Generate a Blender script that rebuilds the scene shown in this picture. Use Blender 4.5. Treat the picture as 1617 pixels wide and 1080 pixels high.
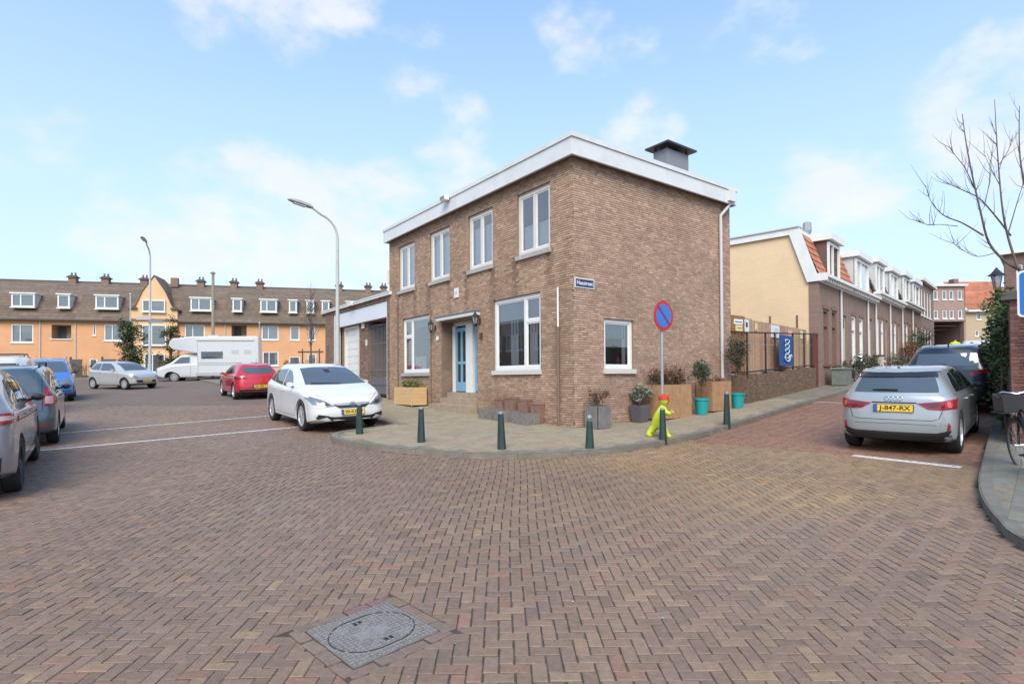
import bpy, bmesh, math, random
import numpy as np
from mathutils import Vector, Matrix, noise
from mathutils.geometry import delaunay_2d_cdt
from mathutils.bvhtree import BVHTree
random.seed(11); rng = np.random.default_rng(5)
for o in list(bpy.data.objects): bpy.data.objects.remove(o)
S = bpy.context.scene
COL = S.collection
rad = math.radians

# ------------------------------------------------------------------ camera
cd = bpy.data.cameras.new('camera'); cam = bpy.data.objects.new('camera', cd); COL.objects.link(cam)
cd.sensor_width = 36; cd.lens = 19.72; cd.shift_y = 0.0279
cd.clip_start = .05; cd.clip_end = 3000
cam.matrix_world = Matrix(((.99998, .00601, 0, 0), (.00008, -.01408, -.9999, 0), (-.00601, .99988, -.01408, 1.65), (0, 0, 0, 1)))
S.camera = cam

# ------------------------------------------------------------------ light
SUN_EL, SUN_AZ = rad(44), rad(184)      # azimuth clockwise from +Y; behind the photographer
W = bpy.data.worlds.new('World'); S.world = W; W.use_nodes = True
nt = W.node_tree; nt.nodes.clear()
def N(t, nt_, **k):
    n = nt_.nodes.new(t)
    for a, b in k.items(): setattr(n, a, b)
    return n
out = N('ShaderNodeOutputWorld', nt); bg = N('ShaderNodeBackground', nt)
sky = N('ShaderNodeTexSky', nt, sky_type='NISHITA', sun_disc=False)
sky.sun_elevation = SUN_EL; sky.sun_rotation = SUN_AZ; sky.air_density = 1.0; sky.dust_density = .6; sky.ozone_density = 2.0; sky.altitude = 0
tc = N('ShaderNodeTexCoord', nt)
# flat cloud layer: direction projected on a plane high above
sep = N('ShaderNodeSeparateXYZ', nt); nt.links.new(tc.outputs['Generated'], sep.inputs[0])
mz = N('ShaderNodeMath', nt, operation='MAXIMUM'); nt.links.new(sep.outputs['Z'], mz.inputs[0]); mz.inputs[1].default_value = .0
mz2 = N('ShaderNodeMath', nt, operation='ADD'); nt.links.new(mz.outputs[0], mz2.inputs[0]); mz2.inputs[1].default_value = .22
dv = N('ShaderNodeVectorMath', nt, operation='DIVIDE'); cmb = N('ShaderNodeCombineXYZ', nt)
for i in range(3): nt.links.new(mz2.outputs[0], cmb.inputs[i])
nt.links.new(tc.outputs['Generated'], dv.inputs[0]); nt.links.new(cmb.outputs[0], dv.inputs[1])
sc = N('ShaderNodeVectorMath', nt, operation='MULTIPLY'); nt.links.new(dv.outputs[0], sc.inputs[0]); sc.inputs[1].default_value = (1.0, 1.0, 1.7)
mp = N('ShaderNodeVectorMath', nt, operation='ADD'); nt.links.new(sc.outputs[0], mp.inputs[0]); mp.inputs[1].default_value = (3.3, 1.2, .4)
n1 = N('ShaderNodeTexNoise', nt); n1.inputs['Scale'].default_value = 1.35; n1.inputs['Detail'].default_value = 9; n1.inputs['Roughness'].default_value = .5
nt.links.new(mp.outputs[0], n1.inputs['Vector'])
# cloud banks standing in given directions (x right, y ahead, z up), radius in radians, weight
CLOUDS = [((-.41, 1, .71), .10, 1.1), ((-.52, 1, .71), .08, 1.1), ((-.31, 1, .71), .08, 1.05), ((-.17, 1, .57), .08, .75), ((-.08, 1, .45), .07, .85), ((-.10, 1, .38), .09, .9), ((-.66, 1, .26), .10, .9), ((-.55, 1, .29), .11, 1), ((-.43, 1, .31), .11, 1), ((-.32, 1, .28), .11, 1), ((-.21, 1, .31), .10, .95),
          ((-.57, 1, .19), .12, .8), ((-.40, 1, .20), .14, .85), ((-.22, 1, .20), .14, .8), ((-.05, 1, .28), .12, .85), ((-.89, 1, .44), .08, .8), ((.13, 1, .63), .08, .65), ((.20, 1, .58), .07, .6), ((.24, 1, .43), .08, .9), ((.46, 1, .68), .10, .75), ((.56, 1, .34), .08, .9), ((.65, 1, .33), .07, .9), ((.86, 1, .47), .11, 1.05), ((.96, 1, .46), .13, 1.1), ((.75, 1, .43), .06, .7), ((.45, 1, .15), .12, .6),
          ((-1.6, .6, .7), .3, .9), ((1.7, .3, .6), .3, .9), ((0, -1, .5), .5, .8), ((-1, -.6, .35), .4, .9), ((1, -.8, .5), .4, .8), ((0, .1, 1), .4, .6)]
acc = None
for c_, r_, w_ in CLOUDS:
    dt = N('ShaderNodeVectorMath', nt, operation='DOT_PRODUCT'); nt.links.new(tc.outputs['Generated'], dt.inputs[0]); dt.inputs[1].default_value = Vector(c_).normalized()
    mr = N('ShaderNodeMapRange', nt, interpolation_type='SMOOTHSTEP'); nt.links.new(dt.outputs['Value'], mr.inputs[0]); mr.inputs[1].default_value = math.cos(r_ * 1.3); mr.inputs[2].default_value = 1; mr.inputs[3].default_value = 0; mr.inputs[4].default_value = w_
    if acc is None: acc = mr.outputs[0]
    else: ad_ = N('ShaderNodeMath', nt, operation='MAXIMUM'); nt.links.new(acc, ad_.inputs[0]); nt.links.new(mr.outputs[0], ad_.inputs[1]); acc = ad_.outputs[0]
nl = N('ShaderNodeTexNoise', nt); nl.inputs['Scale'].default_value = 8; nl.inputs['Detail'].default_value = 9; nl.inputs['Roughness'].default_value = .58; st_ = N('ShaderNodeVectorMath', nt, operation='MULTIPLY'); nt.links.new(tc.outputs['Generated'], st_.inputs[0]); st_.inputs[1].default_value = (1, 1, 1.7); nt.links.new(st_.outputs[0], nl.inputs['Vector'])
ml = N('ShaderNodeMath', nt, operation='MULTIPLY_ADD'); nt.links.new(nl.outputs['Fac'], ml.inputs[0]); ml.inputs[1].default_value = 2.6; ml.inputs[2].default_value = -1.78
ms_ = N('ShaderNodeMath', nt, operation='ADD'); nt.links.new(acc, ms_.inputs[0]); nt.links.new(ml.outputs[0], ms_.inputs[1])
cr = N('ShaderNodeMapRange', nt, interpolation_type='SMOOTHSTEP'); nt.links.new(ms_.outputs[0], cr.inputs[0]); cr.inputs[1].default_value = .0; cr.inputs[2].default_value = .85; cr.inputs[3].default_value = 0; cr.inputs[4].default_value = .82
n2 = N('ShaderNodeTexNoise', nt); n2.inputs['Scale'].default_value = 4; n2.inputs['Detail'].default_value = 6
nt.links.new(mp.outputs[0], n2.inputs['Vector'])
cc = N('ShaderNodeMix', nt, data_type='RGBA'); nt.links.new(n2.outputs['Fac'], cc.inputs[0])
cc.inputs[6].default_value = (5.3, 5.5, 6.0, 1); cc.inputs[7].default_value = (6.2, 6.15, 6.3, 1)
# thin white veil, thicker towards the horizon
vr = N('ShaderNodeMapRange', nt); nt.links.new(sep.outputs['Z'], vr.inputs[0])
vr.inputs[1].default_value = 0; vr.inputs[2].default_value = .60; vr.inputs[3].default_value = 1.0; vr.inputs[4].default_value = .26
mv = N('ShaderNodeMix', nt, data_type='RGBA'); nt.links.new(vr.outputs[0], mv.inputs[0]); mv.inputs[7].default_value = (4.75, 5.35, 5.9, 1)
gn = N('ShaderNodeMix', nt, data_type='RGBA', blend_type='MULTIPLY'); gn.inputs[0].default_value = 1
nt.links.new(sky.outputs[0], gn.inputs[6]); gn.inputs[7].default_value = (1.2, 1.85, 2.3, 1)
nt.links.new(gn.outputs[2], mv.inputs[6])
mc = N('ShaderNodeMix', nt, data_type='RGBA'); nt.links.new(cr.outputs[0], mc.inputs[0]); nt.links.new(mv.outputs[2], mc.inputs[6]); nt.links.new(cc.outputs[2], mc.inputs[7])
nt.links.new(mc.outputs[2], bg.inputs[0]); bg.inputs[1].default_value = .10
nt.links.new(bg.outputs[0], out.inputs[0])
sl = bpy.data.lights.new('sun', 'SUN'); sl.energy = 2.2; sl.angle = rad(38); sl.color = (1, .91, .77)
so = bpy.data.objects.new('sun', sl); COL.objects.link(so)
sd = Vector((math.sin(SUN_AZ) * math.cos(SUN_EL), math.cos(SUN_AZ) * math.cos(SUN_EL), math.sin(SUN_EL)))
so.rotation_euler = sd.to_track_quat('Z', 'Y').to_euler(); so.location = (0, -20, 40)
S.view_settings.view_transform = 'Standard'; S.view_settings.look = 'None'; S.view_settings.gamma = 1; S.view_settings.use_curve_mapping = False
S.view_settings.exposure = 0.74

# ------------------------------------------------------------------ geometry of the place
def gz(x, y): return .045 * (min(y, 48) - 3) + .012 * max(y - 48, 0) + .036 * min(max(x - 3, 0), 40)
U = Vector((-.5972, .8021, 0)); V = Vector((.8021, .5972, 0)); ZV = Vector((0, 0, 1))
C0 = Vector((1.39, 12.6, 0))
SD = Vector((.6947, .7193, 0))         # direction of the side street
W0 = Vector((7.10, 16.77, 0))
GROUND_N = Vector((-.018, -.045, 1)).normalized()

# ------------------------------------------------------------------ materials
MATS = {}
def mat(name, col=(.5, .5, .5), rough=.6, metal=0, attr=False, var=0, vscale=6, bump=0, bscale=40, coat=0, spec=.5, emit=None, dirt=None, dscale=1.2, alpha=None):
    if name in MATS: return MATS[name]
    m = bpy.data.materials.new(name); m.use_nodes = True; t = m.node_tree; b = t.nodes['Principled BSDF']
    b.inputs['Roughness'].default_value = rough; b.inputs['Metallic'].default_value = metal
    b.inputs['Specular IOR Level'].default_value = spec
    b.inputs['Coat Weight'].default_value = coat; b.inputs['Coat Roughness'].default_value = .04
    b.inputs['Base Color'].default_value = (*col, 1)
    if emit: b.inputs['Emission Color'].default_value = (*emit, 1); b.inputs['Emission Strength'].default_value = 1
    src = None
    geo = N('ShaderNodeNewGeometry', t)
    if attr:
        a = N('ShaderNodeAttribute', t); a.attribute_name = 'col'; src = a.outputs['Color']
    if var or dirt:
        if src is None:
            r = N('ShaderNodeRGB', t); r.outputs[0].default_value = (*col, 1); src = r.outputs[0]
    if var:
        n = N('ShaderNodeTexNoise', t); n.inputs['Scale'].default_value = vscale; n.inputs['Detail'].default_value = 8; n.inputs['Roughness'].default_value = .65
        t.links.new(geo.outputs['Position'], n.inputs['Vector'])
        mr = N('ShaderNodeMapRange', t); t.links.new(n.outputs['Fac'], mr.inputs[0]); mr.inputs[1].default_value = .3; mr.inputs[2].default_value = .7
        mr.inputs[3].default_value = 1 - var; mr.inputs[4].default_value = 1 + var
        x = N('ShaderNodeVectorMath', t, operation='SCALE'); t.links.new(src, x.inputs[0]); t.links.new(mr.outputs[0], x.inputs['Scale']); src = x.outputs[0]
    if dirt:
        n = N('ShaderNodeTexNoise', t); n.inputs['Scale'].default_value = dscale; n.inputs['Detail'].default_value = 7; n.inputs['Roughness'].default_value = .6
        t.links.new(geo.outputs['Position'], n.inputs['Vector'])
        rp = N('ShaderNodeMapRange', t); t.links.new(n.outputs['Fac'], rp.inputs[0]); rp.inputs[1].default_value = .48; rp.inputs[2].default_value = .68
        rp.inputs[3].default_value = 0; rp.inputs[4].default_value = dirt[3]
        x = N('ShaderNodeMix', t, data_type='RGBA'); t.links.new(rp.outputs[0], x.inputs[0]); t.links.new(src, x.inputs[6]); x.inputs[7].default_value = (*dirt[:3], 1); src = x.outputs[2]
    if src is not None: t.links.new(src, b.inputs['Base Color'])
    if bump:
        n = N('ShaderNodeTexNoise', t); n.inputs['Scale'].default_value = bscale; n.inputs['Detail'].default_value = 5
        t.links.new(geo.outputs['Position'], n.inputs['Vector'])
        bp = N('ShaderNodeBump', t); bp.inputs['Strength'].default_value = bump; bp.inputs['Distance'].default_value = .01
        t.links.new(n.outputs['Fac'], bp.inputs['Height']); t.links.new(bp.outputs[0], b.inputs['Normal'])
    MATS[name] = m; return m
def glass(name, tint=(.08, .09, .09), trans=.90, rough=.02):
    if name in MATS: return MATS[name]
    m = bpy.data.materials.new(name); m.use_nodes = True; t = m.node_tree; t.nodes.clear()
    o = N('ShaderNodeOutputMaterial', t); tr = N('ShaderNodeBsdfTransparent', t); gl = N('ShaderNodeBsdfGlossy', t); df = N('ShaderNodeBsdfDiffuse', t)
    gl.inputs['Roughness'].default_value = rough; df.inputs[0].default_value = (*tint, 1); gl.inputs[0].default_value = (.95, .97, 1, 1)
    m1 = N('ShaderNodeMixShader', t); m1.inputs[0].default_value = trans; t.links.new(df.outputs[0], m1.inputs[1]); t.links.new(tr.outputs[0], m1.inputs[2])
    fr = N('ShaderNodeFresnel', t); fr.inputs[0].default_value = 1.5
    ad = N('ShaderNodeMath', t, operation='MULTIPLY_ADD'); t.links.new(fr.outputs[0], ad.inputs[0]); ad.inputs[1].default_value = 2.2; ad.inputs[2].default_value = .10
    m2 = N('ShaderNodeMixShader', t); t.links.new(ad.outputs[0], m2.inputs[0]); t.links.new(m1.outputs[0], m2.inputs[1]); t.links.new(gl.outputs[0], m2.inputs[2])
    t.links.new(m2.outputs[0], o.inputs[0]); MATS[name] = m; return m
def brickmat(name, c1, c2, mortar, w=.22, h=.0625, ang=0.0, rough=.85, var=.15, horiz=False):
    """brick texture for walls too far away for single bricks; ang = heading of the wall"""
    m = bpy.data.materials.new(name); m.use_nodes = True; t = m.node_tree; b = t.nodes['Principled BSDF']
    geo = N('ShaderNodeNewGeometry', t); s = N('ShaderNodeSeparateXYZ', t); t.links.new(geo.outputs['Position'], s.inputs[0])
    d = N('ShaderNodeVectorMath', t, operation='DOT_PRODUCT'); t.links.new(geo.outputs['Position'], d.inputs[0]); d.inputs[1].default_value = (math.sin(ang), math.cos(ang), 0)
    c = N('ShaderNodeCombineXYZ', t)
    t.links.new(d.outputs['Value'], c.inputs[0])
    if horiz:
        e = N('ShaderNodeVectorMath', t, operation='DOT_PRODUCT'); t.links.new(geo.outputs['Position'], e.inputs[0]); e.inputs[1].default_value = (math.cos(ang), -math.sin(ang), 0); t.links.new(e.outputs['Value'], c.inputs[1])
    else: t.links.new(s.outputs['Z'], c.inputs[1])
    k = N('ShaderNodeTexBrick', t); t.links.new(c.outputs[0], k.inputs['Vector']); k.inputs['Scale'].default_value = 1
    k.inputs['Brick Width'].default_value = w; k.inputs['Row Height'].default_value = h; k.inputs['Mortar Size'].default_value = .006
    k.inputs['Color1'].default_value = (*c1, 1); k.inputs['Color2'].default_value = (*c2, 1); k.inputs['Mortar'].default_value = (*mortar, 1)
    n = N('ShaderNodeTexNoise', t); n.inputs['Scale'].default_value = 1.1; n.inputs['Detail'].default_value = 9; n.inputs['Roughness'].default_value = .7; t.links.new(geo.outputs['Position'], n.inputs['Vector'])
    mr = N('ShaderNodeMapRange', t); t.links.new(n.outputs['Fac'], mr.inputs[0]); mr.inputs[1].default_value = .3; mr.inputs[2].default_value = .7; mr.inputs[3].default_value = 1 - var; mr.inputs[4].default_value = 1 + var
    x = N('ShaderNodeVectorMath', t, operation='SCALE'); t.links.new(k.outputs['Color'], x.inputs[0]); t.links.new(mr.outputs[0], x.inputs['Scale'])
    t.links.new(x.outputs[0], b.inputs['Base Color']); b.inputs['Roughness'].default_value = rough
    bp = N('ShaderNodeBump', t); bp.inputs['Strength'].default_value = .5; bp.inputs['Distance'].default_value = .008; bp.invert = True
    t.links.new(k.outputs['Fac'], bp.inputs['Height']); t.links.new(bp.outputs[0], b.inputs['Normal'])
    MATS[name] = m; return m

# ------------------------------------------------------------------ mesh helpers
class MB:
    def __init__(s): s.v = []; s.f = []; s.c = []; s.mi = []
    def add(s, vs, fs, col=None, mi=0):
        b = len(s.v); s.v += [tuple(p) for p in vs]; s.f += [tuple(i + b for i in f) for f in fs]
        s.c += [col or (1, 1, 1)] * len(vs); s.mi += [mi] * len(fs)
    def quad(s, a, b, c, d, col=None, mi=0): s.add([a, b, c, d], [(0, 1, 2, 3)], col, mi)
    def box(s, P, a, b, c, col=None, mi=0, skip=()):
        """corner P with edge vectors a,b,c (right handed)"""
        P, a, b, c = Vector(P), Vector(a), Vector(b), Vector(c)
        vs = [P, P + a, P + a + b, P + b, P + c, P + a + c, P + a + b + c, P + b + c]
        fs = [(0, 3, 2, 1), (4, 5, 6, 7), (0, 1, 5, 4), (1, 2, 6, 5), (2, 3, 7, 6), (3, 0, 4, 7)]
        if a.cross(b).dot(c) < 0: fs = [tuple(reversed(f)) for f in fs]
        s.add(vs, [f for i, f in enumerate(fs) if i not in skip], col, mi)
    def cbox(s, P, sx, sy, sz, rz=0, col=None, mi=0):
        a = Vector((math.cos(rz), math.sin(rz), 0)) * sx; b = Vector((-math.sin(rz), math.cos(rz), 0)) * sy
        s.box(Vector(P) - a / 2 - b / 2, a, b, Vector((0, 0, sz)), col, mi)
    def tube(s, pts, r, n=8, col=None, cap=True, mi=0):
        pts = [Vector(p) for p in pts]; rs = r if isinstance(r, (list, tuple)) else [r] * len(pts)
        rings = []; vs = []; fs = []
        t0 = (pts[1] - pts[0]).normalized(); up = Vector((0, 0, 1)) if abs(t0.z) < .9 else Vector((1, 0, 0))
        u = t0.cross(up).normalized()
        for i, p in enumerate(pts):
            t = (pts[min(i + 1, len(pts) - 1)] - pts[max(i - 1, 0)]).normalized()
            u = (u - t * u.dot(t)); u = u.normalized() if u.length > 1e-6 else t.orthogonal().normalized(); w = t.cross(u)
            for k in range(n):
                a = 2 * math.pi * k / n; vs.append(p + (u * math.cos(a) + w * math.sin(a)) * rs[i])
        for i in range(len(pts) - 1):
            for k in range(n): fs.append((i * n + k, i * n + (k + 1) % n, (i + 1) * n + (k + 1) % n, (i + 1) * n + k))
        if cap: fs.append(tuple(reversed(range(n)))); fs.append(tuple((len(pts) - 1) * n + k for k in range(n)))
        s.add(vs, fs, col, mi)
    def lathe(s, prof, M=None, n=16, col=None, mi=0, sx=1, sy=1, cap=True):
        """profile (r,z) about z, transformed by M"""
        M = M or Matrix(); vs = []; fs = []
        for r, z in prof:
            for k in range(n):
                a = 2 * math.pi * k / n; vs.append(M @ Vector((r * math.cos(a) * sx, r * math.sin(a) * sy, z)))
        for i in range(len(prof) - 1):
            for k in range(n): fs.append((i * n + k, i * n + (k + 1) % n, (i + 1) * n + (k + 1) % n, (i + 1) * n + k))
        if cap and prof[0][0] > 1e-5: fs.append(tuple(reversed(range(n))))
        if cap and prof[-1][0] > 1e-5: fs.append(tuple((len(prof) - 1) * n + k for k in range(n)))
        s.add(vs, fs, col, mi)
    def poly(s, pts, depthvec, col=None, mi=0):
        """prism from a planar outline"""
        n = len(pts); P = [Vector(p) for p in pts]; Q = [p + Vector(depthvec) for p in P]
        s.add(P + Q, [tuple(range(n)), tuple(reversed(range(n, 2 * n)))] + [((i + 1) % n, i, n + i, n + (i + 1) % n) for i in range(n)], col, mi)
def wm(o):
    M = o.matrix_basis.copy()
    while o.parent: o = o.parent; M = o.matrix_basis @ M
    return M
def tag(o, label=None, cat=None, group=None, kind=None):
    if label: o['label'] = label
    if cat: o['category'] = cat
    if group: o['group'] = group
    if kind: o['kind'] = kind
    return o
def thing(name, label, cat, loc=(0, 0, 0), rz=0, group=None):
    o = bpy.data.objects.new(name, None); COL.objects.link(o); o.location = loc; o.rotation_euler = (0, 0, rz); o.empty_display_size = .2
    return tag(o, label, cat, group)
def mesh_from(name, mb, mats, smooth=False):
    me = bpy.data.meshes.new(name); me.from_pydata([tuple(v) for v in mb.v], [], mb.f)
    mats = mats if isinstance(mats, (list, tuple)) else [mats]
    for m in mats: me.materials.append(m)
    if any(mb.mi): me.polygons.foreach_set('material_index', mb.mi)
    if any(c != (1, 1, 1) for c in mb.c):
        a = me.color_attributes.new('col', 'FLOAT_COLOR', 'POINT'); arr = np.ones((len(mb.v), 4), 'f'); arr[:, :3] = mb.c; a.data.foreach_set('color', arr.ravel())
    if smooth:
        me.shade_smooth()
        try: me.set_sharp_from_angle(angle=rad(38))
        except Exception: pass
    me.update(); return me
def build(mb, name, mats, parent=None, local=False, smooth=False, kind=None, label=None):
    if parent is not None and not local:
        I = wm(parent).inverted(); mb.v = [tuple(I @ Vector(p)) for p in mb.v]
    me = mesh_from(name, mb, mats, smooth); o = bpy.data.objects.new(name, me); COL.objects.link(o)
    if parent is not None: o.parent = parent
    if kind: o['kind'] = kind
    if label: o['label'] = label
    return o
def put(me, name, parent, M):
    o = bpy.data.objects.new(name, me); COL.objects.link(o)
    if parent is not None: o.parent = parent; o.matrix_basis = wm(parent).inverted() @ M
    else: o.matrix_basis = M
    return o
def children(o): return [c for c in bpy.data.objects if c.parent == o]
def copy_tree(o, parent=None):
    kids = [(c, [g for g in c.children]) for c in o.children]
    c = o.copy(); COL.objects.link(c)
    for ch, gs in kids:
        d = ch.copy(); COL.objects.link(d); d.parent = c
        for g in gs:
            e = g.copy(); COL.objects.link(e); e.parent = d
    return c
def evalmesh(ob):
    dg = bpy.context.evaluated_depsgraph_get(); return bpy.data.meshes.new_from_object(ob.evaluated_get(dg))
def text_mesh(s, size, extr=.001, bold=0.0):
    cu = bpy.data.curves.new('txt', 'FONT'); cu.body = s; cu.size = size; cu.align_x = 'CENTER'; cu.align_y = 'CENTER'; cu.extrude = extr; cu.offset = bold; cu.resolution_u = 3
    ob = bpy.data.objects.new('txt', cu); COL.objects.link(ob); me = evalmesh(ob); bpy.data.objects.remove(ob); return me
def lettering(s, size, M, parent, material, name='lettering', fit=None, bold=.0):
    me = text_mesh(s, size, .0012, bold); me.name = name; me.materials.clear(); me.materials.append(material)
    if fit and len(me.vertices):
        xs = [v.co.x for v in me.vertices]; k = fit / (max(xs) - min(xs)); me.transform(Matrix.Diagonal((k, 1, 1, 1)))
    return put(me, name, parent, M)
def frameM(P, right, up):
    r = Vector(right).normalized(); u = Vector(up).normalized(); n = r.cross(u)
    M = Matrix.Identity(4)
    for i, c in enumerate((r, u, n)):
        for k in range(3): M[k][i] = c[k]
    M.translation = P; return M
class Face:
    """a vertical plane: origin, direction along it (t), outward normal (d)"""
    def __init__(s, O, d, outn): s.O = Vector((O[0], O[1], 0)); s.d = Vector(d).normalized(); s.n = Vector(outn).normalized()
    def P(s, t, z, d=0): return s.O + s.d * t + s.n * d + ZV * z
    def box(s, mb, t0, t1, z0, z1, d0, d1, col=None, mi=0): mb.box(s.P(t0, z0, d0), s.d * (t1 - t0), s.n * (d1 - d0), ZV * (z1 - z0), col, mi)
    def quad(s, mb, t0, t1, z0, z1, d):
        q = [s.P(t0, z0, d), s.P(t1, z0, d), s.P(t1, z1, d), s.P(t0, z1, d)]
        if (q[1] - q[0]).cross(q[2] - q[0]).dot(s.n) < 0: q = q[::-1]
        mb.add(q, [(0, 1, 2, 3)])
    def M(s, t, z, d=0):
        """matrix with x to the viewer's right, y up, z outward"""
        r = ZV.cross(s.n); return frameM(s.P(t, z, d), r, ZV)
FL = Face(C0, U, (-.8021, -.5972, 0))         # left (long) facade of the corner house
FR = Face(C0, V, (.5972, -.8021, 0))          # right facade

WHITE = mat('white_paint', (.78, .76, .71), .45, var=.06, vscale=3)
CREAM = mat('cream_paint', (.70, .64, .55), .5, var=.07, vscale=3)
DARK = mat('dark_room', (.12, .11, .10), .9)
BLACK = mat('black_plastic', (.018, .018, .02), .55, var=.2, vscale=9)
GLASS = glass('window_glass')
GLASSD = glass('far_window_glass', (.14, .16, .17), .35)
CONC = mat('sill_concrete', (.42, .39, .35), .85, var=.18, vscale=7, bump=.3)
ZINC = mat('grey_pipe', (.50, .49, .48), .45, .3, var=.1)
BRK = mat('brick_face', attr=True, rough=.88, var=.22, vscale=26, bump=.5, bscale=70, spec=.25, dirt=(.18, .13, .09, .30), dscale=.75)
MORTAR = mat('mortar', (.17, .13, .095), .95, var=.2, vscale=18, bump=.4, spec=.2)
CURT = mat('net_curtain', (.82, .80, .76), .9, var=.05)

# ================================================================== GROUND
def clip(poly, a, b, c):
    """Sutherland-Hodgman: keep a*x+b*y<=c"""
    o = []
    for i in range(len(poly)):
        p, q = poly[i], poly[(i + 1) % len(poly)]; dp = a * p[0] + b * p[1] - c; dq = a * q[0] + b * q[1] - c
        if dp <= 0: o.append(p)
        if dp * dq < 0: k = dp / (dp - dq); o.append((p[0] + (q[0] - p[0]) * k, p[1] + (q[1] - p[1]) * k))
    return o
def sheet(name, poly, off, material, kind='structure', thick=None, parent=None):
    """flat-ish sheet that follows the ground, cut where the ground changes slope"""
    tris = []
    co = [Vector((p[0], p[1])) for p in poly]
    r = delaunay_2d_cdt(co, [], [list(range(len(co)))], 1, 1e-5)
    mb = MB()
    for f in r[2]:
        P = [(r[0][i].x, r[0][i].y) for i in f]
        for xa, xb in ((-1e4, 3), (3, 43), (43, 1e4)):
            for ya, yb in ((-1e4, 48), (48, 1e4)):
                Q = clip(clip(clip(clip(P, -1, 0, -xa), 1, 0, xb), 0, -1, -ya), 0, 1, yb)
                if len(Q) >= 3:
                    ar = sum(Q[i][0] * Q[(i + 1) % len(Q)][1] - Q[(i + 1) % len(Q)][0] * Q[i][1] for i in range(len(Q)))
                    if abs(ar) < 1e-6: continue
                    if ar < 0: Q = Q[::-1]
                    mb.add([(x, y, gz(x, y) + off) for x, y in Q], [tuple(range(len(Q)))])
    o = build(mb, name, material, parent, kind=kind); return o
def catmull(pts, n=6):
    o = []
    P = [pts[0]] + list(pts) + [pts[-1]]
    for i in range(1, len(P) - 2):
        for k in range(n):
            t = k / n; a, b, c, d = [Vector(P[i + j]) for j in (-1, 0, 1, 2)]
            o.append(.5 * ((2 * b) + (c - a) * t + (2 * a - 5 * b + 4 * c - d) * t * t + (3 * b - a - 3 * c + d) * t ** 3))
    o.append(Vector(P[-2])); return o
def inside(poly, x, y):
    c = False; j = len(poly) - 1
    for i in range(len(poly)):
        xi, yi = poly[i][0], poly[i][1]; xj, yj = poly[j][0], poly[j][1]
        if (yi > y) != (yj > y) and x < (xj - xi) * (y - yi) / (yj - yi) + xi: c = not c
        j = i
    return c
GRASS = mat('rough_grass', (.085, .10, .04), .95, var=.35, vscale=3, bump=.5)
sheet('ground', [(-900, -60), (900, -60), (900, 1600), (-900, 1600)], -.12, mat('soil', (.12, .105, .075), .95, var=.3, vscale=.4))
ROADX = [(-45, -12), (12, -12), (12, 20), (12, 20), (-60, 20)]
SANDJ = mat('joint_sand', (.07, .055, .042), .95, var=.35, vscale=14, dirt=(.06, .075, .03, .7), dscale=3)
NEARY = 20.0
road = sheet('road', [(-40, -14), (30, -14), (30, NEARY), (-40, NEARY)], -.007, SANDJ)
FARROAD = brickmat('far_road_bricks', (.215, .162, .132), (.185, .138, .112), (.13, .095, .075), .21, .105, rad(44), .7, .12, True)
FARROAD.node_tree.nodes['Principled BSDF'].inputs['Specular IOR Level'].default_value = .12; FARROAD.node_tree.nodes['Principled BSDF'].inputs['Roughness'].default_value = .9
sheet('far_road', [(-140, NEARY), (80, NEARY), (80, 130), (-140, 130)], -.001, FARROAD)

# kerbs -------------------------------------------------------------
K_corner = catmull([(-2.80, 13.62), (-3.35, 12.90), (-3.80, 12.24), (-3.78, 11.72), (-3.34, 11.05), (-2.44, 10.38), (-1.4, 9.82), (-.5, 9.52), (.44, 9.52), (1.57, 9.86), (2.63, 10.55), (3.76, 11.46), (4.83, 12.52), (6.23, 14.02), (7.74, 15.62), (9.8, 17.76), (14.58, 22.75)], 5)
K_left = [Vector((-2.80 - .5972 * t, 13.62 + .8021 * t)) for t in (33, 26, 20, 14, 8, 4)]
K1 = K_left + K_corner + [Vector((14.58 + .6947 * t, 22.75 + .7193 * t)) for t in (6, 14, 24, 38)]
poly1 = [tuple(p) for p in K1] + [(36, 60), (-10, 60)]
K2c = catmull([(4.9, -6), (4.55, -2), (4.36, 1.5), (4.30, 3.6), (4.44, 4.89), (4.71, 5.47), (5.15, 6.17), (5.74, 6.93), (6.73, 8.04), (8.17, 9.64), (10.71, 12.4)], 5)
K2 = K2c + [Vector((10.71 + .6947 * t, 12.4 + .7193 * t)) for t in (6, 14, 24, 38)]
poly2 = [tuple(p) for p in K2] + [(60, 40), (30, 10), (14, -6)]
LK0 = Vector((-8.95, 6.6))   # left parking kerb, parallel to the long facade
K3 = [LK0 + Vector((U.x, U.y)) * t for t in (-12, 0, 12, 24, 33)]
poly3 = [tuple(p) for p in K3] + [(-80, 34), (-60, -8)]
K4 = [Vector((-95, 43.2)), Vector((-60, 42.6)), Vector((-35, 42.2)), Vector((-12, 42.6)), Vector((0, 44))]
poly4 = [tuple(p) for p in K4] + [(10, 80), (-120, 80)]
PAVB = mat('paving_bed', (.21, .175, .125), .95, var=.25, vscale=9, dirt=(.09, .10, .04, .5), dscale=2)
PAVE = mat('paving_tile', attr=True, rough=.85, var=.16, vscale=9, bump=.35, bscale=60, spec=.3, dirt=(.26, .22, .15, .30), dscale=.8)
KERB = mat('kerb_concrete', (.225, .20, .165), .85, var=.2, vscale=5, bump=.4, dirt=(.14, .13, .08, .5))
pavement = sheet('pavement', poly1, .094, PAVB)
pavement_b = sheet('pavement', poly2, .094, PAVB)
pavement_c = sheet('pavement', poly3, .10, mat('grey_slab', (.30, .27, .23), .9, var=.2, vscale=4, bump=.3))
verge = sheet('grass_verge', poly4, .10, GRASS)
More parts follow.
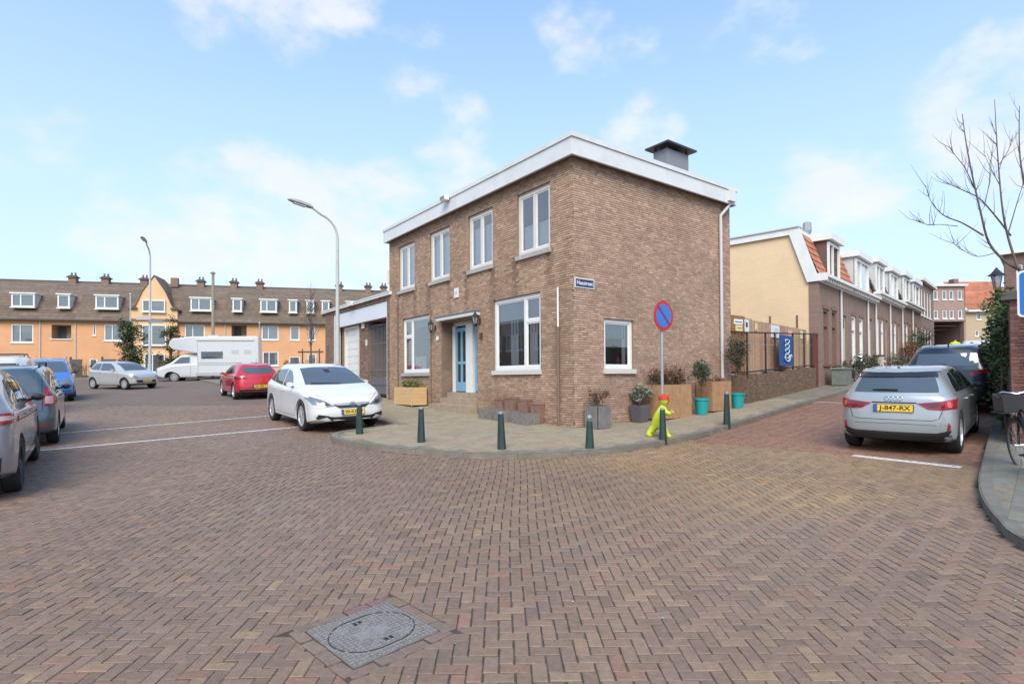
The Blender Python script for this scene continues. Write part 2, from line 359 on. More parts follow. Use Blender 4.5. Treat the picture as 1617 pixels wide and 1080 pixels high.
def kerbs(K, parent, h=.10, w=.13, L=.95, side=1, m_=None):
    """stones laid along K; body lies on the side of the pavement (side=+1: right of the walking direction)"""
    pts = [Vector((p[0], p[1])) for p in K]; d = [0]
    for a, b in zip(pts, pts[1:]): d.append(d[-1] + (b - a).length)
    def at(s):
        for i in range(len(pts) - 1):
            if s <= d[i + 1] or i == len(pts) - 2: return pts[i].lerp(pts[i + 1], (s - d[i]) / max(1e-6, d[i + 1] - d[i]))
    s = 0
    while s < d[-1] - .05:
        e = min(s + L, d[-1]); m = 4; mb = MB(); vs = []; fs = []; jit = random.uniform(-.003, .004)
        for k in range(m + 1):
            q = s + .003 + (e - s - .006) * k / m; p = at(q); t = (at(min(q + .02, d[-1])) - at(max(q - .02, 0))); t.normalize(); n = Vector((t.y, -t.x)) * side
            for o_, zz in ((0, -.1), (0, h - .022 + jit), (.014, h + jit), (w, h + jit), (w, -.1)):
                x, y = p + n * o_; vs.append((x, y, gz(x, y) + zz))
        for k in range(m):
            for j in range(4): f = (k * 5 + j, k * 5 + j + 1, k * 5 + j + 6, k * 5 + j + 5); fs.append(f if side < 0 else f[::-1])
        fs += [(0, 1, 2, 3, 4), tuple(reversed([m * 5 + i for i in range(5)]))]
        mb.add(vs, fs)
        build(mb, 'kerb_stone', m_ or KERB, parent); s = e
kerbs(K1, pavement, side=-1, m_=mat('grey_kerb', (.20, .175, .14), .88, var=.22, vscale=5, bump=.4, dirt=(.12, .11, .06, .5)))
kerbs(K2, pavement_b, side=1, L=1.0, m_=mat('dark_kerb', (.17, .155, .125), .9, var=.2, vscale=5, bump=.4))
kerbs(K3, pavement_c, side=-1)
kerbs(K4, verge, side=-1, h=.12, L=2)

# road bricks -----------------------------------------------------------
def in_road(x, y):
    if inside(poly1, x, y) or inside(poly2, x, y) or inside(poly3, x, y): return False
    return True
MAN_C = Vector((-.91, 3.64)); MAN_A = rad(45)
def near_manhole(x, y, m):
    d = Vector((x, y)) - MAN_C; a = d.x * math.cos(MAN_A) + d.y * math.sin(MAN_A); b = -d.x * math.sin(MAN_A) + d.y * math.cos(MAN_A)
    return max(abs(a), abs(b)) < m
PAL = [(0.226, 0.147, 0.101), (0.211, 0.139, 0.1), (0.235, 0.153, 0.105), (0.203, 0.136, 0.095), (0.226, 0.149, 0.101), (0.219, 0.144, 0.103), (0.249, 0.144, 0.097), (0.256, 0.171, 0.107), (0.192, 0.13, 0.094), (0.239, 0.161, 0.109), (0.288, 0.193, 0.111)]
PW = [18, 18, 14, 12, 12, 10, 4, 3, 7, 10, .7]
ROADB = mat('road_brick', attr=True, rough=.62, var=.18, vscale=22, bump=.5, bscale=55, spec=.32, dirt=(.20, .16, .115, .32), dscale=.55)
def brick_geo(cx, cy, ax, ay, hx, hy, h, ch, tilt=(0, 0), zoff=0):
    """returns 12 verts / 13 faces: chamfered top + short skirt; ax,ay unit axis of the long side"""
    vs = []
    for hh, zz in ((0, -.03), (0, -ch), (ch, 0)):
        for sx, sy in ((-1, -1), (1, -1), (1, 1), (-1, 1)):
            u = sx * (hx - hh); v = sy * (hy - hh); x = cx + ax * u - ay * v; y = cy + ay * u + ax * v
            vs.append((x, y, gz(x, y) + zz + zoff + tilt[0] * u + tilt[1] * v))
    return vs
BF = []
for l in (0, 4):
    for i in range(4): BF.append((l + i, l + (i + 1) % 4, l + 4 + (i + 1) % 4, l + 4 + i))
BF.append((8, 9, 10, 11))
def half_fov(y): return .935 * y + 1.2
bw, bl = .09, .18
bricks = []; cutb = []
for i in range(-230, 250):
    for j in range(17, int(NEARY / bw) + 1):
        s_ = (i - j) % 4
        if s_ not in (0, 3): continue
        x0 = i * bw; y0 = j * bw
        if s_ == 0: cx, cy, hor = x0 + bw, y0 + bw / 2, True
        else: cx, cy, hor = x0 + bw / 2, y0 + bw, False
        # the laying wanders a little
        wx = .03 * math.sin(cy * .9 + cx * .3) + .015 * math.sin(cx * 1.7); wy = .035 * math.sin(cx * .8 + 1) + .02 * math.sin(cy * 1.3)
        x, y = cx + wx, cy + wy
        if abs(x) > half_fov(y) or y > NEARY: continue
        if not in_road(x, y): continue
        if near_manhole(x, y, .50):
            if not near_manhole(x, y, .33): cutb.append((x, y, hor))
            continue
        bricks.append((x, y, hor))
bricks.sort(key=lambda b: b[0] ** 2 * .35 + b[1] ** 2)
def tone(x, y, c, k=.10):
    n = noise.noise(Vector((x * .45, y * .45, 3))); m = noise.noise(Vector((x * .12 + 7, y * .12, 9))) ; f = 1 + .12 * n + .12 * m + random.uniform(-k, k)
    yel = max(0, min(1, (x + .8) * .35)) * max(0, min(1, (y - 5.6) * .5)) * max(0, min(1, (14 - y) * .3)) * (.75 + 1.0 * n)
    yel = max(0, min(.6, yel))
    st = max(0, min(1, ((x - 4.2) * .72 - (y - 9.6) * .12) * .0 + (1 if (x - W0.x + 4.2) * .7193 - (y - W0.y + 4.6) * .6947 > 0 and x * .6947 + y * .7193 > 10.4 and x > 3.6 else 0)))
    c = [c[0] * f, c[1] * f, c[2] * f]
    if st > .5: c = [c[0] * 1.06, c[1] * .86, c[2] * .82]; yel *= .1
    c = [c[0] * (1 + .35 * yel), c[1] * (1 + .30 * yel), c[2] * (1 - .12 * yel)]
    return tuple(c)
# a small library of single bricks, shared by the nearest 300
lib = []
for q in range(44):
    mb = MB(); c = random.choices(PAL, PW)[0]; c = tuple(k * random.uniform(.9, 1.1) for k in c)
    hx = .0870 - random.uniform(0, .003); hy = .0420 - random.uniform(0, .002); ch = random.uniform(.003, .006); vs = []
    for hh, zz in ((0, -.03), (0, -ch), (ch, 0)):
        for sx, sy in ((-1, -1), (1, -1), (1, 1), (-1, 1)): vs.append((sx * (hx - hh) + random.uniform(-.0012, .0012), sy * (hy - hh) + random.uniform(-.0012, .0012), zz))
    mb.add(vs, BF, c); lib.append(mesh_from('brick', mb, ROADB))
for x, y, hor in bricks[:300]:
    a = (0 if hor else math.pi / 2) + random.choice((0, math.pi)) + random.uniform(-.02, .02)
    n = Vector((0, -.045, 1)).normalized() if x < 3 else Vector((-.036, -.045, 1)).normalized()
    M = Matrix.Translation((x, y, gz(x, y) + random.uniform(-.0025, .002))) @ ZV.rotation_difference(n).to_matrix().to_4x4() @ Matrix.Rotation(a, 4, 'Z') @ Matrix.Rotation(random.uniform(-.012, .012), 4, 'X')
    put(random.choice(lib), 'brick', road, M)
mb = MB()
for x, y, hor in bricks[300:]:
    a = (0 if hor else math.pi / 2) + random.uniform(-.022, .022); c = tone(x, y, random.choices(PAL, PW)[0])
    hx = .0870 - random.uniform(0, .003); hy = .0420 - random.uniform(0, .002)
    mb.add(brick_geo(x, y, math.cos(a), math.sin(a), hx, hy, .03, random.uniform(.003, .005), (random.uniform(-.022, .022), random.uniform(-.03, .03)), random.uniform(-.0025, .002)), BF, c)
build(mb, 'brick_paving', ROADB, road, kind='stuff')
for x, y, hor in cutb:      # cut bricks filling up to the frame border
    a = 0 if hor else math.pi / 2; P_ = [(x + math.cos(a) * u - math.sin(a) * v, y + math.sin(a) * u + math.cos(a) * v) for u, v in ((-.0875, -.0425), (.0875, -.0425), (.0875, .0425), (-.0875, .0425))]
    d = Vector((x, y)) - MAN_C; ca, sa = math.cos(MAN_A), math.sin(MAN_A); la, lb = d.x * ca + d.y * sa, -d.x * sa + d.y * ca
    nx, ny = ((ca, sa) if abs(la) > abs(lb) else (-sa, ca)); sg = 1 if (la if abs(la) > abs(lb) else lb) > 0 else -1; nx *= sg; ny *= sg
    Q = clip(P_, -nx, -ny, -(nx * MAN_C.x + ny * MAN_C.y + .400))
    if len(Q) < 3: continue
    c = random.choices(PAL, PW)[0]; mb = MB(); n_ = len(Q); cx = sum(p[0] for p in Q) / n_; cy = sum(p[1] for p in Q) / n_
    mb.add([(px, py, gz(px, py) - .03) for px, py in Q] + [(px, py, gz(px, py) - .004) for px, py in Q] + [(px + (cx - px) * .06, py + (cy - py) * .06, gz(px, py)) for px, py in Q], [tuple(range(2 * n_, 3 * n_))] + [(l * n_ + i, l * n_ + (i + 1) % n_, (l + 1) * n_ + (i + 1) % n_, (l + 1) * n_ + i) for l in (0, 1) for i in range(n_)], c); build(mb, 'brick', ROADB, road)
# bricks cut in round the manhole
mb = MB()
for q in range(4):
    a0 = MAN_A + q * math.pi / 2
    for k in range(0, 4):
        for row in range(1):
            L_ = random.uniform(.14, .2); u = -.338 + k * .18 + random.uniform(-.006, .006); v = .352
            if k > 3: continue
            cx = MAN_C.x + math.cos(a0) * (u + .07) - math.sin(a0) * v; cy = MAN_C.y + math.sin(a0) * (u + .07) + math.cos(a0) * v
            c = random.choices(PAL, PW)[0]; aa = a0 + random.uniform(-.06, .06)
            M = Matrix.Translation((cx, cy, gz(cx, cy) + random.uniform(-.002, .003))) @ Matrix.Rotation(aa, 4, 'Z')
            put(random.choice(sorted(lib, key=lambda l: l.color_attributes['col'].data[0].color[0] / l.color_attributes['col'].data[0].color[2])[:16]), 'brick', road, M)
# paving tiles -------------------------------------------------------------
def tiles(parent, poly, face_dir, origin, rng_t, rng_s, size=.3, pal=((.315, .255, .172), (.305, .246, .165), (.325, .264, .178), (.295, .238, .160)), inset=.13, maxd=24, nobj=300):
    fd = Vector(face_dir); sd_ = Vector((fd.y, -fd.x, 0)); L = []
    for i in range(*rng_t):
        for j in range(*rng_s):
            P = Vector((origin[0], origin[1], 0)) + fd * (i + .5 * (j % 2)) * size + sd_ * j * size
            if P.length > maxd or abs(P.x) > half_fov(P.y): continue
            ok = all(inside(poly, P.x + a, P.y + b) for a, b in ((inset + .11, 0), (-inset - .11, 0), (0, inset + .11), (0, -inset - .11)))
            if not ok: continue
            t = (P - Vector((C0.x, C0.y, 0))); tt = t.dot(U); ss = t.dot(V)
            if tt > .1 and ss > .1: continue
            L.append(P)
    L.sort(key=lambda p: p.length)
    a = math.atan2(fd.y, fd.x); libt = []
    for q in range(16):
        mb = MB(); c = random.choice(pal); c = tuple(k * random.uniform(.93, 1.07) for k in c); h = size / 2 - .0025; vs = []
        for hh, zz in ((0, -.03), (0, -.004), (.004, 0)):
            for sx, sy in ((-1, -1), (1, -1), (1, 1), (-1, 1)): vs.append((sx * (h - hh), sy * (h - hh), zz))
        mb.add(vs, BF, c); libt.append(mesh_from('paving_tile', mb, PAVE))
    for P in L[:nobj]:
        n = Vector((0, -.045, 1)).normalized() if P.x < 3 else Vector((-.036, -.045, 1)).normalized()
        M = Matrix.Translation((P.x, P.y, gz(P.x, P.y) + .1 + random.uniform(-.0015, .0015))) @ ZV.rotation_difference(n).to_matrix().to_4x4() @ Matrix.Rotation(a, 4, 'Z')
        put(random.choice(libt), 'paving_tile', parent, M)
    mb = MB()
    for P in L[nobj:]:
        c = random.choice(pal); f = random.uniform(.92, 1.08) * (1 + .1 * noise.noise(P * .5)); c = tuple(k * f for k in c)
        mb.add(brick_geo(P.x, P.y, math.cos(a), math.sin(a), size / 2 - .0025, size / 2 - .0025, .03, .004, (random.uniform(-.006, .006), random.uniform(-.006, .006)), .1 + random.uniform(-.0015, .0015)), BF, c)
    if mb.v: build(mb, 'tile_paving', PAVE, parent, kind='stuff')
tiles(pavement, poly1, U, (C0.x, C0.y), (-60, 70), (-70, 30))
tiles(pavement_b, poly2, SD, (8.2, 9.2), (-40, 60), (-10, 40), pal=((.19, .175, .145), (.175, .165, .135), (.21, .19, .155)), maxd=20)

# painted lines
LINE = bpy.data.materials.new('road_paint'); LINE.use_nodes = True
t = LINE.node_tree; b = t.nodes['Principled BSDF']; b.inputs['Base Color'].default_value = (.72, .68, .62, 1); b.inputs['Roughness'].default_value = .7
o_ = t.nodes['Material Output']; ms = N('ShaderNodeMixShader', t); tr = N('ShaderNodeBsdfTransparent', t); nn = N('ShaderNodeTexNoise', t); nn.inputs['Scale'].default_value = 22; nn.inputs['Detail'].default_value = 6; nn.inputs['Roughness'].default_value = .7
ge = N('ShaderNodeNewGeometry', t); t.links.new(ge.outputs['Position'], nn.inputs['Vector']); mr = N('ShaderNodeMapRange', t); t.links.new(nn.outputs['Fac'], mr.inputs[0])
mr.inputs[1].default_value = .36; mr.inputs[2].default_value = .5; mr.inputs[3].default_value = .12; mr.inputs[4].default_value = .95
t.links.new(mr.outputs[0], ms.inputs[0]); t.links.new(tr.outputs[0], ms.inputs[1]); t.links.new(b.outputs[0], ms.inputs[2]); t.links.new(ms.outputs[0], o_.inputs[0])
def line(a, b, w):
    a, b = Vector(a), Vector(b); d = (b - a).normalized(); n = Vector((-d.y, d.x)) * w / 2
    o = sheet('road_marking', [tuple(a - n), tuple(b - n), tuple(b + n), tuple(a + n)], .0045, LINE); return o
line((-9.2, 10.35), (-4.75, 14.28), .13)
line((-10.7, 12.7), (-6.6, 16.9), .11)
line((5.52, 9.12), (6.38, 7.99), .16)
line((9.3, 17.2), (10.6, 16.0), .10)

# manhole ---------------------------------------------------------------
IRON = mat('cast_iron', (.255, .23, .21), .55, .15, var=.25, vscale=30, bump=.3, bscale=120)
mh = thing('manhole_cover', 'square cast iron manhole cover with oval ring and chequered relief in the brick road', 'manhole cover', (MAN_C.x, MAN_C.y, gz(*MAN_C)), 0)
mh.rotation_euler = (Vector((0, -.045, 1)).normalized()).to_track_quat('Z', 'Y').to_euler(); mh.rotation_euler.rotate_axis('Z', MAN_A)
mb = MB(); mb.cbox((0, 0, -.04), .60, .60, .040); build(mb, 'frame', IRON, mh, local=True)
def stadium(x, y): dx = max(0, abs(x) - .055); return math.hypot(dx, y)
mb = MB(); n_ = 19; p = .6 / n_
for i in range(n_):
    for j in range(n_):
        x = -.3 + (i + .5) * p; y = -.3 + (j + .5) * p; r = stadium(x, y)
        if abs(r - .222) < .012: continue
        if abs(x) < .12 and abs(y) < .05 or (abs(x) < .06 and abs(y) < .14 and (i + j) % 2): continue
        if abs(abs(x * .7 + y * .7) - .0) < .03 and abs(abs(x * .7 - y * .7) - .19) < .035: continue
        mb.cbox((x, y, 0), p * .70, p * .70, .006)
build(mb, 'relief', IRON, mh, local=True, kind='stuff')
mb = MB(); pts = [(math.copysign(1, math.cos(a)) * .055 + .222 * math.cos(a), .222 * math.sin(a), .0015) for a in np.linspace(0, 2 * math.pi, 49)]
mb.tube(pts, .0045, 5, cap=False); build(mb, 'lid_ring', mat('iron_groove', (.04, .036, .034), .8), mh, local=True)
for sgn in (-1, 1):
    for e in (-1, 1):
        mb = MB(); mb.cbox((sgn * -.02 + e * .018, sgn * .155, .0062), .022, .034, .001); build(mb, 'keyhole', BLACK, mh, local=True)

# ================================================================== BRICK WALLS (single bricks)
def brickwall(face, t0, t1, zlo, ztop, holes, pal, parent, nobj=300, seed=1, d0=0.0, depth=.012, cw=.174, chh=.0535, stain=None, backing=True, wall_name='wall', zbase=None):
    """mortar backing + real bricks. zlo(t) gives the bottom"""
    R = random.Random(seed)
    ts = sorted(set([t0, t1] + [h[0] for h in holes] + [h[1] for h in holes])); ts = [t for t in ts if t0 <= t <= t1]
    zmin = min(zlo(t0), zlo(t1)) - .4
    zs = sorted(set([zmin, ztop] + [h[2] for h in holes] + [h[3] for h in holes])); zs = [z for z in zs if zmin <= z <= ztop]
    mb = MB()
    def hol(t, z): return any(h[0] - 1e-4 < t < h[1] + 1e-4 and h[2] - 1e-4 < z < h[3] + 1e-4 for h in holes)
    for a, b in zip(ts, ts[1:]):
        for c, e in zip(zs, zs[1:]):
            if not hol((a + b) / 2, (c + e) / 2): mb.quad(face.P(a, c, d0 - depth), face.P(b, c, d0 - depth), face.P(b, e, d0 - depth), face.P(a, e, d0 - depth))
    for h in holes:   # reveals
        for A, B in (((h[0], h[2]), (h[0], h[3])), ((h[1], h[2]), (h[1], h[3])), ((h[0], h[2]), (h[1], h[2])), ((h[0], h[3]), (h[1], h[3]))):
            dd = h[4] if len(h) > 4 else .14
            mb.quad(face.P(A[0], A[1], d0), face.P(B[0], B[1], d0), face.P(B[0], B[1], d0 - dd), face.P(A[0], A[1], d0 - dd), None, 1)
    wall = build(mb, wall_name, [MORTAR, BRKR], parent)
    items = []
    nz = int((ztop - zmin) / chh); 
    for k in range(nz + 1):
        z0 = ztop - (k + 1) * chh + .005; z1 = z0 + chh - .010
        if z1 < zmin: break
        t = t0 - R.uniform(0, cw); hd = k % 2
        while t < t1:
            L_ = cw if R.random() < .72 else cw * .5
            a, b = max(t, t0) + .005, min(t + L_, t1) - .005; t += L_
            if b - a < .03: continue
            mid = (a + b) / 2
            if z1 < zlo(mid) - .05: continue
            segs = [(a, b)]
            for h in holes:
                if z1 > h[2] + .01 and z0 < h[3] - .01:
                    ns = []
                    for p, q in segs:
                        if q <= h[0] or p >= h[1]: ns.append((p, q)); continue
                        if p < h[0]: ns.append((p, h[0] - .002))
                        if q > h[1]: ns.append((h[1] + .002, q))
                    segs = ns
            for p, q in segs:
                if q - p > .02: items.append((p, q, z0, z1))
    def colr(p, z):
        c = R.choice(pal); f = R.uniform(.86, 1.12); P = face.P(p, z); f *= 1 + .10 * noise.noise(P * .55)
        if stain: f *= stain(p, z)
        return tuple(k * f for k in c)
    camp = Vector((0, 0, 1.65))
    items.sort(key=lambda i: (face.P((i[0] + i[1]) / 2, i[2]) - camp).length)
    lib = {}; mb = MB(); used = 0
    BX = [(0, 1, 2, 3), (0, 4, 5, 1), (1, 5, 6, 2), (2, 6, 7, 3), (3, 7, 4, 0)]
    if face.d.cross(ZV).dot(face.n) < 0: BX = [f[::-1] for f in BX]
    full = cw - .010
    for p, q, z0, z1 in items:
        w = q - p; h = z1 - z0; key = 1 if abs(w - full) < .004 else (2 if abs(w - (cw * .5 - .010)) < .004 else 0)
        dj = R.uniform(-.003, .003)
        if key and used < nobj:
            v = R.randrange(14); kk = (key, v)
            if kk not in lib:
                m2 = MB(); hw = w / 2; hh = h / 2; D = -depth - .005; s_ = 1 if face.d.cross(ZV).dot(face.n) > 0 else -1
                vs = [(-hw + .002, -hh + .002, 0), (hw - .002, -hh + .002, 0), (hw - .002, hh - .002, 0), (-hw + .002, hh - .002, 0), (-hw, -hh, D), (hw, -hh, D), (hw, hh, D), (-hw, hh, D)]
                m2.add(vs, [(0, 1, 2, 3), (0, 4, 5, 1), (1, 5, 6, 2), (2, 6, 7, 3), (3, 7, 4, 0)], colr(v * 3.1, v * 1.7)); lib[kk] = mesh_from('brick', m2, BRK)
            put(lib[kk], 'brick', wall, face.M((p + q) / 2, (z0 + z1) / 2, d0 + dj)); used += 1
        else:
            D = -depth - .004
            vs = [face.P(p, z0, d0 + dj), face.P(q, z0, d0 + dj), face.P(q, z1, d0 + dj), face.P(p, z1, d0 + dj), face.P(p, z0, d0 + D), face.P(q, z0, d0 + D), face.P(q, z1, d0 + D), face.P(p, z1, d0 + D)]
            mb.add(vs, BX, colr(p, z0))
    if mb.v:
        bo = build(mb, 'brickwork', BRK, wall, kind='stuff')
    return wall
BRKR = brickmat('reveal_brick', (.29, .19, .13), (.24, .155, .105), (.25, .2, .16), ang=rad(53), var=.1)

# ================================================================== CORNER HOUSE
hz = gz(C0.x, C0.y) + .1
house = thing('brick_house', 'two storey brown brick corner house with flat roof, white fascia and blue front door', 'house', (C0.x, C0.y, hz))
PALH = [(0.48, 0.317, 0.212), (0.442, 0.285, 0.191), (0.509, 0.344, 0.234), (0.405, 0.263, 0.178), (0.46, 0.299, 0.208), (0.536, 0.365, 0.246), (0.404, 0.259, 0.174), (0.488, 0.313, 0.217)]
PALR = [(0.486, 0.326, 0.232), (0.45, 0.299, 0.212), (0.51, 0.349, 0.252), (0.408, 0.271, 0.195), (0.467, 0.306, 0.225), (0.528, 0.365, 0.261), (0.426, 0.285, 0.204), (0.485, 0.313, 0.228)]
winL = [(.78, 2.06, 4.74, 6.30), (3.17, 4.39, 4.74, 6.30), (5.47, 6.70, 4.74, 6.30), (7.78, 8.99, 4.74, 6.30), (1.16, 3.14, 1.86, 3.74), (6.77, 8.71, 1.86, 3.73)]
door = (3.95, 5.98, .4, 3.40)
def stainL(t, z):
    f = 1
    for a, b, c, e in winL[:4]:
        if z < c and (abs(t - a + .05) < .12 or abs(t - b - .05) < .12): f *= 1 - .42 * max(0, 1 - (c - z) / 1.8)
    if z > 6.3: f *= .92
    if z < 1.3: f *= .9
    f *= 1 - .12 * max(0, math.sin(t * 2.1 + z * .6)) * (.5 + .5 * math.sin(z * 1.3 + t))
    return f
zL = lambda t: gz(*(C0 + U * t)[:2]) + .05
zR = lambda t: gz(*(C0 + V * t)[:2]) + .05
brickwall(FL, 0, 9.8, zL, 6.64, [w for w in winL] + [door + (.9,)], PALH, house, 300, 3, stain=stainL)
winR = (.97, 1.99, 1.86, 3.05)
brickwall(FR, 0, 6.22, zR, 6.64, [winR], PALR, house, 160, 4, stain=lambda t, z: 1 if z > 6.5 else (.9 if z < 1.1 else 1))
# back and far sides, inside dark core
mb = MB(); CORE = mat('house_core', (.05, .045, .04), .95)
P = [C0 + U * 9.8, C0 + U * 9.8 + V * 6.2, C0 + V * 6.22]
for a, b in ((P[0], P[1]), (P[1], P[2])): mb.quad(a, b, b + ZV * 6.64, a + ZV * 6.64)
build(mb, 'rear_wall', brickmat('rear_brick', (.36, .25, .17), (.3, .2, .14), (.28, .23, .18), ang=rad(37)), house)
mb = MB()
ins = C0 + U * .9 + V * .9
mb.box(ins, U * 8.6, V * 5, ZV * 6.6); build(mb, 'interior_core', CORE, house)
# roof: white fascia, panels, coping
FAS = mat('fascia_panel', (.70, .695, .67), .45, var=.05, vscale=2.5, dirt=(.5, .48, .43, .35), dscale=1.6)
mb = MB(); o1 = .36
def ring(mb, z0, z1, out_, end=.02):
    A = C0 - U * out_ - V * out_; B = C0 + U * (9.8 + end) - V * out_; D = C0 - U * out_ + V * (6.22 + end)
    mb.box(A + ZV * z0, B - A, D - A, ZV * (z1 - z0))
ring(mb, 6.642, 6.68, .185); build(mb, 'soffit', mat('soffit_dark', (.16, .13, .11), .8), house)
mb = MB(); ring(mb, 6.985, 7.09, .25, .05); build(mb, 'coping', FAS, house)
mb = MB(); ring(mb, 7.092, 7.10, .2); build(mb, 'roof', mat('roof_felt', (.1, .1, .1), .9), house)
def panels(face, L0, L1, step):
    t = L0
    while t < L1 - .05:
        e = min(t + step, L1); m = MB(); face.box(m, t + .003, e - .003, 6.60, 6.982, .16, .22); build(m, 'fascia_panel', FAS, house); t = e
panels(FL, -.22, 9.82, 3.4); panels(FR, -.16, 6.24, 3.25)
mb = MB(); FL.box(mb, 9.80, 9.84, 6.60, 6.982, -6.2, .16); build(mb, 'fascia_panel', FAS, house)
mb = MB(); FR.box(mb, 6.22, 6.26, 6.60, 6.982, -9.8, .16); build(mb, 'fascia_panel', FAS, house)
# chimney with steel cap
CHM = mat('chimney_grey', (.24, .24, .26), .7, var=.08); CHD = mat('chimney_cap_steel', (.07, .07, .08), .5, .4)
cc_ = C0 + U * 1.1 + V * 4.8
mb = MB(); mb.box(cc_ + ZV * 7.1, U * .5, V * 1.02, ZV * 1.28); ch = build(mb, 'chimney', CHM, house)
mb = MB()
for a in (.02, .43):
    for c in (.02, .95):
        mb = MB(); mb.box(cc_ + U * a + V * c + ZV * 8.38, U * .05, V * .05, ZV * .14); build(mb, 'cap_post', CHD, ch)
mb = MB(); Q = cc_ + ZV * 8.52 - (U + V) * .18; q = [Q, Q + U * .86, Q + U * .86 + V * 1.38, Q + V * 1.38]; top = Q + U * .43 + V * .69 + ZV * .16
mb.add(q + [p - ZV * .05 for p in q] + [top], [(0, 8, 1), (1, 8, 2), (2, 8, 3), (3, 8, 0), (0, 1, 5, 4), (1, 2, 6, 5), (2, 3, 7, 6), (3, 0, 4, 7), (4, 5, 6, 7)]); build(mb, 'chimney_cap', CHD, ch)
# windows
SASH = mat('sash_white', (.76, .75, .72), .4, var=.05)
def window(face, t0, t1, z0, z1, parent, muls=(), transoms=(), frame=WHITE, fw=.075, d=-.05, sill=True, sillmat=None, curtain=None, depth=.5, sash=SASH, gl=None, blind=0, sillout=.07):
    """frame with mullions/transoms; children pane, sash, sill, curtain"""
    mb = MB(); f = face
    f.box(mb, t0, t0 + fw, z0, z1, d - .07, d); f.box(mb, t1 - fw, t1, z0, z1, d - .07, d)
    f.box(mb, t0 + fw, t1 - fw, z1 - fw, z1, d - .07, d); f.box(mb, t0 + fw, t1 - fw, z0, z0 + fw, d - .07, d)
    for m in muls: f.box(mb, m - fw * .45, m + fw * .45, z0 + fw, z1 - fw, d - .066, d - .004)
    for (a, b, z) in transoms: f.box(mb, a, b, z - fw * .4, z + fw * .4, d - .062, d - .008)
    w = build(mb, 'window', frame, parent)
    xs = [t0 + fw] + [q for m in muls for q in (m - fw * .45, m + fw * .45)] + [t1 - fw]
    for a, b in zip(xs[::2], xs[1::2]):
        zc = [z0 + fw]
        for (p, q, z) in transoms:
            if p < (a + b) / 2 < q: zc += [z - fw * .4, z + fw * .4]
        zc.append(z1 - fw)
        for c, e in zip(zc[::2], zc[1::2]):
            mb = MB(); s_ = .035
            f.box(mb, a, a + s_, c, e, d - .05, d - .02); f.box(mb, b - s_, b, c, e, d - .05, d - .02); f.box(mb, a + s_, b - s_, e - s_, e, d - .05, d - .02); f.box(mb, a + s_, b - s_, c, c + s_, d - .05, d - .02)
            build(mb, 'sash', sash, w)
            mb = MB(); f.quad(mb, a + s_, b - s_, c + s_, e - s_, d - .035); build(mb, 'pane', gl or GLASS, w)
    if sill:
        mb = MB(); f.box(mb, t0 - .03, t1 + .03, z0 - .11, z0 - .002, -.02, sillout); build(mb, 'sill', sillmat or CONC, w)
    # room behind
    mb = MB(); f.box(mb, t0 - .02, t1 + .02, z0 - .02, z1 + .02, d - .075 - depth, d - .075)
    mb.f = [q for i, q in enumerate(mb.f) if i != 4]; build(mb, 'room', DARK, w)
    if curtain:
        for a, b, c, e in curtain:
            mb = MB(); n_ = max(6, int((b - a) / .035)); vs = []
            for k in range(n_ + 1):
                x = a + (b - a) * k / n_; dd = d - .105 + .014 * math.sin(k * 1.9) + random.uniform(-.004, .004)
                vs += [f.P(x, c, dd), f.P(x, e, dd)]
            mb.add(vs, [(2 * k, 2 * k + 2, 2 * k + 3, 2 * k + 1) for k in range(n_)]); build(mb, 'curtain', CURT, w, smooth=True)
    if blind:
        mb = MB(); f.box(mb, t0 + fw, t1 - fw, z1 - blind, z1 - fw, d - .12, d - .11); build(mb, 'blind', mat('grey_blind', (.25, .24, .24), .8), w)
    return w
for i, (a, b, c, e) in enumerate(winL[:4]):
    cu = [(a + .08, b - .08, c + .05, e - .05)] if i > 1 else [(a + .08, b - .08, c + .05, c + (.75, 1.2)[i])]
    window(FL, a, b, c, e, house, muls=((a + b) / 2,), frame=CREAM, fw=.10, curtain=cu)
a, b, c, e = winL[4]; window(FL, a, b, c, e, house, muls=(a + .66,), transoms=((a, a + .66, e - .66),), fw=.09, curtain=[(b - .9, b - .55, c + .05, e - .6), (a + .3, a + .6, c + .05, e - .6)], blind=.95, frame=WHITE, sillmat=mat('pale_sill', (.62, .58, .52), .7))
a, b, c, e = winL[5]; window(FL, a, b, c, e, house, muls=(b - .62,), transoms=((b - .62, b, e - .62),), fw=.09, curtain=[(a + .5, b - .7, c + .05, c + .55)], blind=.35)
a, b, c, e = winR; window(FR, a, b, c, e, house, frame=WHITE, fw=.08, sillmat=mat('pale_sill'), curtain=[(a + .1, b - .1, e - .45, e - .08), (b - .25, b - .1, c + .05, e - .1)])
for o_ in [o for o in house.children if o.name.startswith('window')][-1].children:
    if o_.name.startswith('curtain'): o_.data.materials[0] = mat('teal_curtain', (.30, .38, .34), .9, var=.3, vscale=30); break
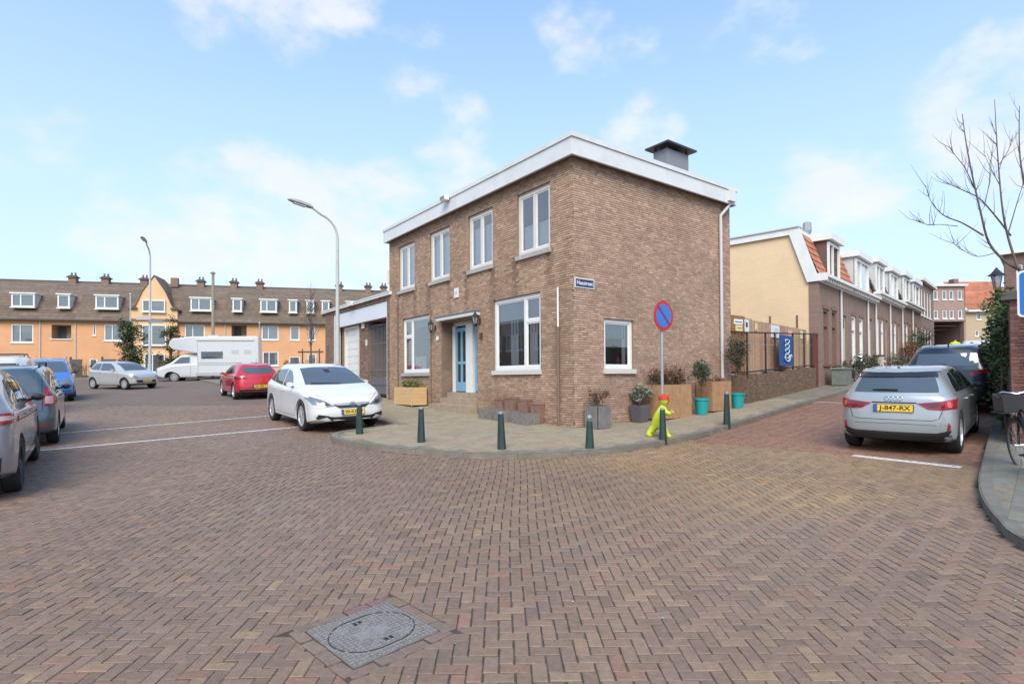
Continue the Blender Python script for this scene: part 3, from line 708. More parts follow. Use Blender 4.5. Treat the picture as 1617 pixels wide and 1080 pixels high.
# flowers and pots standing on the indoor sills
def indoor_pot(face, t, z, label, colr):
    tg = thing('flower_vase', label, 'vase', face.P(t, z, -.19))
    mb = MB(); M = Matrix.Translation(face.P(t, z, -.19)); mb.lathe([(.03, 0), (.05, .03), (.055, .1), (.03, .16), (.035, .18)], M, 10); build(mb, 'vase', mat('red_glaze', (.45, .06, .05), .3), tg, smooth=True)
    mb = MB()
    for k in range(26):
        p = face.P(t, z + .22, -.19) + Vector((random.gauss(0, .045), random.gauss(0, .03), random.gauss(0, .05))); s_ = random.uniform(.015, .03)
        a_ = Vector((random.uniform(-1, 1), random.uniform(-1, 1), random.uniform(-1, 1))).normalized(); b_ = a_.orthogonal().normalized(); mb.quad(p, p + a_ * s_, p + a_ * s_ + b_ * s_, p + b_ * s_)
    build(mb, 'flowers', mat('petals', colr, .7), tg)
indoor_pot(FL, 2.0, 1.98, 'red vase with red flowers inside the large window right of the door', (.55, .04, .05))
indoor_pot(FL, 7.6, 1.98, 'red vase with pink flowers inside the window left of the door', (.6, .2, .22))
indoor_pot(FR, 1.62, 1.98, 'vase of dark red flowers inside the small window in the side wall', (.35, .06, .03))
# front door recess: blue door, white post, steps, canopy
BLUE = mat('blue_paint', (.20, .40, .52), .4, var=.08, vscale=4)
mb = MB(); dp = -.44
FL.box(mb, 3.95, 5.98, .5, 1.24, dp - .05, dp + .001); FL.box(mb, 3.95, 5.98, 3.28, 3.42, dp - .05, dp); build(mb, 'door_surround', WHITE, house)
def leaf(t0, t1, lab):
    mb = MB(); z0, z1 = 1.27, 3.22; s_ = .10
    FL.box(mb, t0, t0 + s_, z0, z1, dp, dp + .045); FL.box(mb, t1 - s_, t1, z0, z1, dp, dp + .045); FL.box(mb, t0 + s_, t1 - s_, z1 - .12, z1, dp, dp + .045); FL.box(mb, t0 + s_, t1 - s_, z0, z0 + .28, dp, dp + .045)
    m_ = (t0 + t1) / 2; FL.box(mb, m_ - .05, m_ + .05, z0 + .28, z1 - .12, dp, dp + .04); FL.box(mb, t0 + s_, m_ - .05, 2.1, 2.18, dp, dp + .038); FL.box(mb, m_ + .05, t1 - s_, 2.1, 2.18, dp, dp + .038)
    dr = build(mb, 'door', BLUE, house, label=lab)
    mb = MB(); mb.quad(FL.P(t0 + s_, z0 + .28, dp + .015), FL.P(t1 - s_, z0 + .28, dp + .015), FL.P(t1 - s_, z1 - .12, dp + .015), FL.P(t0 + s_, z1 - .12, dp + .015)); build(mb, 'pane', mat('dark_door_glass', (.03, .035, .035), .08), dr)
    mb = MB(); FL.box(mb, t1 - .08, t1 - .05, 2.16, 2.30, dp + .045, dp + .075); build(mb, 'handle', ZINC, dr)
leaf(5.11, 5.80, 'blue door left of the white post'); leaf(4.02, 4.68, 'narrow blue side door right of the white post')
mb = MB(); FL.box(mb, 5.81, 5.965, 1.24, 3.3, dp, dp + .06); build(mb, 'door_post', WHITE, house); mb = MB(); FL.box(mb, 4.71, 5.08, 1.24, 3.3, dp, dp + .12); build(mb, 'door_post', WHITE, house)
mb = MB(); mb.box(FL.P(3.95, .4, -.62), FL.d * .0001, -FL.n * .3, ZV * 3); 
mb = MB(); FL.box(mb, 5.98, 5.985, .5, 3.4, -.9, -.005); FL.box(mb, 3.945, 3.95, .5, 3.4, -.9, -.005); FL.box(mb, 5.98, 6.05, .5, 3.4, dp - .3, dp - .004); build(mb, 'recess_wall', BRKR, house)
mb = MB(); STEP = mat('stone_step', (.36, .27, .19), .85, var=.2, vscale=6, bump=.4)
FL.box(mb, 3.97, 5.96, .5, 1.235, -.44, -.18); build(mb, 'step', STEP, house)
mb = MB(); FL.box(mb, 3.97, 5.96, .5, 1.07, -.18, .08); build(mb, 'step', STEP, house)
mb = MB(); FL.box(mb, 3.86, 6.05, .4, .895, .08, .40); build(mb, 'step', STEP, house)
mb = MB(); FL.box(mb, 3.80, 6.02, 3.43, 3.52, -.42, .18); cn = build(mb, 'canopy', mat('canopy_white', (.7, .68, .64), .5), house)
mb = MB(); FL.box(mb, 3.78, 6.04, 3.522, 3.56, -.02, .20); build(mb, 'canopy_trim', mat('dark_lead', (.15, .15, .15), .6), cn)
# pipes
mb = MB(); mb.tube([FL.P(.47, .45, .05), FL.P(.47, 2.84, .05)], .028, 8); build(mb, 'drainpipe', mat('brown_pipe', (.20, .13, .09), .6), house)
mb = MB(); mb.tube([FL.P(.47, 2.84, .05), FL.P(.47, 3.75, .05)], .024, 8); build(mb, 'cable_conduit', WHITE, house)
mb = MB(); mb.tube([FL.P(9.05, .8, .03), FL.P(9.05, 4.3, .03)], .02, 6); mb.tube([FL.P(6.62, .8, .03), FL.P(6.62, 3.9, .03)], .015, 6); build(mb, 'cable_conduit', mat('brown_pipe'), house)
mb = MB(); PB = FR
mb.tube([PB.P(5.95, 6.72, .17), PB.P(5.93, 6.56, .17), PB.P(5.66, 6.25, .07), PB.P(5.66, 6.1, .07), PB.P(5.66, 1.62, .07)], .045, 10); build(mb, 'downpipe', mat('pale_pipe', (.56, .54, .54), .5), house, smooth=True)
mb = MB(); PB.box(mb, 5.78, 6.08, 6.66, 6.95, .222, .30); build(mb, 'gutter_box', FAS, house)
mb = MB(); FL.box(mb, 4.93, 5.16, 4.06, 4.34, .005, .03); hn = build(mb, 'alarm_box', WHITE, house); mb = MB(); FL.box(mb, 4.99, 5.10, 4.16, 4.24, .03, .034); build(mb, 'emblem', mat('pale_grey', (.5, .5, .5), .6), hn)
mb = MB(); mb.lathe([(.0, 0), (.075, 0), (.075, .02), (0, .025)], FL.M(6.22, 2.92, .004), 14); hn = build(mb, 'number_plate', WHITE, house)
mb = MB(); FL.box(mb, 3.68, 3.76, 2.75, 2.92, .004, .06); build(mb, 'doorbell', mat('bell_bronze', (.15, .08, .05), .4, .5), house)
mb = MB(); FL.box(mb, 9.82, 9.95, 5.15, 5.62, -.1, .03); build(mb, 'wall_box', WHITE, house)
# flood lamp on the parapet
fl_ = thing('flood_light', 'small white flood light clipped to the edge of the flat roof', 'lamp', FL.P(5.15, 6.96, .30))
mb = MB(); FL.box(mb, 5.02, 5.30, 6.92, 7.06, .27, .43); build(mb, 'housing', WHITE, fl_); mb = MB(); FL.box(mb, 5.04, 5.28, 6.935, 7.03, .431, .436); build(mb, 'lens', mat('lens_olive', (.2, .2, .12), .2), fl_)
mb = MB(); FL.box(mb, 5.12, 5.18, 6.94, 6.98, .222, .27); build(mb, 'bracket', ZINC, fl_)
# wall lanterns
def lantern(t, label):
    g = thing('wall_lantern', label, 'lantern', FL.P(t, 3.12, 0), 0, 'wall lanterns beside the front door')
    mb = MB(); M = Matrix.Translation(FL.P(t, 3.10, .17))
    mb.lathe([(0, .0), (.02, .0), (.035, .05), (.05, .07)], M, 8); mb.lathe([(.105, .26), (.075, .31), (.03, .37), (.02, .40), (0, .42)], M, 8)
    for k in range(4):
        a = k * math.pi / 2; mb.tube([M @ Vector((.05 * math.cos(a), .05 * math.sin(a), .07)), M @ Vector((.085 * math.cos(a), .085 * math.sin(a), .26))], .006, 4)
    FL.box(mb, t - .03, t + .03, 3.16, 3.34, .004, .02); mb.tube([FL.P(t, 3.2, .02), FL.P(t, 3.13, .10), FL.P(t, 3.10, .17)], .01, 5)
    build(mb, 'lantern_frame', BLACK, g); mb = MB(); mb.lathe([(.045, .075), (.08, .255)], M, 8); build(mb, 'lantern_glass', glass('lantern_glass', (.4, .4, .38), .5), g)
lantern(6.36, 'black wall lantern left of the recessed front door'); lantern(3.80, 'black wall lantern right of the front door at the canopy end')
# street name plate
NAVY = mat('enamel_navy', (.025, .035, .12), .3)
sg = thing('street_name_sign', 'dark blue street name plate with white rim on the corner of the brick house', 'sign', FR.P(.33, 3.8, 0))
mb = MB(); FR.box(mb, .03, .64, 3.70, 3.92, .006, .022); build(mb, 'rim', mat('enamel_white', (.75, .73, .72), .35), sg); mb = MB(); FR.box(mb, .055, .615, 3.722, 3.898, .022, .026); build(mb, 'plate', NAVY, sg)
lettering('Haastraat', .125, FR.M(.335, 3.81, .0275), sg, mat('enamel_white'), fit=.5, bold=.002)

# ---------------- garage annex left of the house
ga = thing('garage', 'low brick garage annex with white lintel, white up and over door and barred gate', 'garage', FL.P(13, gz(*FL.P(13, 0)[:2]), 0))
def gbox(mb, *a, **k): FL.box(mb, *a, **k)
PALG = [(.30, .19, .14), (.26, .165, .12), (.33, .22, .16), (.22, .14, .10)]
brickwall(FL, 9.82, 16.9, zL, 4.72, [(10.02, 15.9, .3, 4.55, .3)], PALG, ga, 0, 8)
mb = MB(); FL.box(mb, 9.6, 17.2, 4.72, 4.80, -6, .10); FL.box(mb, 9.6, 17.2, 4.80, 4.84, -6, .12); build(mb, 'roof_edge', WHITE, ga)
mb = MB(); FL.box(mb, 10.0, 15.8, 3.96, 4.54, -.22, -.03); build(mb, 'lintel_panel', mat('lintel_white', (.72, .74, .76), .4), ga)
mb = MB(); FL.box(mb, 10.0, 10.10, .5, 3.96, -.12, -.02); build(mb, 'post', WHITE, ga)
mb = MB(); FL.box(mb, 15.5, 15.85, .8, 3.96, -.22, -.05); build(mb, 'post', WHITE, ga)
brickwall(FL, 12.35, 13.35, zL, 3.94, [], PALG, ga, 0, 9, d0=-.25, wall_name='pillar')
mb = MB(); FL.box(mb, 12.35, 13.35, .6, 3.94, -3.2, -.27); FL.box(mb, 15.0, 16.9, .6, 4.5, -3.2, -.30); FL.box(mb, 9.82, 16.9, .6, 4.6, -6.1, -6); FL.box(mb, 16.8, 16.9, .6, 4.7, -6, 0); build(mb, 'inner_wall', BRKR, ga)
mb = MB(); FL.box(mb, 10.0, 12.35, .6, 4.2, -5, -4.9); FL.box(mb, 10, 12.35, 3.98, 4.2, -5, -.3); build(mb, 'passage', mat('passage_wall', (.32, .235, .18), .9, var=.2), ga)
gd = MB()
for k in range(9):
    z0 = 1.1 + k * .31; FL.box(gd, 13.38, 14.98, z0, z0 + .30, -.34, -.30)
build(gd, 'garage_door', WHITE, ga)
mb = MB(); FL.box(mb, 13.35, 13.45, .8, 3.92, -.30, -.22); FL.box(mb, 14.92, 15.02, .8, 3.92, -.30, -.22); FL.box(mb, 13.45, 14.92, 3.82, 3.92, -.30, -.22); build(mb, 'door_frame', CREAM, ga)
for k in range(17):
    mb = MB(); tt = 10.2 + k * .13; mb.tube([FL.P(tt, 1.08, -.32), FL.P(tt, 3.78, -.32)], .012, 5); build(mb, 'gate_bar', mat('gate_iron', (.20, .20, .21), .5, .3), ga)
for z in (1.1, 1.45, 2.0, 3.05, 3.78): mb = MB(); FL.box(mb, 10.12, 12.34, z - .015, z + .015, -.335, -.305); build(mb, 'gate_rail', mat('gate_iron'), ga)
mb = MB(); FL.box(mb, 10.12, 12.34, 1.11, 1.75, -.345, -.337); build(mb, 'kick_plate', mat('gate_iron'), ga)
mb = MB(); FL.box(mb, 12.5, 12.62, 3.02, 3.26, -.25, -.22); build(mb, 'number_plate', WHITE, ga)
mb = MB(); FL.box(mb, 12.7, 12.95, 3.74, 3.95, -.24, -.18); build(mb, 'garage_lamp', WHITE, ga)
mb = MB(); FL.box(mb, 13.1, 13.5, 4.70, 4.82, .12, .2); build(mb, 'roof_spout', WHITE, ga)
#@@PART2@@
# ================================================================== CARS
def interp(L, x):
    if x <= L[0][0]: return L[0][1]
    for (a, b), (c, d) in zip(L, L[1:]):
        if x <= c:
            t = (x - a) / (c - a); return b + (d - b) * t
    return L[-1][1]
def smooth_interp(L, x, r=.09):
    return (interp(L, x - r) + 2 * interp(L, x - r / 2) + 2 * interp(L, x) + 2 * interp(L, x + r / 2) + interp(L, x + r)) / 8
def paint(name, col, metal=.0, rough=.32): return mat('paint_' + name, col, rough, metal, coat=1, spec=.5)
TYRE = mat('tyre_rubber', (.022, .022, .023), .85, var=.2, vscale=20)
RIMM = mat('alloy_rim', (.60, .60, .61), .35, .5); RIMD = mat('dark_rim', (.06, .06, .065), .35, .7)
CARGLASS = mat('car_glass', (.016, .02, .023), .03, spec=.9, coat=.6)
CARGLASS2 = mat('car_glass_light', (.06, .075, .085), .03, spec=.8, coat=0); CARGLASS2.node_tree.nodes['Principled BSDF'].inputs['IOR'].default_value = 1.75; CARGLASS2.node_tree.nodes['Principled BSDF'].inputs['Coat IOR'].default_value = 1.8
LAMPR = mat('tail_lamp_red', (.30, .010, .015), .12, coat=1); LAMPD = mat('tail_lamp_dark', (.12, .006, .01), .1, coat=1); LAMPW = mat('head_lamp', (.26, .27, .29), .28, .5, coat=.2); LAMPK = mat('lamp_dark', (.05, .05, .055), .1, .4, coat=1)
AMBER = mat('lamp_amber', (.7, .25, .03), .2); CHROME = mat('chrome', (.62, .62, .64), .14, 1.0)
PLATEY = mat('plate_yellow', (.80, .50, .03), .4); PLATEB = mat('plate_blue', (.03, .10, .35), .4); INK = mat('black_ink', (.02, .02, .02), .5)
class Car:
    def __init__(s, name, label, W_, H, L, wb, ro, R, zb, top, belt, rear, front, paintm, lean=.36, rr=.24, arch=.055, seam=True, cladding=False, rim=RIMM, spokes=5, group=None, tyre_w=.2, cat='car'):
        s.W, s.L, s.R, s.wb, s.ro, s.zb = W_, L, R, wb, ro, zb; s.top, s.belt, s.rear, s.front, s.lean = top, belt, rear, front, lean
        s.root = thing(name, label, cat, (0, 0, 0), 0, group); s.paint = paintm
        xs = [0, .012, .035, .07, .12, .18, .26] + list(np.arange(.36, L - .3, .085)) + [L - .26, L - .18, L - .12, L - .07, L - .035, L - .012, L]
        secs = []
        for x in xs:
            d = min(x, L - x); w = W_ / 2
            if d < rr: w = w - rr + math.sqrt(max(0, rr * rr - (rr - d) ** 2)) if d > 0 else w - rr
            if d < 1.0: w -= .045 * (1 - d) ** 2 * (1 if x < L / 2 else 1.5)
            zs = smooth_interp(belt, x); zt = max(smooth_interp(top, x), zs + .012); h = zt - zs
            b_ = zb + (.10 * (1 - d / .5) if d < .5 else 0)
            lean = s.lean + (.28 * (1 - x / 1.2) if x < 1.2 else 0); up = w - .045 - lean * h
            pts = [(0, b_), (.6 * w, b_), (.88 * w, b_ + .012), (w - .022, b_ + .07), (w - .004, b_ + .17), (w, b_ + .45 * (zs - b_)), (w - .012, b_ + .66 * (zs - b_)), (w - .004, zs - .15), (w - .010, zs - .07), (w - .024, zs - .022), (w - .05, zs + .0),
                   (w - .05 - lean * h * .18, zs + h * .22), (w - .05 - lean * h * .45, zs + h * .5), (w - .05 - lean * h * .72, zs + h * .74), (w - .05 - lean * h * .93 - .02 * min(1, h * 3), zs + h * .90), (up - .075 * min(1, h * 4 + .4), zs + h * .975), (up * .62, zs + h * .995), (up * .3, zt), (0, zt)]
            secs.append(pts)
        s.xs = xs
        def shear(x, z):
            X = x
            if x < 1.1: X += interp(rear, z) * (1 - x / 1.1) ** 1.15
            if x > L - .9: X -= interp(front, z) * (1 - (L - x) / .9) ** 1.15
            return X
        vs = []; fs = []; n = len(secs[0]); m = 2 * n - 2
        for x, pts in zip(xs, secs):
            loop = [(y, z) for y, z in pts] + [(-y, z) for y, z in pts[-2:0:-1]]
            for y, z in loop: vs.append((shear(x, z), y, z))
        for i in range(len(xs) - 1):
            for k in range(m): a = i * m + k; b = i * m + (k + 1) % m; fs.append((a, b, b + m, a + m))
        for end in (0, len(xs) - 1):      # end caps with a slight bulge
            pts = secs[end]; q = 6; x = xs[end]; sg = -1 if end == 0 else 1; rows = []
            for k, (y, z) in enumerate(pts):
                row = []
                if k in (0, n - 1): rows.append([end * m + k]); continue
                for j in range(q + 1):
                    f = 1 - 2 * j / q
                    if j == 0: row.append(end * m + k)
                    elif j == q: row.append(end * m + (m - k))
                    else: vs.append((shear(x, z) + sg * .045 * (1 - f * f), y * f, z)); row.append(len(vs) - 1)
                rows.append(row)
            for k in range(n - 1):
                A, B = rows[k], rows[k + 1]
                for j in range(q):
                    a0 = A[j] if len(A) > 1 else A[0]; a1 = A[j + 1] if len(A) > 1 else A[0]; b0 = B[j] if len(B) > 1 else B[0]; b1 = B[j + 1] if len(B) > 1 else B[0]
                    f = [a0, a1, b1, b0]; f = [v for i_, v in enumerate(f) if v not in f[:i_]]
                    if len(f) > 2: fs.append(tuple(f if end == 0 else f[::-1]))
        # fix winding: side quads as built have outward normals when reversed
        me = bpy.data.meshes.new('body'); me.from_pydata(vs, [], fs); me.update()
        bm = bmesh.new(); bm.from_mesh(me); bmesh.ops.recalc_face_normals(bm, faces=bm.faces); bm.to_mesh(me)
        s.bvh = BVHTree.FromBMesh(bm); bm.free()
        ob = bpy.data.objects.new('body', me); COL.objects.link(ob)
        s.ax = [ro, ro + wb]
        # wheel wells
        cut = bmesh.new()
        for xa in s.ax:
            for sg in (-1, 1):
                M = Matrix.Translation((xa, sg * (W_ / 2 - .10), R)) @ Matrix.Rotation(math.pi / 2, 4, 'X')
                bmesh.ops.create_cone(cut, cap_ends=True, segments=36, radius1=R + arch, radius2=R + arch, depth=.46, matrix=M)
        cm = bpy.data.meshes.new('cut'); cut.to_mesh(cm); cut.free(); co = bpy.data.objects.new('cut', cm); COL.objects.link(co)
        md = ob.modifiers.new('b', 'BOOLEAN'); md.object = co; md.operation = 'DIFFERENCE'; md.solver = 'EXACT'
        nm = evalmesh(ob); ob.modifiers.clear(); ob.data = nm; nm.name = 'body'; bpy.data.objects.remove(co)
        nm.materials.clear(); nm.materials.append(paintm); nm.materials.append(BLACK)
        for p in nm.polygons:
            c = p.center; inn = False
            for xa in s.ax:
                if math.hypot(c.x - xa, c.z - R) < R + arch - .002 and abs(c.y) < W_ / 2 - .004 and abs(p.normal.y) < .5 or (math.hypot(c.x - xa, c.z - R) < R + arch and abs(c.y) < W_ / 2 - .2): inn = True
            if inn or c.z < zb + .03 or (cladding and (c.z < zb + .14 or any(math.hypot(c.x - xa, c.z - R) < R + arch + .05 and abs(p.normal.y) > .5 for xa in s.ax))): p.material_index = 1
        nm.shade_smooth(); nm.set_sharp_from_angle(angle=rad(34))
        ob.parent = s.root; s.body = ob
        # wheels
        for xa in s.ax:
            for sg in (-1, 1):
                s.wheel(xa, sg, rim, spokes, tyre_w)
    def wheel(s, xa, sg, rim, spokes, tw):
        key = ('wheel', s.R, tw, rim.name, spokes)
        if key not in WH:
            mb = MB(); R = s.R; r = R * .69
            mb.lathe([(r, -tw / 2 + .01), (R - .03, -tw / 2), (R - .004, -tw / 2 + .025), (R, -tw / 4), (R, tw / 4), (R - .004, tw / 2 - .025), (R - .03, tw / 2), (r, tw / 2 - .01), (r - .012, tw / 2 - .03), (r - .012, -tw / 2 + .02)], None, 32, cap=False)
            t_ = mesh_from('wheel', mb, TYRE, True)
            mb = MB(); zf = tw / 2 - .018
            mb.lathe([(r + .002, zf + .002), (r - .02, zf + .008), (r - .028, zf - .03), (r - .035, zf - .10)], None, 32, cap=False); mb.lathe([(0, zf), (.035, zf), (.05, zf - .012), (.05, zf - .07)], None, 12)
            for k in range(spokes):
                a = 2 * math.pi * k / spokes; c, d = math.cos(a), math.sin(a); w1, w2 = (.022, .030) if spokes < 8 else (.012, .013)
                P_ = lambda rr_, off, z: (c * rr_ - d * off, d * rr_ + c * off, z)
                mb.add([P_(.03, -w1, zf - .004), P_(.03, w1, zf - .004), P_(r - .015, w2, zf - .004), P_(r - .015, -w2, zf - .004), P_(.03, -w1, zf - .04), P_(.03, w1, zf - .04), P_(r - .015, w2, zf - .04), P_(r - .015, -w2, zf - .04)], [(3, 2, 1, 0), (0, 1, 5, 4), (1, 2, 6, 5), (2, 3, 7, 6), (3, 0, 4, 7)])
            r_ = mesh_from('rim', mb, rim, True)
            mb = MB(); mb.lathe([(0, zf - .11), (r - .03, zf - .11)], None, 20); b_ = mesh_from('brake_disc', mb, mat('brake_dark', (.03, .03, .03), .6, .3))
            WH[key] = (t_, r_, b_)
        t_, r_, b_ = WH[key]
        w = bpy.data.objects.new('wheel', t_); COL.objects.link(w); w.parent = s.root; w.location = (xa, sg * (s.W / 2 - tw / 2 - .012), s.R); w.rotation_euler = (-sg * math.pi / 2, 0, 0)
        for me, nm in ((r_, 'rim'), (b_, 'brake_disc')):
            q = bpy.data.objects.new(nm, me); COL.objects.link(q); q.parent = w
    def cast(s, d, u, v, zc=None):
        """d: 'side+','side-','front','rear','top' or a heading angle; u is the horizontal coordinate across it, v the height"""
        if d == 'left': o, r = Vector((u, 3, v)), Vector((0, -1, 0))
        elif d == 'right': o, r = Vector((u, -3, v)), Vector((0, 1, 0))
        elif d == 'front': o, r = Vector((s.L + 3, u, v)), Vector((-1, 0, 0))
        elif d == 'rear': o, r = Vector((-3, u, v)), Vector((1, 0, 0))
        elif d == 'top': o, r = Vector((u, v, 4)), Vector((0, 0, -1))
        h = s.bvh.ray_cast(o, r)
        if h[0] is None:
            h = s.bvh.find_nearest(Vector((u, (s.W / 2 - .06) * (1 if d == 'left' else -1), v)) if d in ('left', 'right') else o + r * 3)
            return h[0], h[1]
        return h[0], h[1]
    def patch(s, name, specs, m, off=.006, parent=None, local_skirt=.018, step=.07, label=None):
        """specs: list of (direction, polygon)"""
        mb = MB()
        for d, poly in specs:
            P = []
            for i in range(len(poly)):
                a, b = Vector(poly[i]), Vector(poly[(i + 1) % len(poly)]); k = max(1, int((b - a).length / step))
                for j in range(k): P.append(a.lerp(b, j / k))
            nb = len(P); x0 = min(p.x for p in P); x1 = max(p.x for p in P); y0 = min(p.y for p in P); y1 = max(p.y for p in P)
            pl = [tuple(p) for p in P]; x = x0 + step * .6
            while x < x1:
                y = y0 + step * .6
                while y < y1:
                    if inside(pl, x, y) and min((Vector((x, y)) - p).length for p in P) > step * .45: P.append(Vector((x, y)))
                    y += step
                x += step
            r = delaunay_2d_cdt(P, [(i, (i + 1) % nb) for i in range(nb)], [list(range(nb))], 1, 1e-6)
            vs = []; nn = []
            for p in r[0]:
                h, n = s.cast(d, p.x, p.y); vs.append(h + n * off); nn.append(n)
            fs = [tuple(f) for f in r[2]]
            if fs:
                f = fs[0]; n = (vs[f[1]] - vs[f[0]]).cross(vs[f[2]] - vs[f[0]])
                if n.dot(nn[f[0]]) < 0: fs = [g[::-1] for g in fs]
            # skirt
            ec = {}
            for f in fs:
                for i in range(len(f)): e = (f[i], f[(i + 1) % len(f)]); ec[e] = 1
            bd = [e for e in ec if (e[1], e[0]) not in ec]; base = len(vs); mp_ = {}
            for e in bd:
                for v in e:
                    if v not in mp_: mp_[v] = len(vs); vs.append(vs[v] - nn[v] * (off + local_skirt)); nn.append(nn[v])
            fs += [(e[1], e[0], mp_[e[0]], mp_[e[1]]) for e in bd]
            mb.add(vs, fs)
        return build(mb, name, m, parent or s.root, local=True, smooth=True, label=label)
    def ribbon(s, d, pts, w=.008, m=None, name='panel_gap', off=.0015):
        P = [Vector(p) for p in pts]; Q = []
        for a, b in zip(P, P[1:]):
            k = max(1, int((b - a).length / .06)); Q += [a.lerp(b, j / k) for j in range(k)]
        Q.append(P[-1]); vs = []; fs = []
        for i, p in enumerate(Q):
            t = (Q[min(i + 1, len(Q) - 1)] - Q[max(i - 1, 0)]).normalized(); n = Vector((-t.y, t.x)) * w / 2
            for q in (p - n, p + n): h, nn = s.cast(d, q.x, q.y); vs.append(h + nn * off)
        for i in range(len(Q) - 1): fs.append((2 * i, 2 * i + 1, 2 * i + 3, 2 * i + 2))
        h, nn = s.cast(d, Q[0].x, Q[0].y)
        if (vs[1] - vs[0]).cross(vs[2] - vs[0]).dot(nn) > 0: fs = [tuple(f) for f in fs]
        mb = MB(); mb.add(vs, [f[::-1] for f in fs]); return build(mb, name, m or GAP, s.root, local=True)
    def both(s, name, poly, m, **k):
        return [s.patch(name, [(d, poly)], m, **k) for d in ('left', 'right')]
    def place(s, P, heading, anchor=(0, 0)):
        """anchor (x,y) of the car stands on P; heading vector"""
        h = Vector((heading[0], heading[1], 0)).normalized(); a = math.atan2(h.y, h.x)
        n = Vector((0, -.045, 1)).normalized() if P[0] < 3 else Vector((-.036, -.045, 1)).normalized()
        Rm = ZV.rotation_difference(n).to_matrix().to_4x4() @ Matrix.Rotation(a, 4, 'Z')
        s.root.rotation_euler = Rm.to_euler(); off = Rm @ Vector((anchor[0], anchor[1], 0)); s.root.location = Vector((P[0], P[1], gz(P[0], P[1]) + (P[2] if len(P) > 2 else 0))) - off
    def mirror(s, x, z, m=None, sides=(-1, 1), size=1):
        for sg in sides:
            h, n = s.cast('left' if sg > 0 else 'right', x, z); y = h.y
            mb = MB(); mb.tube([(x, y, z), (x - .01, y + sg * .06, z + .03)], .022, 6)
            M = Matrix.Translation((x - .02, y + sg * .115, z + .045)) @ Matrix.Rotation(math.pi / 2, 4, 'Y')
            k = size * .72; mb.lathe([(0, -.07 * k), (.05 * k, -.065 * k), (.085 * k, -.04 * k), (.095 * k, 0), (.09 * k, .035 * k), (0, .035 * k)], M, 16, sx=.82, sy=1.25)
            build(mb, 'door_mirror', m or s.paint, s.root, local=True, smooth=True)
    def handle(s, x, z, m=None, L=.16):
        for d, sg in (('left', 1), ('right', -1)):
            h, n = s.cast(d, x, z); mb = MB(); mb.tube([(x - L / 2, h.y, z), (x - L / 2 + .02, h.y + sg * .028, z), (x + L / 2 - .02, h.y + sg * .028, z), (x + L / 2, h.y, z)], .011, 6); build(mb, 'door_handle', m or s.paint, s.root, local=True, smooth=True)
    def plate(s, end, z, txt, y=0, frame=True):
        d = 'rear' if end == 'rear' else 'front'; h, n = s.cast(d, y, z); sg = -1 if end == 'rear' else 1
        right = Vector((0, -1, 0)) if end == 'rear' else Vector((0, 1, 0))
        n = Vector((n.x, 0, n.z)).normalized() if abs(n.x) > .3 else Vector((sg, 0, 0)); up = right.cross(n) * -1; up = n.cross(right)
        P = h + n * .022
        mb = MB(); mb.box(P - right * .27 - up * .062 - n * .02, right * .54, up * .124, n * .018); p = build(mb, 'number_plate', BLACK, s.root, local=True)
        mb = MB(); mb.box(P - right * .26 - up * .055 - n * .002, right * .52, up * .11, n * .004); build(mb, 'plate_face', PLATEY, p, local=True)
        mb = MB(); mb.box(P - right * .26 - up * .055 + n * .002, right * .045, up * .11, n * .0012); build(mb, 'country_band', PLATEB, p, local=True)
        me = text_mesh(txt, .098, .0008, .0022); xs = [v.co.x for v in me.vertices]; k = .42 / (max(xs) - min(xs)); me.transform(Matrix.Diagonal((k, 1, 1, 1))); me.materials.clear(); me.materials.append(INK)
        o = bpy.data.objects.new('lettering', me); COL.objects.link(o); o.parent = p; o.matrix_basis = frameM(P + right * .022 + n * .0032, right, up)
    def wiper(s, end, pts, w=.02):
        d = 'rear' if end == 'rear' else 'front'; P = []
        for y, z in pts: h, n = s.cast(d, y, z); P.append(h + n * .022)
        mb = MB(); mb.tube(P, [w, w * .5] if len(P) == 2 else [w] * (len(P) - 1) + [w * .5], 6); build(mb, 'wiper', BLACK, s.root, local=True)
    def antenna(s, x, kind='fin'):
        h, n = s.cast('top', x, 0); mb = MB()
        if kind == 'fin': mb.poly([(x - .08, -.012, h.z - .005), (x + .07, -.012, h.z - .005), (x - .03, -.012, h.z + .036), (x - .075, -.012, h.z + .04)], (0, .024, 0))
        else: mb.tube([(x, 0, h.z), (x - .12, 0, h.z + .2)], [.008, .003], 5)
        build(mb, 'antenna', BLACK, s.root, local=True)
WH = {}
GAP = mat('gap_dark', (.012, .012, .012), .8)
def doors(c, xa, xb, xc, zlo, zhi, zroof=None):
    for d in ('left', 'right'):
        for x in (xa, xb, xc):
            if x is None: continue
            c.ribbon(d, [(x, zhi), (x + .015, (zlo + zhi) / 2), (x, zlo)], .007)
        c.ribbon(d, [(xa, zlo), (xc or xb, zlo)], .007)

# ---- silver hatchback seen from behind (right)
SILV = paint('silver_grey', (.40, .42, .42), .35, .34)
c = Car('parked_car', 'silver grey hatchback parked on the right, seen from behind', 1.62, 1.41, 4.03, 2.56, .68, .325, .15,
    [(0, 1.33), (.3, 1.36), (.9, 1.385), (1.5, 1.38), (2.1, 1.33), (2.55, 1.22), (3.05, .97), (3.2, .93), (3.6, .86), (4.03, .74)],
    [(0, .95), (1, .94), (2.4, .90), (3.1, .86), (3.6, .80), (4.03, .70)],
    [(.2, .10), (.32, .03), (.5, 0), (.62, .0), (.66, .03), (.80, .05), (.93, .08), (1.0, .13), (1.3, .36), (1.41, .42)], [(.2, .12), (.35, .02), (.5, 0), (.7, .04), (.8, .12)], SILV, lean=.42, rr=.27)
AUDI = c
c.patch('rear_window', [('rear', [(-.57, 1.0), (.57, 1.0), (.56, 1.06), (.505, 1.215), (-.505, 1.215), (-.56, 1.06)])], CARGLASS2)
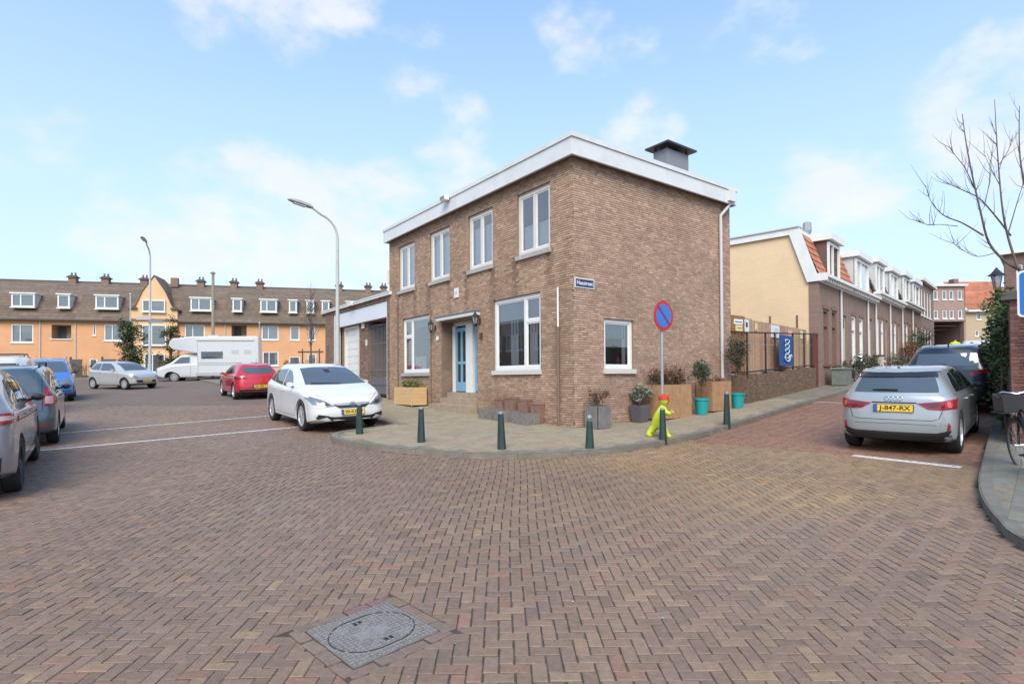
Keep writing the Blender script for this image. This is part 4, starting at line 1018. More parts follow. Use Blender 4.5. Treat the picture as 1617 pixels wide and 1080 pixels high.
c.patch('spoiler', [('rear', [(-.53, 1.225), (.53, 1.225), (.50, 1.285), (-.50, 1.285)])], mat('gloss_black', (.01, .01, .01), .08, coat=1), off=.03)
c.patch('roof_spoiler', [('rear', [(-.53, 1.29), (.53, 1.29), (.50, 1.335), (-.50, 1.335)])], SILV, off=.04)
sw = [(.62, .965), (2.55, .925), (2.95, .93), (2.45, 1.16), (2.05, 1.27), (1.3, 1.31), (.9, 1.28), (.66, 1.14)]
c.both('side_window', [(.60, .985), (1.02, .975), (1.02, 1.285), (.84, 1.26), (.62, 1.06)], CARGLASS); c.both('side_window', [(1.07, .97), (1.80, .955), (1.82, 1.31), (1.07, 1.295)], CARGLASS); c.both('side_window', [(1.87, .955), (2.80, .935), (2.40, 1.15), (2.1, 1.265), (1.89, 1.305)], CARGLASS)
c.patch('windscreen', [('front', [(-.62, .98), (.62, .98), (.50, 1.32), (-.50, 1.32)])], CARGLASS)
for sg in (-1, 1):
    q = [(sg * .30, .835), (sg * .62, .87), (sg * .775, .90), (sg * .775, .75), (sg * .60, .735), (sg * .45, .745)]
    d = 'left' if sg > 0 else 'right'
    o = c.patch('tail_lamp', [('rear', q)], LAMPR, off=.012, step=.04)
    c.patch('lamp_insert', [('rear', [(sg * .36, .825), (sg * .60, .85), (sg * .62, .80), (sg * .50, .765)])], LAMPD, off=.016, parent=o, step=.04)
    c.patch('lamp_insert', [('rear', [(sg * .66, .86), (sg * .70, .865), (sg * .72, .775), (sg * .68, .77)])], mat('lamp_glow', (.8, .08, .08), .15, coat=1), off=.017, parent=o, step=.03)
    c.patch('reflector', [('rear', [(sg * .67, .41), (sg * .71, .43), (sg * .71, .50), (sg * .69, .54), (sg * .672, .44)])], LAMPR, off=.008, step=.03)
c.patch('rear_bumper_trim', [('rear', [(-.72, .42), (-.68, .345), (.68, .345), (.72, .42), (.66, .41), (.55, .38), (-.55, .38), (-.66, .41)])], BLACK, off=.012, step=.05)
c.patch('diffuser', [('rear', [(-.72, .34), (-.62, .255), (.62, .255), (.72, .34)])], BLACK, off=.01)
c.ribbon('rear', [(-.62, .72), (-.58, .60), (-.50, .575), (.50, .575), (.58, .60), (.62, .72)], .009); c.ribbon('rear', [(-.72, .50), (0, .515), (.72, .50)], .006); c.ribbon('rear', [(-.30, .842), (.30, .842)], .02)
doors(c, 1.04, 1.84, 2.95, .33, .93)
c.plate('rear', .755, 'J-847-RX')
for k in range(4):
    h, n = c.cast('rear', -.09 + .06 * k, .905); mb = MB(); M = frameM(h + n * .006, Vector((0, -1, 0)), n.cross(Vector((0, -1, 0)))); mb.tube([M @ Vector((.034 * math.cos(a), .034 * math.sin(a), 0)) for a in np.linspace(0, 2 * math.pi, 17)], .005, 5, cap=False); build(mb, 'emblem_ring', CHROME, c.root, local=True)
c.wiper('rear', [(-.05, 1.03), (.12, 1.035), (.30, 1.028)], .016); c.antenna(.55); c.mirror(2.62, .92, BLACK, size=.8); c.handle(1.18, .84); c.handle(2.05, .82)
c.place((6.68, 8.52), SD, (0, -.75))

# ---- dark SUV in front of it
c = Car('parked_suv', 'black SUV with pale sky on its roof, parked in front of the silver hatchback', 1.84, 1.65, 4.4, 2.65, .85, .35, .24,
    [(0, 1.58), (.3, 1.63), (1.0, 1.65), (1.7, 1.64), (2.4, 1.56), (2.8, 1.42), (3.3, 1.12), (3.5, 1.07), (4.4, .9)], [(0, 1.10), (2.4, 1.05), (3.3, .99), (4.4, .84)],
    [(.3, .08), (.45, 0), (.7, .02), (1.05, .10), (1.5, .32), (1.65, .40)], [(.3, .12), (.5, 0), (.9, .06), (1, .1)], paint('black', (.013, .014, .017), .2, .3), lean=.36, rim=RIMM)
c.patch('rear_window', [('rear', [(-.6, 1.14), (.6, 1.14), (.56, 1.44), (-.56, 1.44)])], CARGLASS2)
c.both('side_window', [(.55, 1.13), (1.25, 1.11), (1.25, 1.53), (.9, 1.51), (.6, 1.3)], CARGLASS); c.both('side_window', [(1.31, 1.11), (2.1, 1.09), (2.12, 1.54), (1.31, 1.53)], CARGLASS); c.both('side_window', [(2.17, 1.09), (3.0, 1.07), (2.6, 1.37), (2.2, 1.52)], CARGLASS)
for sg in (-1, 1): c.patch('tail_lamp', [('rear', [(sg * .42, .93), (sg * .85, 1.0), (sg * .86, 1.08), (sg * .74, 1.09), (sg * .45, 1.0)])], LAMPR, off=.012, step=.05)
c.patch('windscreen', [('front', [(-.7, 1.13), (.7, 1.13), (.56, 1.52), (-.56, 1.52)])], CARGLASS)
doors(c, 1.28, 2.14, 3.1, .4, 1.05); c.plate('rear', .82, 'H-318-KT'); c.wiper('rear', [(0, 1.17), (.3, 1.175)]); c.antenna(.6); c.mirror(2.75, 1.08); c.handle(1.4, .97); c.handle(2.3, .95)
c.place((10.90, 12.80), SD, (0, -.80))

# ---- silver car further up the street and a white van at the end
def simple_estate(name, label, P, head, pm, anchor=(0, 0), H=1.5):
    k = H / 1.5
    c = Car(name, label, 1.8, H, 4.4, 2.65, .85, .32, .2, [(0, 1.42 * k), (.4, 1.48 * k), (1.2, 1.5 * k), (2.0, 1.46 * k), (2.5, 1.32 * k), (3.15, 1.0), (3.4, .96), (4.4, .78)], [(0, 1.0), (2.4, .95), (3.3, .9), (4.4, .72)],
        [(.2, .08), (.4, 0), (.95, .08), (1.4, .36), (1.5, .42)], [(.2, .12), (.45, 0), (.8, .06), (.9, .1)], pm)
    c.patch('rear_window', [('rear', [(-.6, 1.02), (.6, 1.02), (.52, 1.3 * k), (-.52, 1.3 * k)])], CARGLASS2)
    c.both('side_window', [(.55, 1.03), (1.9, .99), (1.9, 1.37 * k), (.9, 1.36 * k)], CARGLASS); c.both('side_window', [(1.96, .99), (2.9, .97), (2.4, 1.25 * k), (2.0, 1.36 * k)], CARGLASS)
    c.patch('windscreen', [('front', [(-.68, 1.03), (.68, 1.03), (.54, 1.38 * k), (-.54, 1.38 * k)])], CARGLASS)
    for sg in (-1, 1): c.patch('tail_lamp', [('rear', [(sg * .55, .8), (sg * .82, .8), (sg * .82, .98), (sg * .6, .98)])], LAMPR, off=.012, step=.06); c.patch('headlight', [('front', [(sg * .45, .6), (sg * .78, .62), (sg * .8, .74), (sg * .5, .68)])], LAMPW, off=.01, step=.06)
    c.mirror(2.75, .98); doors(c, 1.1, 1.93, 3.0, .35, .95); c.place(P, head, anchor); return c
simple_estate('parked_car', 'pale silver estate car up the side street, seen over the black SUV', (15.0, 17.6), SD, paint('pale_silver', (.5, .51, .52), .3), (0, -.8), 1.52)
simple_estate('parked_car', 'white car beyond the silver estate, farthest of the parked cars', (19.6, 22.3), SD, paint('white_far', (.72, .72, .72)), (0, -.8), 1.62)

# ---- white hatchback facing the camera
WHT = paint('white', (.72, .71, .685), 0, .3)
c = Car('parked_car', 'white hatchback facing the camera beside the pavement corner', 1.81, 1.54, 4.42, 2.69, .80, .35, .18,
    [(0, 1.40), (.3, 1.46), (1.0, 1.54), (1.8, 1.54), (2.3, 1.48), (2.65, 1.37), (3.38, 1.07), (3.52, 1.03), (4.0, .94), (4.42, .80)],
    [(0, 1.06), (1, 1.02), (2.4, .96), (3.4, .94), (4.0, .87), (4.42, .73)],
    [(.2, .1), (.4, 0), (.9, .04), (1.05, .10), (1.4, .42), (1.5, .5)], [(.18, .12), (.30, .02), (.45, 0), (.62, .03), (.72, .10), (.9, .3)], WHT, lean=.40, rr=.34, spokes=10)
c.patch('windscreen', [('front', [(-.74, 1.07), (0, 1.055), (.74, 1.07), (.59, 1.43), (.3, 1.455), (-.3, 1.455), (-.59, 1.43)])], CARGLASS2)
c.patch('mirror_mount', [('front', [(-.06, 1.33), (.06, 1.33), (.08, 1.40), (-.08, 1.40)])], BLACK, off=.009)
c.both('side_window', [(.48, 1.12), (1.0, 1.07), (1.0, 1.37), (.75, 1.34)], CARGLASS); c.both('side_window', [(1.06, 1.065), (1.80, 1.01), (1.82, 1.415), (1.06, 1.385)], CARGLASS); c.both('side_window', [(1.88, 1.005), (2.78, .975), (2.45, 1.235), (2.2, 1.36), (1.9, 1.41)], CARGLASS)
for sg in (-1, 1):
    d = 'left' if sg > 0 else 'right'
    o = c.patch('headlight', [('front', [(sg * .40, .615), (sg * .62, .60), (sg * .83, .66), (sg * .888, .80), (sg * .82, .825), (sg * .60, .74)])], LAMPW, off=.012, step=.04)
    c.patch('lamp_insert', [('front', [(sg * .50, .63), (sg * .66, .63), (sg * .72, .72), (sg * .58, .70)])], LAMPK, off=.017, parent=o, step=.04)
    c.patch('fog_lamp', [('front', [(sg * .52, .40), (sg * .74, .33), (sg * .78, .36), (sg * .74, .44)])], BLACK, off=.008, step=.04)
c.patch('grille', [('front', [(-.42, .635), (-.30, .565), (.30, .565), (.42, .635), (.30, .655), (-.30, .655)])], BLACK, off=.010, step=.05)
c.patch('grille_bar', [('front', [(-.42, .645), (-.3, .625), (.3, .625), (.42, .645), (.42, .665), (-.42, .665)])], mat('grille_silver', (.45, .45, .46), .4, .5), off=.014, step=.05)
c.patch('air_intake', [('front', [(-.60, .40), (-.42, .26), (.42, .25), (.60, .40), (.42, .375), (-.42, .375)])], BLACK, off=.010, step=.05)
c.ribbon('front', [(-.72, .86), (-.50, .73), (-.42, .672), (.42, .672), (.50, .73), (.72, .86)], .008)
h, n = c.cast('front', 0, .635); mb = MB(); M = frameM(h + n * .03, Vector((0, 1, 0)), Vector((0, 0, 1))); mb.tube([M @ Vector((.055 * math.cos(a), .055 * math.sin(a), 0)) for a in np.linspace(0, 2 * math.pi, 21)], .009, 6, cap=False)
mb.tube([M @ Vector((-.05, -.012, 0)), M @ Vector((.012, -.012, 0)), M @ Vector((-.012, .012, 0)), M @ Vector((.05, .012, 0))], .006, 5); build(mb, 'badge', CHROME, c.root, local=True)
doors(c, 1.03, 1.85, 3.05, .33, .95)
c.plate('front', .475, '09-RZV-7'); c.wiper('front', [(-.6, 1.08), (.1, 1.075)], .012); c.mirror(2.85, 1.02); c.handle(1.2, .92); c.handle(2.05, .90)
c.place((-4.92, 13.10), -U, (.80 + 2.69, -.88))

# ---- red hatchback, rear view
REDP = paint('red', (.55, .012, .02), .15, .3)
c = Car('parked_car', 'red hatchback parked on the house side, seen from behind past the white one', 1.74, 1.44, 4.05, 2.58, .68, .33, .2,
    [(0, 1.36), (.3, 1.41), (.9, 1.44), (1.6, 1.43), (2.1, 1.37), (2.6, 1.2), (3.1, .98), (3.3, .94), (4.05, .74)], [(0, .98), (1, .98), (2.4, .92), (3.1, .88), (4.05, .70)],
    [(.2, .10), (.35, .0), (.6, .01), (.75, .06), (.95, .12), (1.3, .36), (1.44, .44)], [(.2, .12), (.4, .0), (.75, .08)], REDP, lean=.44, rr=.34)
c.patch('rear_window', [('rear', [(-.42, 1.03), (.42, 1.03), (.58, 1.07), (.54, 1.21), (.50, 1.285), (-.50, 1.285), (-.54, 1.21), (-.58, 1.07)])], CARGLASS2)
c.both('side_window', [(.75, 1.04), (1.75, .99), (1.77, 1.34), (1.1, 1.33)], CARGLASS); c.both('side_window', [(1.82, .985), (2.8, .95), (2.35, 1.2), (1.9, 1.33)], CARGLASS)
for sg in (-1, 1):
    d = 'left' if sg > 0 else 'right'
    c.patch('tail_lamp', [('rear', [(sg * .42, .86), (sg * .80, .93), (sg * .84, .92), (sg * .84, .83), (sg * .70, .80)])], LAMPD, off=.012, step=.05)
c.patch('diffuser', [('rear', [(-.76, .42), (-.62, .24), (.62, .24), (.76, .42)])], BLACK, off=.01); c.ribbon('rear', [(-.72, .43), (.72, .43)], .022, CHROME, 'bumper_strip', .012)
c.ribbon('rear', [(-.62, .80), (-.56, .64), (.56, .64), (.62, .80)], .008); c.patch('windscreen', [('front', [(-.66, 1.0), (.66, 1.0), (.54, 1.34), (-.54, 1.34)])], CARGLASS)
h, n = c.cast('rear', 0, .90); mb = MB(); M = frameM(h + n * .012, Vector((0, -1, 0)), Vector((0, 0, 1))); mb.poly([M @ Vector(p) for p in ((-.04, 0, 0), (0, -.06, 0), (.04, 0, 0), (0, .06, 0))], n * .006); build(mb, 'badge', CHROME, c.root, local=True)
doors(c, 1.1, 1.8, 2.95, .34, .95); c.plate('rear', .53, 'ZK-482-L'); c.antenna(.6, 'rod'); c.mirror(2.65, .96)
c.place((-11.1, 22.5), U, (.68, .78))

# ---- small silver city car
c = Car('city_car', 'small silver city car standing at the street end, turned to the right', 1.64, 1.48, 3.54, 2.42, .52, .30, .19,
    [(0, 1.38), (.25, 1.44), (.8, 1.48), (1.5, 1.47), (2.0, 1.40), (2.35, 1.26), (2.85, .98), (3.0, .94), (3.54, .80)], [(0, 1.0), (1, .98), (2.2, .93), (2.9, .88), (3.54, .74)],
    [(.2, .08), (.4, 0), (.95, .04), (1.3, .16), (1.48, .22)], [(.2, .1), (.35, 0), (.7, .03), (.85, .1)], paint('light_silver', (.52, .52, .50), .3), lean=.36, rr=.30, spokes=22)
c.patch('windscreen', [('front', [(-.62, 1.0), (.62, 1.0), (.52, 1.38), (-.52, 1.38)])], CARGLASS2)
c.both('side_window', [(.32, 1.05), (1.05, 1.01), (1.07, 1.37), (.55, 1.35)], CARGLASS2); c.both('side_window', [(1.12, 1.005), (2.3, .97), (2.05, 1.22), (1.75, 1.36), (1.14, 1.38)], CARGLASS2)
for sg in (-1, 1): c.patch('headlight', [('front', [(sg * .46, .64), (sg * .72, .66), (sg * .76, .80), (sg * .56, .74)])], LAMPW, off=.012, step=.05)
c.patch('air_intake', [('front', [(-.56, .50), (-.5, .36), (.5, .36), (.56, .50)])], BLACK, off=.009, step=.06)
doors(c, 1.09, 2.45, None, .33, .95); c.plate('front', .44, 'SD-297-B'); c.mirror(2.2, .98); c.handle(1.25, .88)
c.place((-22.5, 30.2), (.937, -.345), (.52, -.72))

# ---- blue people carrier
c = Car('parked_minivan', 'bright blue people carrier facing the camera in the left row', 1.78, 1.68, 4.2, 2.7, .72, .32, .2,
    [(0, 1.6), (.3, 1.65), (1.2, 1.68), (2.0, 1.66), (2.5, 1.55), (3.3, 1.13), (3.5, 1.07), (4.2, .84)], [(0, 1.1), (2.4, 1.02), (3.4, .96), (4.2, .76)],
    [(.2, .08), (.4, 0), (1.1, .06), (1.6, .2)], [(.2, .1), (.4, 0), (.7, .04), (.9, .16)], paint('blue', (.03, .17, .48), .2), lean=.36, rr=.36)
c.patch('windscreen', [('front', [(-.70, 1.15), (.70, 1.15), (.58, 1.55), (-.58, 1.55)])], CARGLASS2)
c.both('side_window', [(.6, 1.13), (1.7, 1.09), (1.7, 1.55), (.8, 1.54)], CARGLASS); c.both('side_window', [(1.76, 1.09), (2.95, 1.05), (2.5, 1.4), (1.9, 1.54)], CARGLASS)
for sg in (-1, 1): c.patch('headlight', [('front', [(sg * .42, .70), (sg * .74, .68), (sg * .80, .86), (sg * .72, .92), (sg * .52, .84)])], LAMPW, off=.012, step=.05)
c.patch('grille', [('front', [(-.32, .74), (-.28, .66), (.28, .66), (.32, .74)])], BLACK, off=.01, step=.06); c.patch('air_intake', [('front', [(-.6, .46), (-.5, .28), (.5, .28), (.6, .46)])], BLACK, off=.01, step=.06)
for sg in (-1, 1): mb = MB(); mb.tube([(.7, sg * .60, 1.66), (.8, sg * .60, 1.72), (2.1, sg * .60, 1.73), (2.2, sg * .60, 1.65)], .018, 6); build(mb, 'roof_rail', ZINC, c.root, local=True)
doors(c, 1.0, 1.73, 3.1, .35, 1.0); c.plate('front', .55, '38-TX-PB'); c.mirror(2.95, 1.08, BLACK)
c.place((-17.5, 22.4), -U, (.72 + 2.7, .86))

# ---- blue grey estate, rear view
c = Car('parked_estate_car', 'blue grey estate car with upright tail lamps and roof rails, second in the left row', 1.74, 1.64, 4.45, 2.9, .80, .32, .2,
    [(0, 1.54), (.3, 1.58), (1.2, 1.60), (2.4, 1.56), (2.8, 1.42), (3.3, 1.1), (3.5, 1.05), (4.45, .86)], [(0, 1.08), (2.4, 1.0), (3.4, .94), (4.45, .76)],
    [(.2, .06), (.4, 0), (.7, .0), (.75, .05), (1.1, .09), (1.5, .17), (1.64, .2)], [(.2, .1), (.4, 0), (.8, .05)], paint('blue_grey', (.065, .105, .135), .35), lean=.26, rr=.20)
c.patch('rear_window', [('rear', [(-.58, 1.08), (.58, 1.08), (.60, 1.16), (.56, 1.42), (-.56, 1.42), (-.60, 1.16)])], CARGLASS2)
c.both('side_window', [(.35, 1.12), (1.15, 1.08), (1.15, 1.46), (.42, 1.46)], CARGLASS); c.both('side_window', [(1.22, 1.07), (2.05, 1.04), (2.05, 1.47), (1.22, 1.47)], CARGLASS); c.both('side_window', [(2.11, 1.04), (3.1, 1.0), (2.65, 1.34), (2.15, 1.47)], CARGLASS)
for sg in (-1, 1):
    d = 'left' if sg > 0 else 'right'
    o = c.patch('tail_lamp', [('rear', [(sg * .66, .82), (sg * .858, .80), (sg * .845, 1.15), (sg * .67, 1.18)])], LAMPR, off=.012, step=.05)
    c.patch('lamp_insert', [('rear', [(sg * .68, .86), (sg * .80, .85), (sg * .80, 1.0), (sg * .69, 1.0)])], mat('lamp_clear', (.55, .38, .37), .15, coat=1), off=.017, parent=o, step=.05)
    c.patch('reflector', [('rear', [(sg * .52, .40), (sg * .76, .40), (sg * .76, .47), (sg * .52, .47)])], mat('reflector_red', (.20, .05, .04), .5), off=.008, step=.05)
    mb = MB(); mb.tube([(.3, sg * .60, 1.565), (.42, sg * .60, 1.635), (2.2, sg * .60, 1.64), (2.35, sg * .60, 1.56)], .018, 6); build(mb, 'roof_rail', BLACK, c.root, local=True)
c.patch('plate_recess', [('rear', [(-.40, .78), (.40, .78), (.40, .98), (-.40, .98)])], mat('paint_blue_grey'), off=.004); c.patch('windscreen', [('front', [(-.66, 1.06), (.66, 1.06), (.6, 1.45), (-.6, 1.45)])], CARGLASS)
c.ribbon('rear', [(-.64, 1.5), (-.65, .72), (.65, .72), (.64, 1.5)], .01); doors(c, 1.18, 2.08, 3.15, .36, 1.02); c.plate('rear', .88, '71-GSK-4'); c.mirror(2.9, 1.02, BLACK); c.handle(1.35, .95); c.handle(2.25, .93)
c.place((-9.45, 11.6), U, (.80, -.78))

# ---- grey SUV nearest on the left
c = Car('parked_suv', 'grey SUV with lit style tail lamps and chrome exhaust, nearest car on the left edge', 1.87, 1.66, 4.55, 2.74, .88, .36, .22,
    [(0, 1.55), (.3, 1.60), (1.0, 1.64), (1.8, 1.63), (2.4, 1.55), (2.8, 1.43), (3.4, 1.12), (3.6, 1.08), (4.55, .9)], [(0, 1.14), (1, 1.10), (2.4, 1.05), (3.4, 1.0), (4.55, .84)],
    [(.25, .10), (.42, 0), (.7, .02), (1.0, .08), (1.15, .16), (1.5, .42), (1.65, .5)], [(.3, .12), (.5, 0), (.9, .06)], paint('mid_grey', (.29, .29, .30), .4, .3), lean=.36, rr=.30, spokes=5, rim=RIMD)
GSUV = c
c.patch('rear_window', [('rear', [(-.62, 1.16), (.62, 1.16), (.56, 1.40), (-.56, 1.40)])], CARGLASS)
c.both('side_window', [(.72, 1.18), (1.2, 1.16), (1.2, 1.50), (1.0, 1.46)], CARGLASS); c.both('side_window', [(1.26, 1.155), (2.05, 1.12), (2.07, 1.54), (1.26, 1.51)], CARGLASS); c.both('side_window', [(2.13, 1.115), (3.1, 1.07), (2.65, 1.40), (2.17, 1.53)], CARGLASS)
for sg in (-1, 1):
    d = 'left' if sg > 0 else 'right'
    o = c.patch('tail_lamp', [('rear', [(sg * .48, .93), (sg * .922, .95), (sg * .918, 1.08), (sg * .48, 1.08)])], LAMPR, off=.012, step=.05)
    c.patch('lamp_insert', [('rear', [(sg * .70, .99), (sg * .912, .995), (sg * .910, 1.045), (sg * .70, 1.05)])], mat('lamp_clear'), off=.018, parent=o, step=.04)
    h, n = c.cast('rear', sg * .62, .42); mb = MB(); mb.tube([h + Vector((.05, 0, 0)), h - Vector((.03, 0, 0))], .05, 14, cap=False); mb.lathe([(.045, 0), (0, .0)], Matrix.Translation(h) @ Matrix.Rotation(-math.pi / 2, 4, 'Y'), 12, mi=0); build(mb, 'exhaust', CHROME, c.root, local=True)
c.patch('bumper_insert', [('rear', [(-.80, .56), (-.78, .32), (.78, .32), (.80, .56), (.5, .53), (-.5, .53)])], BLACK, off=.008); c.patch('windscreen', [('front', [(-.7, 1.16), (.7, 1.16), (.58, 1.52), (-.58, 1.52)])], CARGLASS)
doors(c, 1.23, 2.1, 3.2, .42, 1.08); c.ribbon('right', [(.2, .98), (1.5, .93), (3.4, .88)], .012); c.plate('rear', .80, 'G-605-VD'); c.mirror(2.85, 1.08, BLACK); c.handle(1.4, .98); c.handle(2.3, .96)
c.place((-6.56, 7.50), U, (.88, -.90))

# ---- white van far left
c = Car('parked_van', 'low white van with black roof bars in the left row before the blue car', 1.8, 1.80, 4.4, 2.9, .8, .33, .22,
    [(0, 1.72), (.3, 1.77), (1.2, 1.80), (2.7, 1.76), (3.0, 1.62), (3.6, 1.15), (3.8, 1.08), (4.4, .88)], [(0, 1.08), (3, 1.03), (3.8, .98), (4.4, .78)], [(.2, .06), (.4, 0), (1.75, .1)], [(.2, .1), (.4, 0), (.8, .06)], WHT, lean=.18, rr=.2)
c.patch('windscreen', [('front', [(-.74, 1.18), (.74, 1.18), (.66, 1.62), (-.66, 1.62)])], CARGLASS); c.both('side_window', [(2.4, 1.14), (3.3, 1.11), (2.95, 1.48), (2.45, 1.6)], CARGLASS)
for x in (1.0, 2.2): mb = MB(); mb.tube([(x, -.62, 1.74), (x, -.62, 1.84), (x, .62, 1.84), (x, .62, 1.74)], .02, 6); build(mb, 'roof_bar', BLACK, c.root, local=True)
c.patch('rear_window', [('rear', [(-.6, 1.2), (.6, 1.2), (.55, 1.58), (-.55, 1.58)])], CARGLASS)
for sg in (-1, 1): c.patch('headlight', [('front', [(sg * .5, .7), (sg * .8, .7), (sg * .82, .9), (sg * .55, .85)])], LAMPW, off=.01, step=.06)
c.place((-14.5, 17.0), U, (0.8, -.8))

# ---- motorhome
mt = thing('motorhome', 'white motorhome with a bulging cab roof parked across the street end', 'motorhome')
MW = mat('motorhome_white', (.64, .635, .62), .35, var=.03, coat=.3)
mc_ = Car('cab_tmp', 'x', 1.95, 2.0, 3.2, 2.0, .2, .35, .3, [(0, 2.0), (1.2, 2.0), (1.5, 1.95), (2.25, 1.32), (2.45, 1.24), (3.2, .95)], [(0, 1.3), (1.4, 1.25), (2.3, 1.15), (3.2, .82)], [(0, 0), (2, 0)], [(.3, .1), (.5, 0), (.9, .06)], MW, lean=.12, rr=.3)
for w_ in [o for o in mc_.root.children if o.name.startswith('wheel')]:
    for g in list(w_.children): bpy.data.objects.remove(g)
    bpy.data.objects.remove(w_)
mc_.body.name = 'cab'; mc_.body.parent = mt; r0 = mc_.root; mc_.root = mt; bpy.data.objects.remove(r0)
# cab occupies x 3.2..6.4 once shifted
def shiftx(o, dx):
    o.data.transform(Matrix.Translation((dx, 0, 0)))
g1 = mc_.both('side_window', [(1.05, 1.32), (2.05, 1.28), (1.6, 1.72), (1.05, 1.74)], CARGLASS2); g2 = mc_.patch('windscreen', [('front', [(-.8, 1.34), (.8, 1.34), (.78, 1.78), (-.78, 1.78)])], CARGLASS)
g3 = [mc_.patch('headlight', [('front', [(sg * .6, .66), (sg * .85, .68), (sg * .86, .86), (sg * .64, .84)])], LAMPW, off=.01, step=.06) for sg in (-1, 1)]
g4 = mc_.patch('front_bumper', [('front', [(-.9, .36), (.9, .36), (.9, .58), (-.9, .58)])], mat('grey_bumper', (.25, .25, .26), .6), off=.015)
g5 = [mc_.ribbon(d, [(1.0, 1.78), (1.0, .42), (2.0, .42)], .012) for d in ('left', 'right')]
for o in [mc_.body, g2, g4] + g1 + g3 + g5: shiftx(o, 3.35)
mb = MB()
def prism_y(mb, pts, y0, y1): mb.poly([(x, y0, z) for x, z in pts], (0, y1 - y0, 0))
arc = [(5.05 + .55 * math.cos(a), 2.62 + .42 * math.sin(a)) for a in np.linspace(-math.pi / 2, math.pi / 2 + .15, 12)]
bodyp = [(0, .55), (3.9, .55), (3.9, 2.0), (4.3, 2.05)] + arc + [(4.3, 3.14), (.2, 3.18), (.04, 3.12), (0, 3.0)]
prism_y(mb, bodyp, -1.08, 1.08); lb = build(mb, 'living_body', MW, mt, local=True, smooth=True); bv = lb.modifiers.new('bev', 'BEVEL'); bv.width = .05; bv.segments = 3; bv.limit_method = 'ANGLE'
mb = MB(); mb.box((0, -1.085, .42), (4.0, 0, 0), (0, 2.17, 0), (0, 0, .22)); build(mb, 'skirt', mat('grey_skirt', (.42, .43, .44), .5), mt, local=True)
for sg in (-1, 1):
    mb = MB(); mb.box((2.3, sg * 1.082, 1.62), (1.35, 0, 0), (0, sg * .02, 0), (0, 0, .48)); w_ = build(mb, 'side_window', CARGLASS2, mt, local=True)
    mb = MB(); mb.box((.5, sg * 1.082, 1.0), (.6, 0, 0), (0, sg * .01, 0), (0, 0, .7)); build(mb, 'locker_door', MW, mt, local=True)
    mb = MB(); mb.box((.3, sg * 1.082, 2.88), (3.6, 0, 0), (0, sg * .06, 0), (0, 0, .10)); build(mb, 'awning_rail', MW, mt, local=True)
for sg in (-1, 1):
    for z, hh, m_ in ((1.28, .05, mat('stripe_grey', (.30, .32, .36), .5)), (1.16, .03, mat('stripe_blue', (.16, .24, .38), .5))): mb = MB(); mb.box((0.05, sg * 1.0812, z), (3.8, 0, 0), (0, sg * .003, 0), (0, 0, hh)); build(mb, 'stripe', m_, mt, local=True)
    for x in (.5, 1.3): mb = MB(); mb.box((x, sg * 1.0815, 1.95), (.45, 0, 0), (0, sg * .012, 0), (0, 0, .26)); v_ = build(mb, 'vent', mat('vent_white', (.5, .5, .5), .6), mt, local=True)
    mb = MB(); mb.box((3.86, sg * 1.0812, .7), (.02, 0, 0), (0, sg * .002, 0), (0, 0, 2.2)); build(mb, 'panel_joint', mat('stripe_grey'), mt, local=True)
key = list(WH.keys())
for xa in (1.1, 5.35):
    for sg in (-1, 1): mc_.R = .35; mc_.W = 2.0; mc_.wheel(xa, sg, RIMM, 22, .2)
mb = MB(); mb.cbox((3.0, 0, 3.17), .7, .7, .10); build(mb, 'roof_hatch', mat('hatch_grey', (.5, .5, .5), .5), mt, local=True)
mb = MB(); h, n = mc_.cast('right', 2.05, 1.3); mb.box((5.3, -1.22, 1.42), (.1, 0, 0), (0, .16, 0), (0, 0, .28)); build(mb, 'door_mirror', BLACK, mt, local=True)
h_ = Vector((-.95, -.31, 0)).normalized(); a = math.atan2(h_.y, h_.x)
mt.rotation_euler = (ZV.rotation_difference(Vector((0, -.045, 1)).normalized()).to_matrix().to_4x4() @ Matrix.Rotation(a, 4, 'Z')).to_euler()
mt.location = (-18.35, 41.0, gz(-18.35, 41.0) - .08)
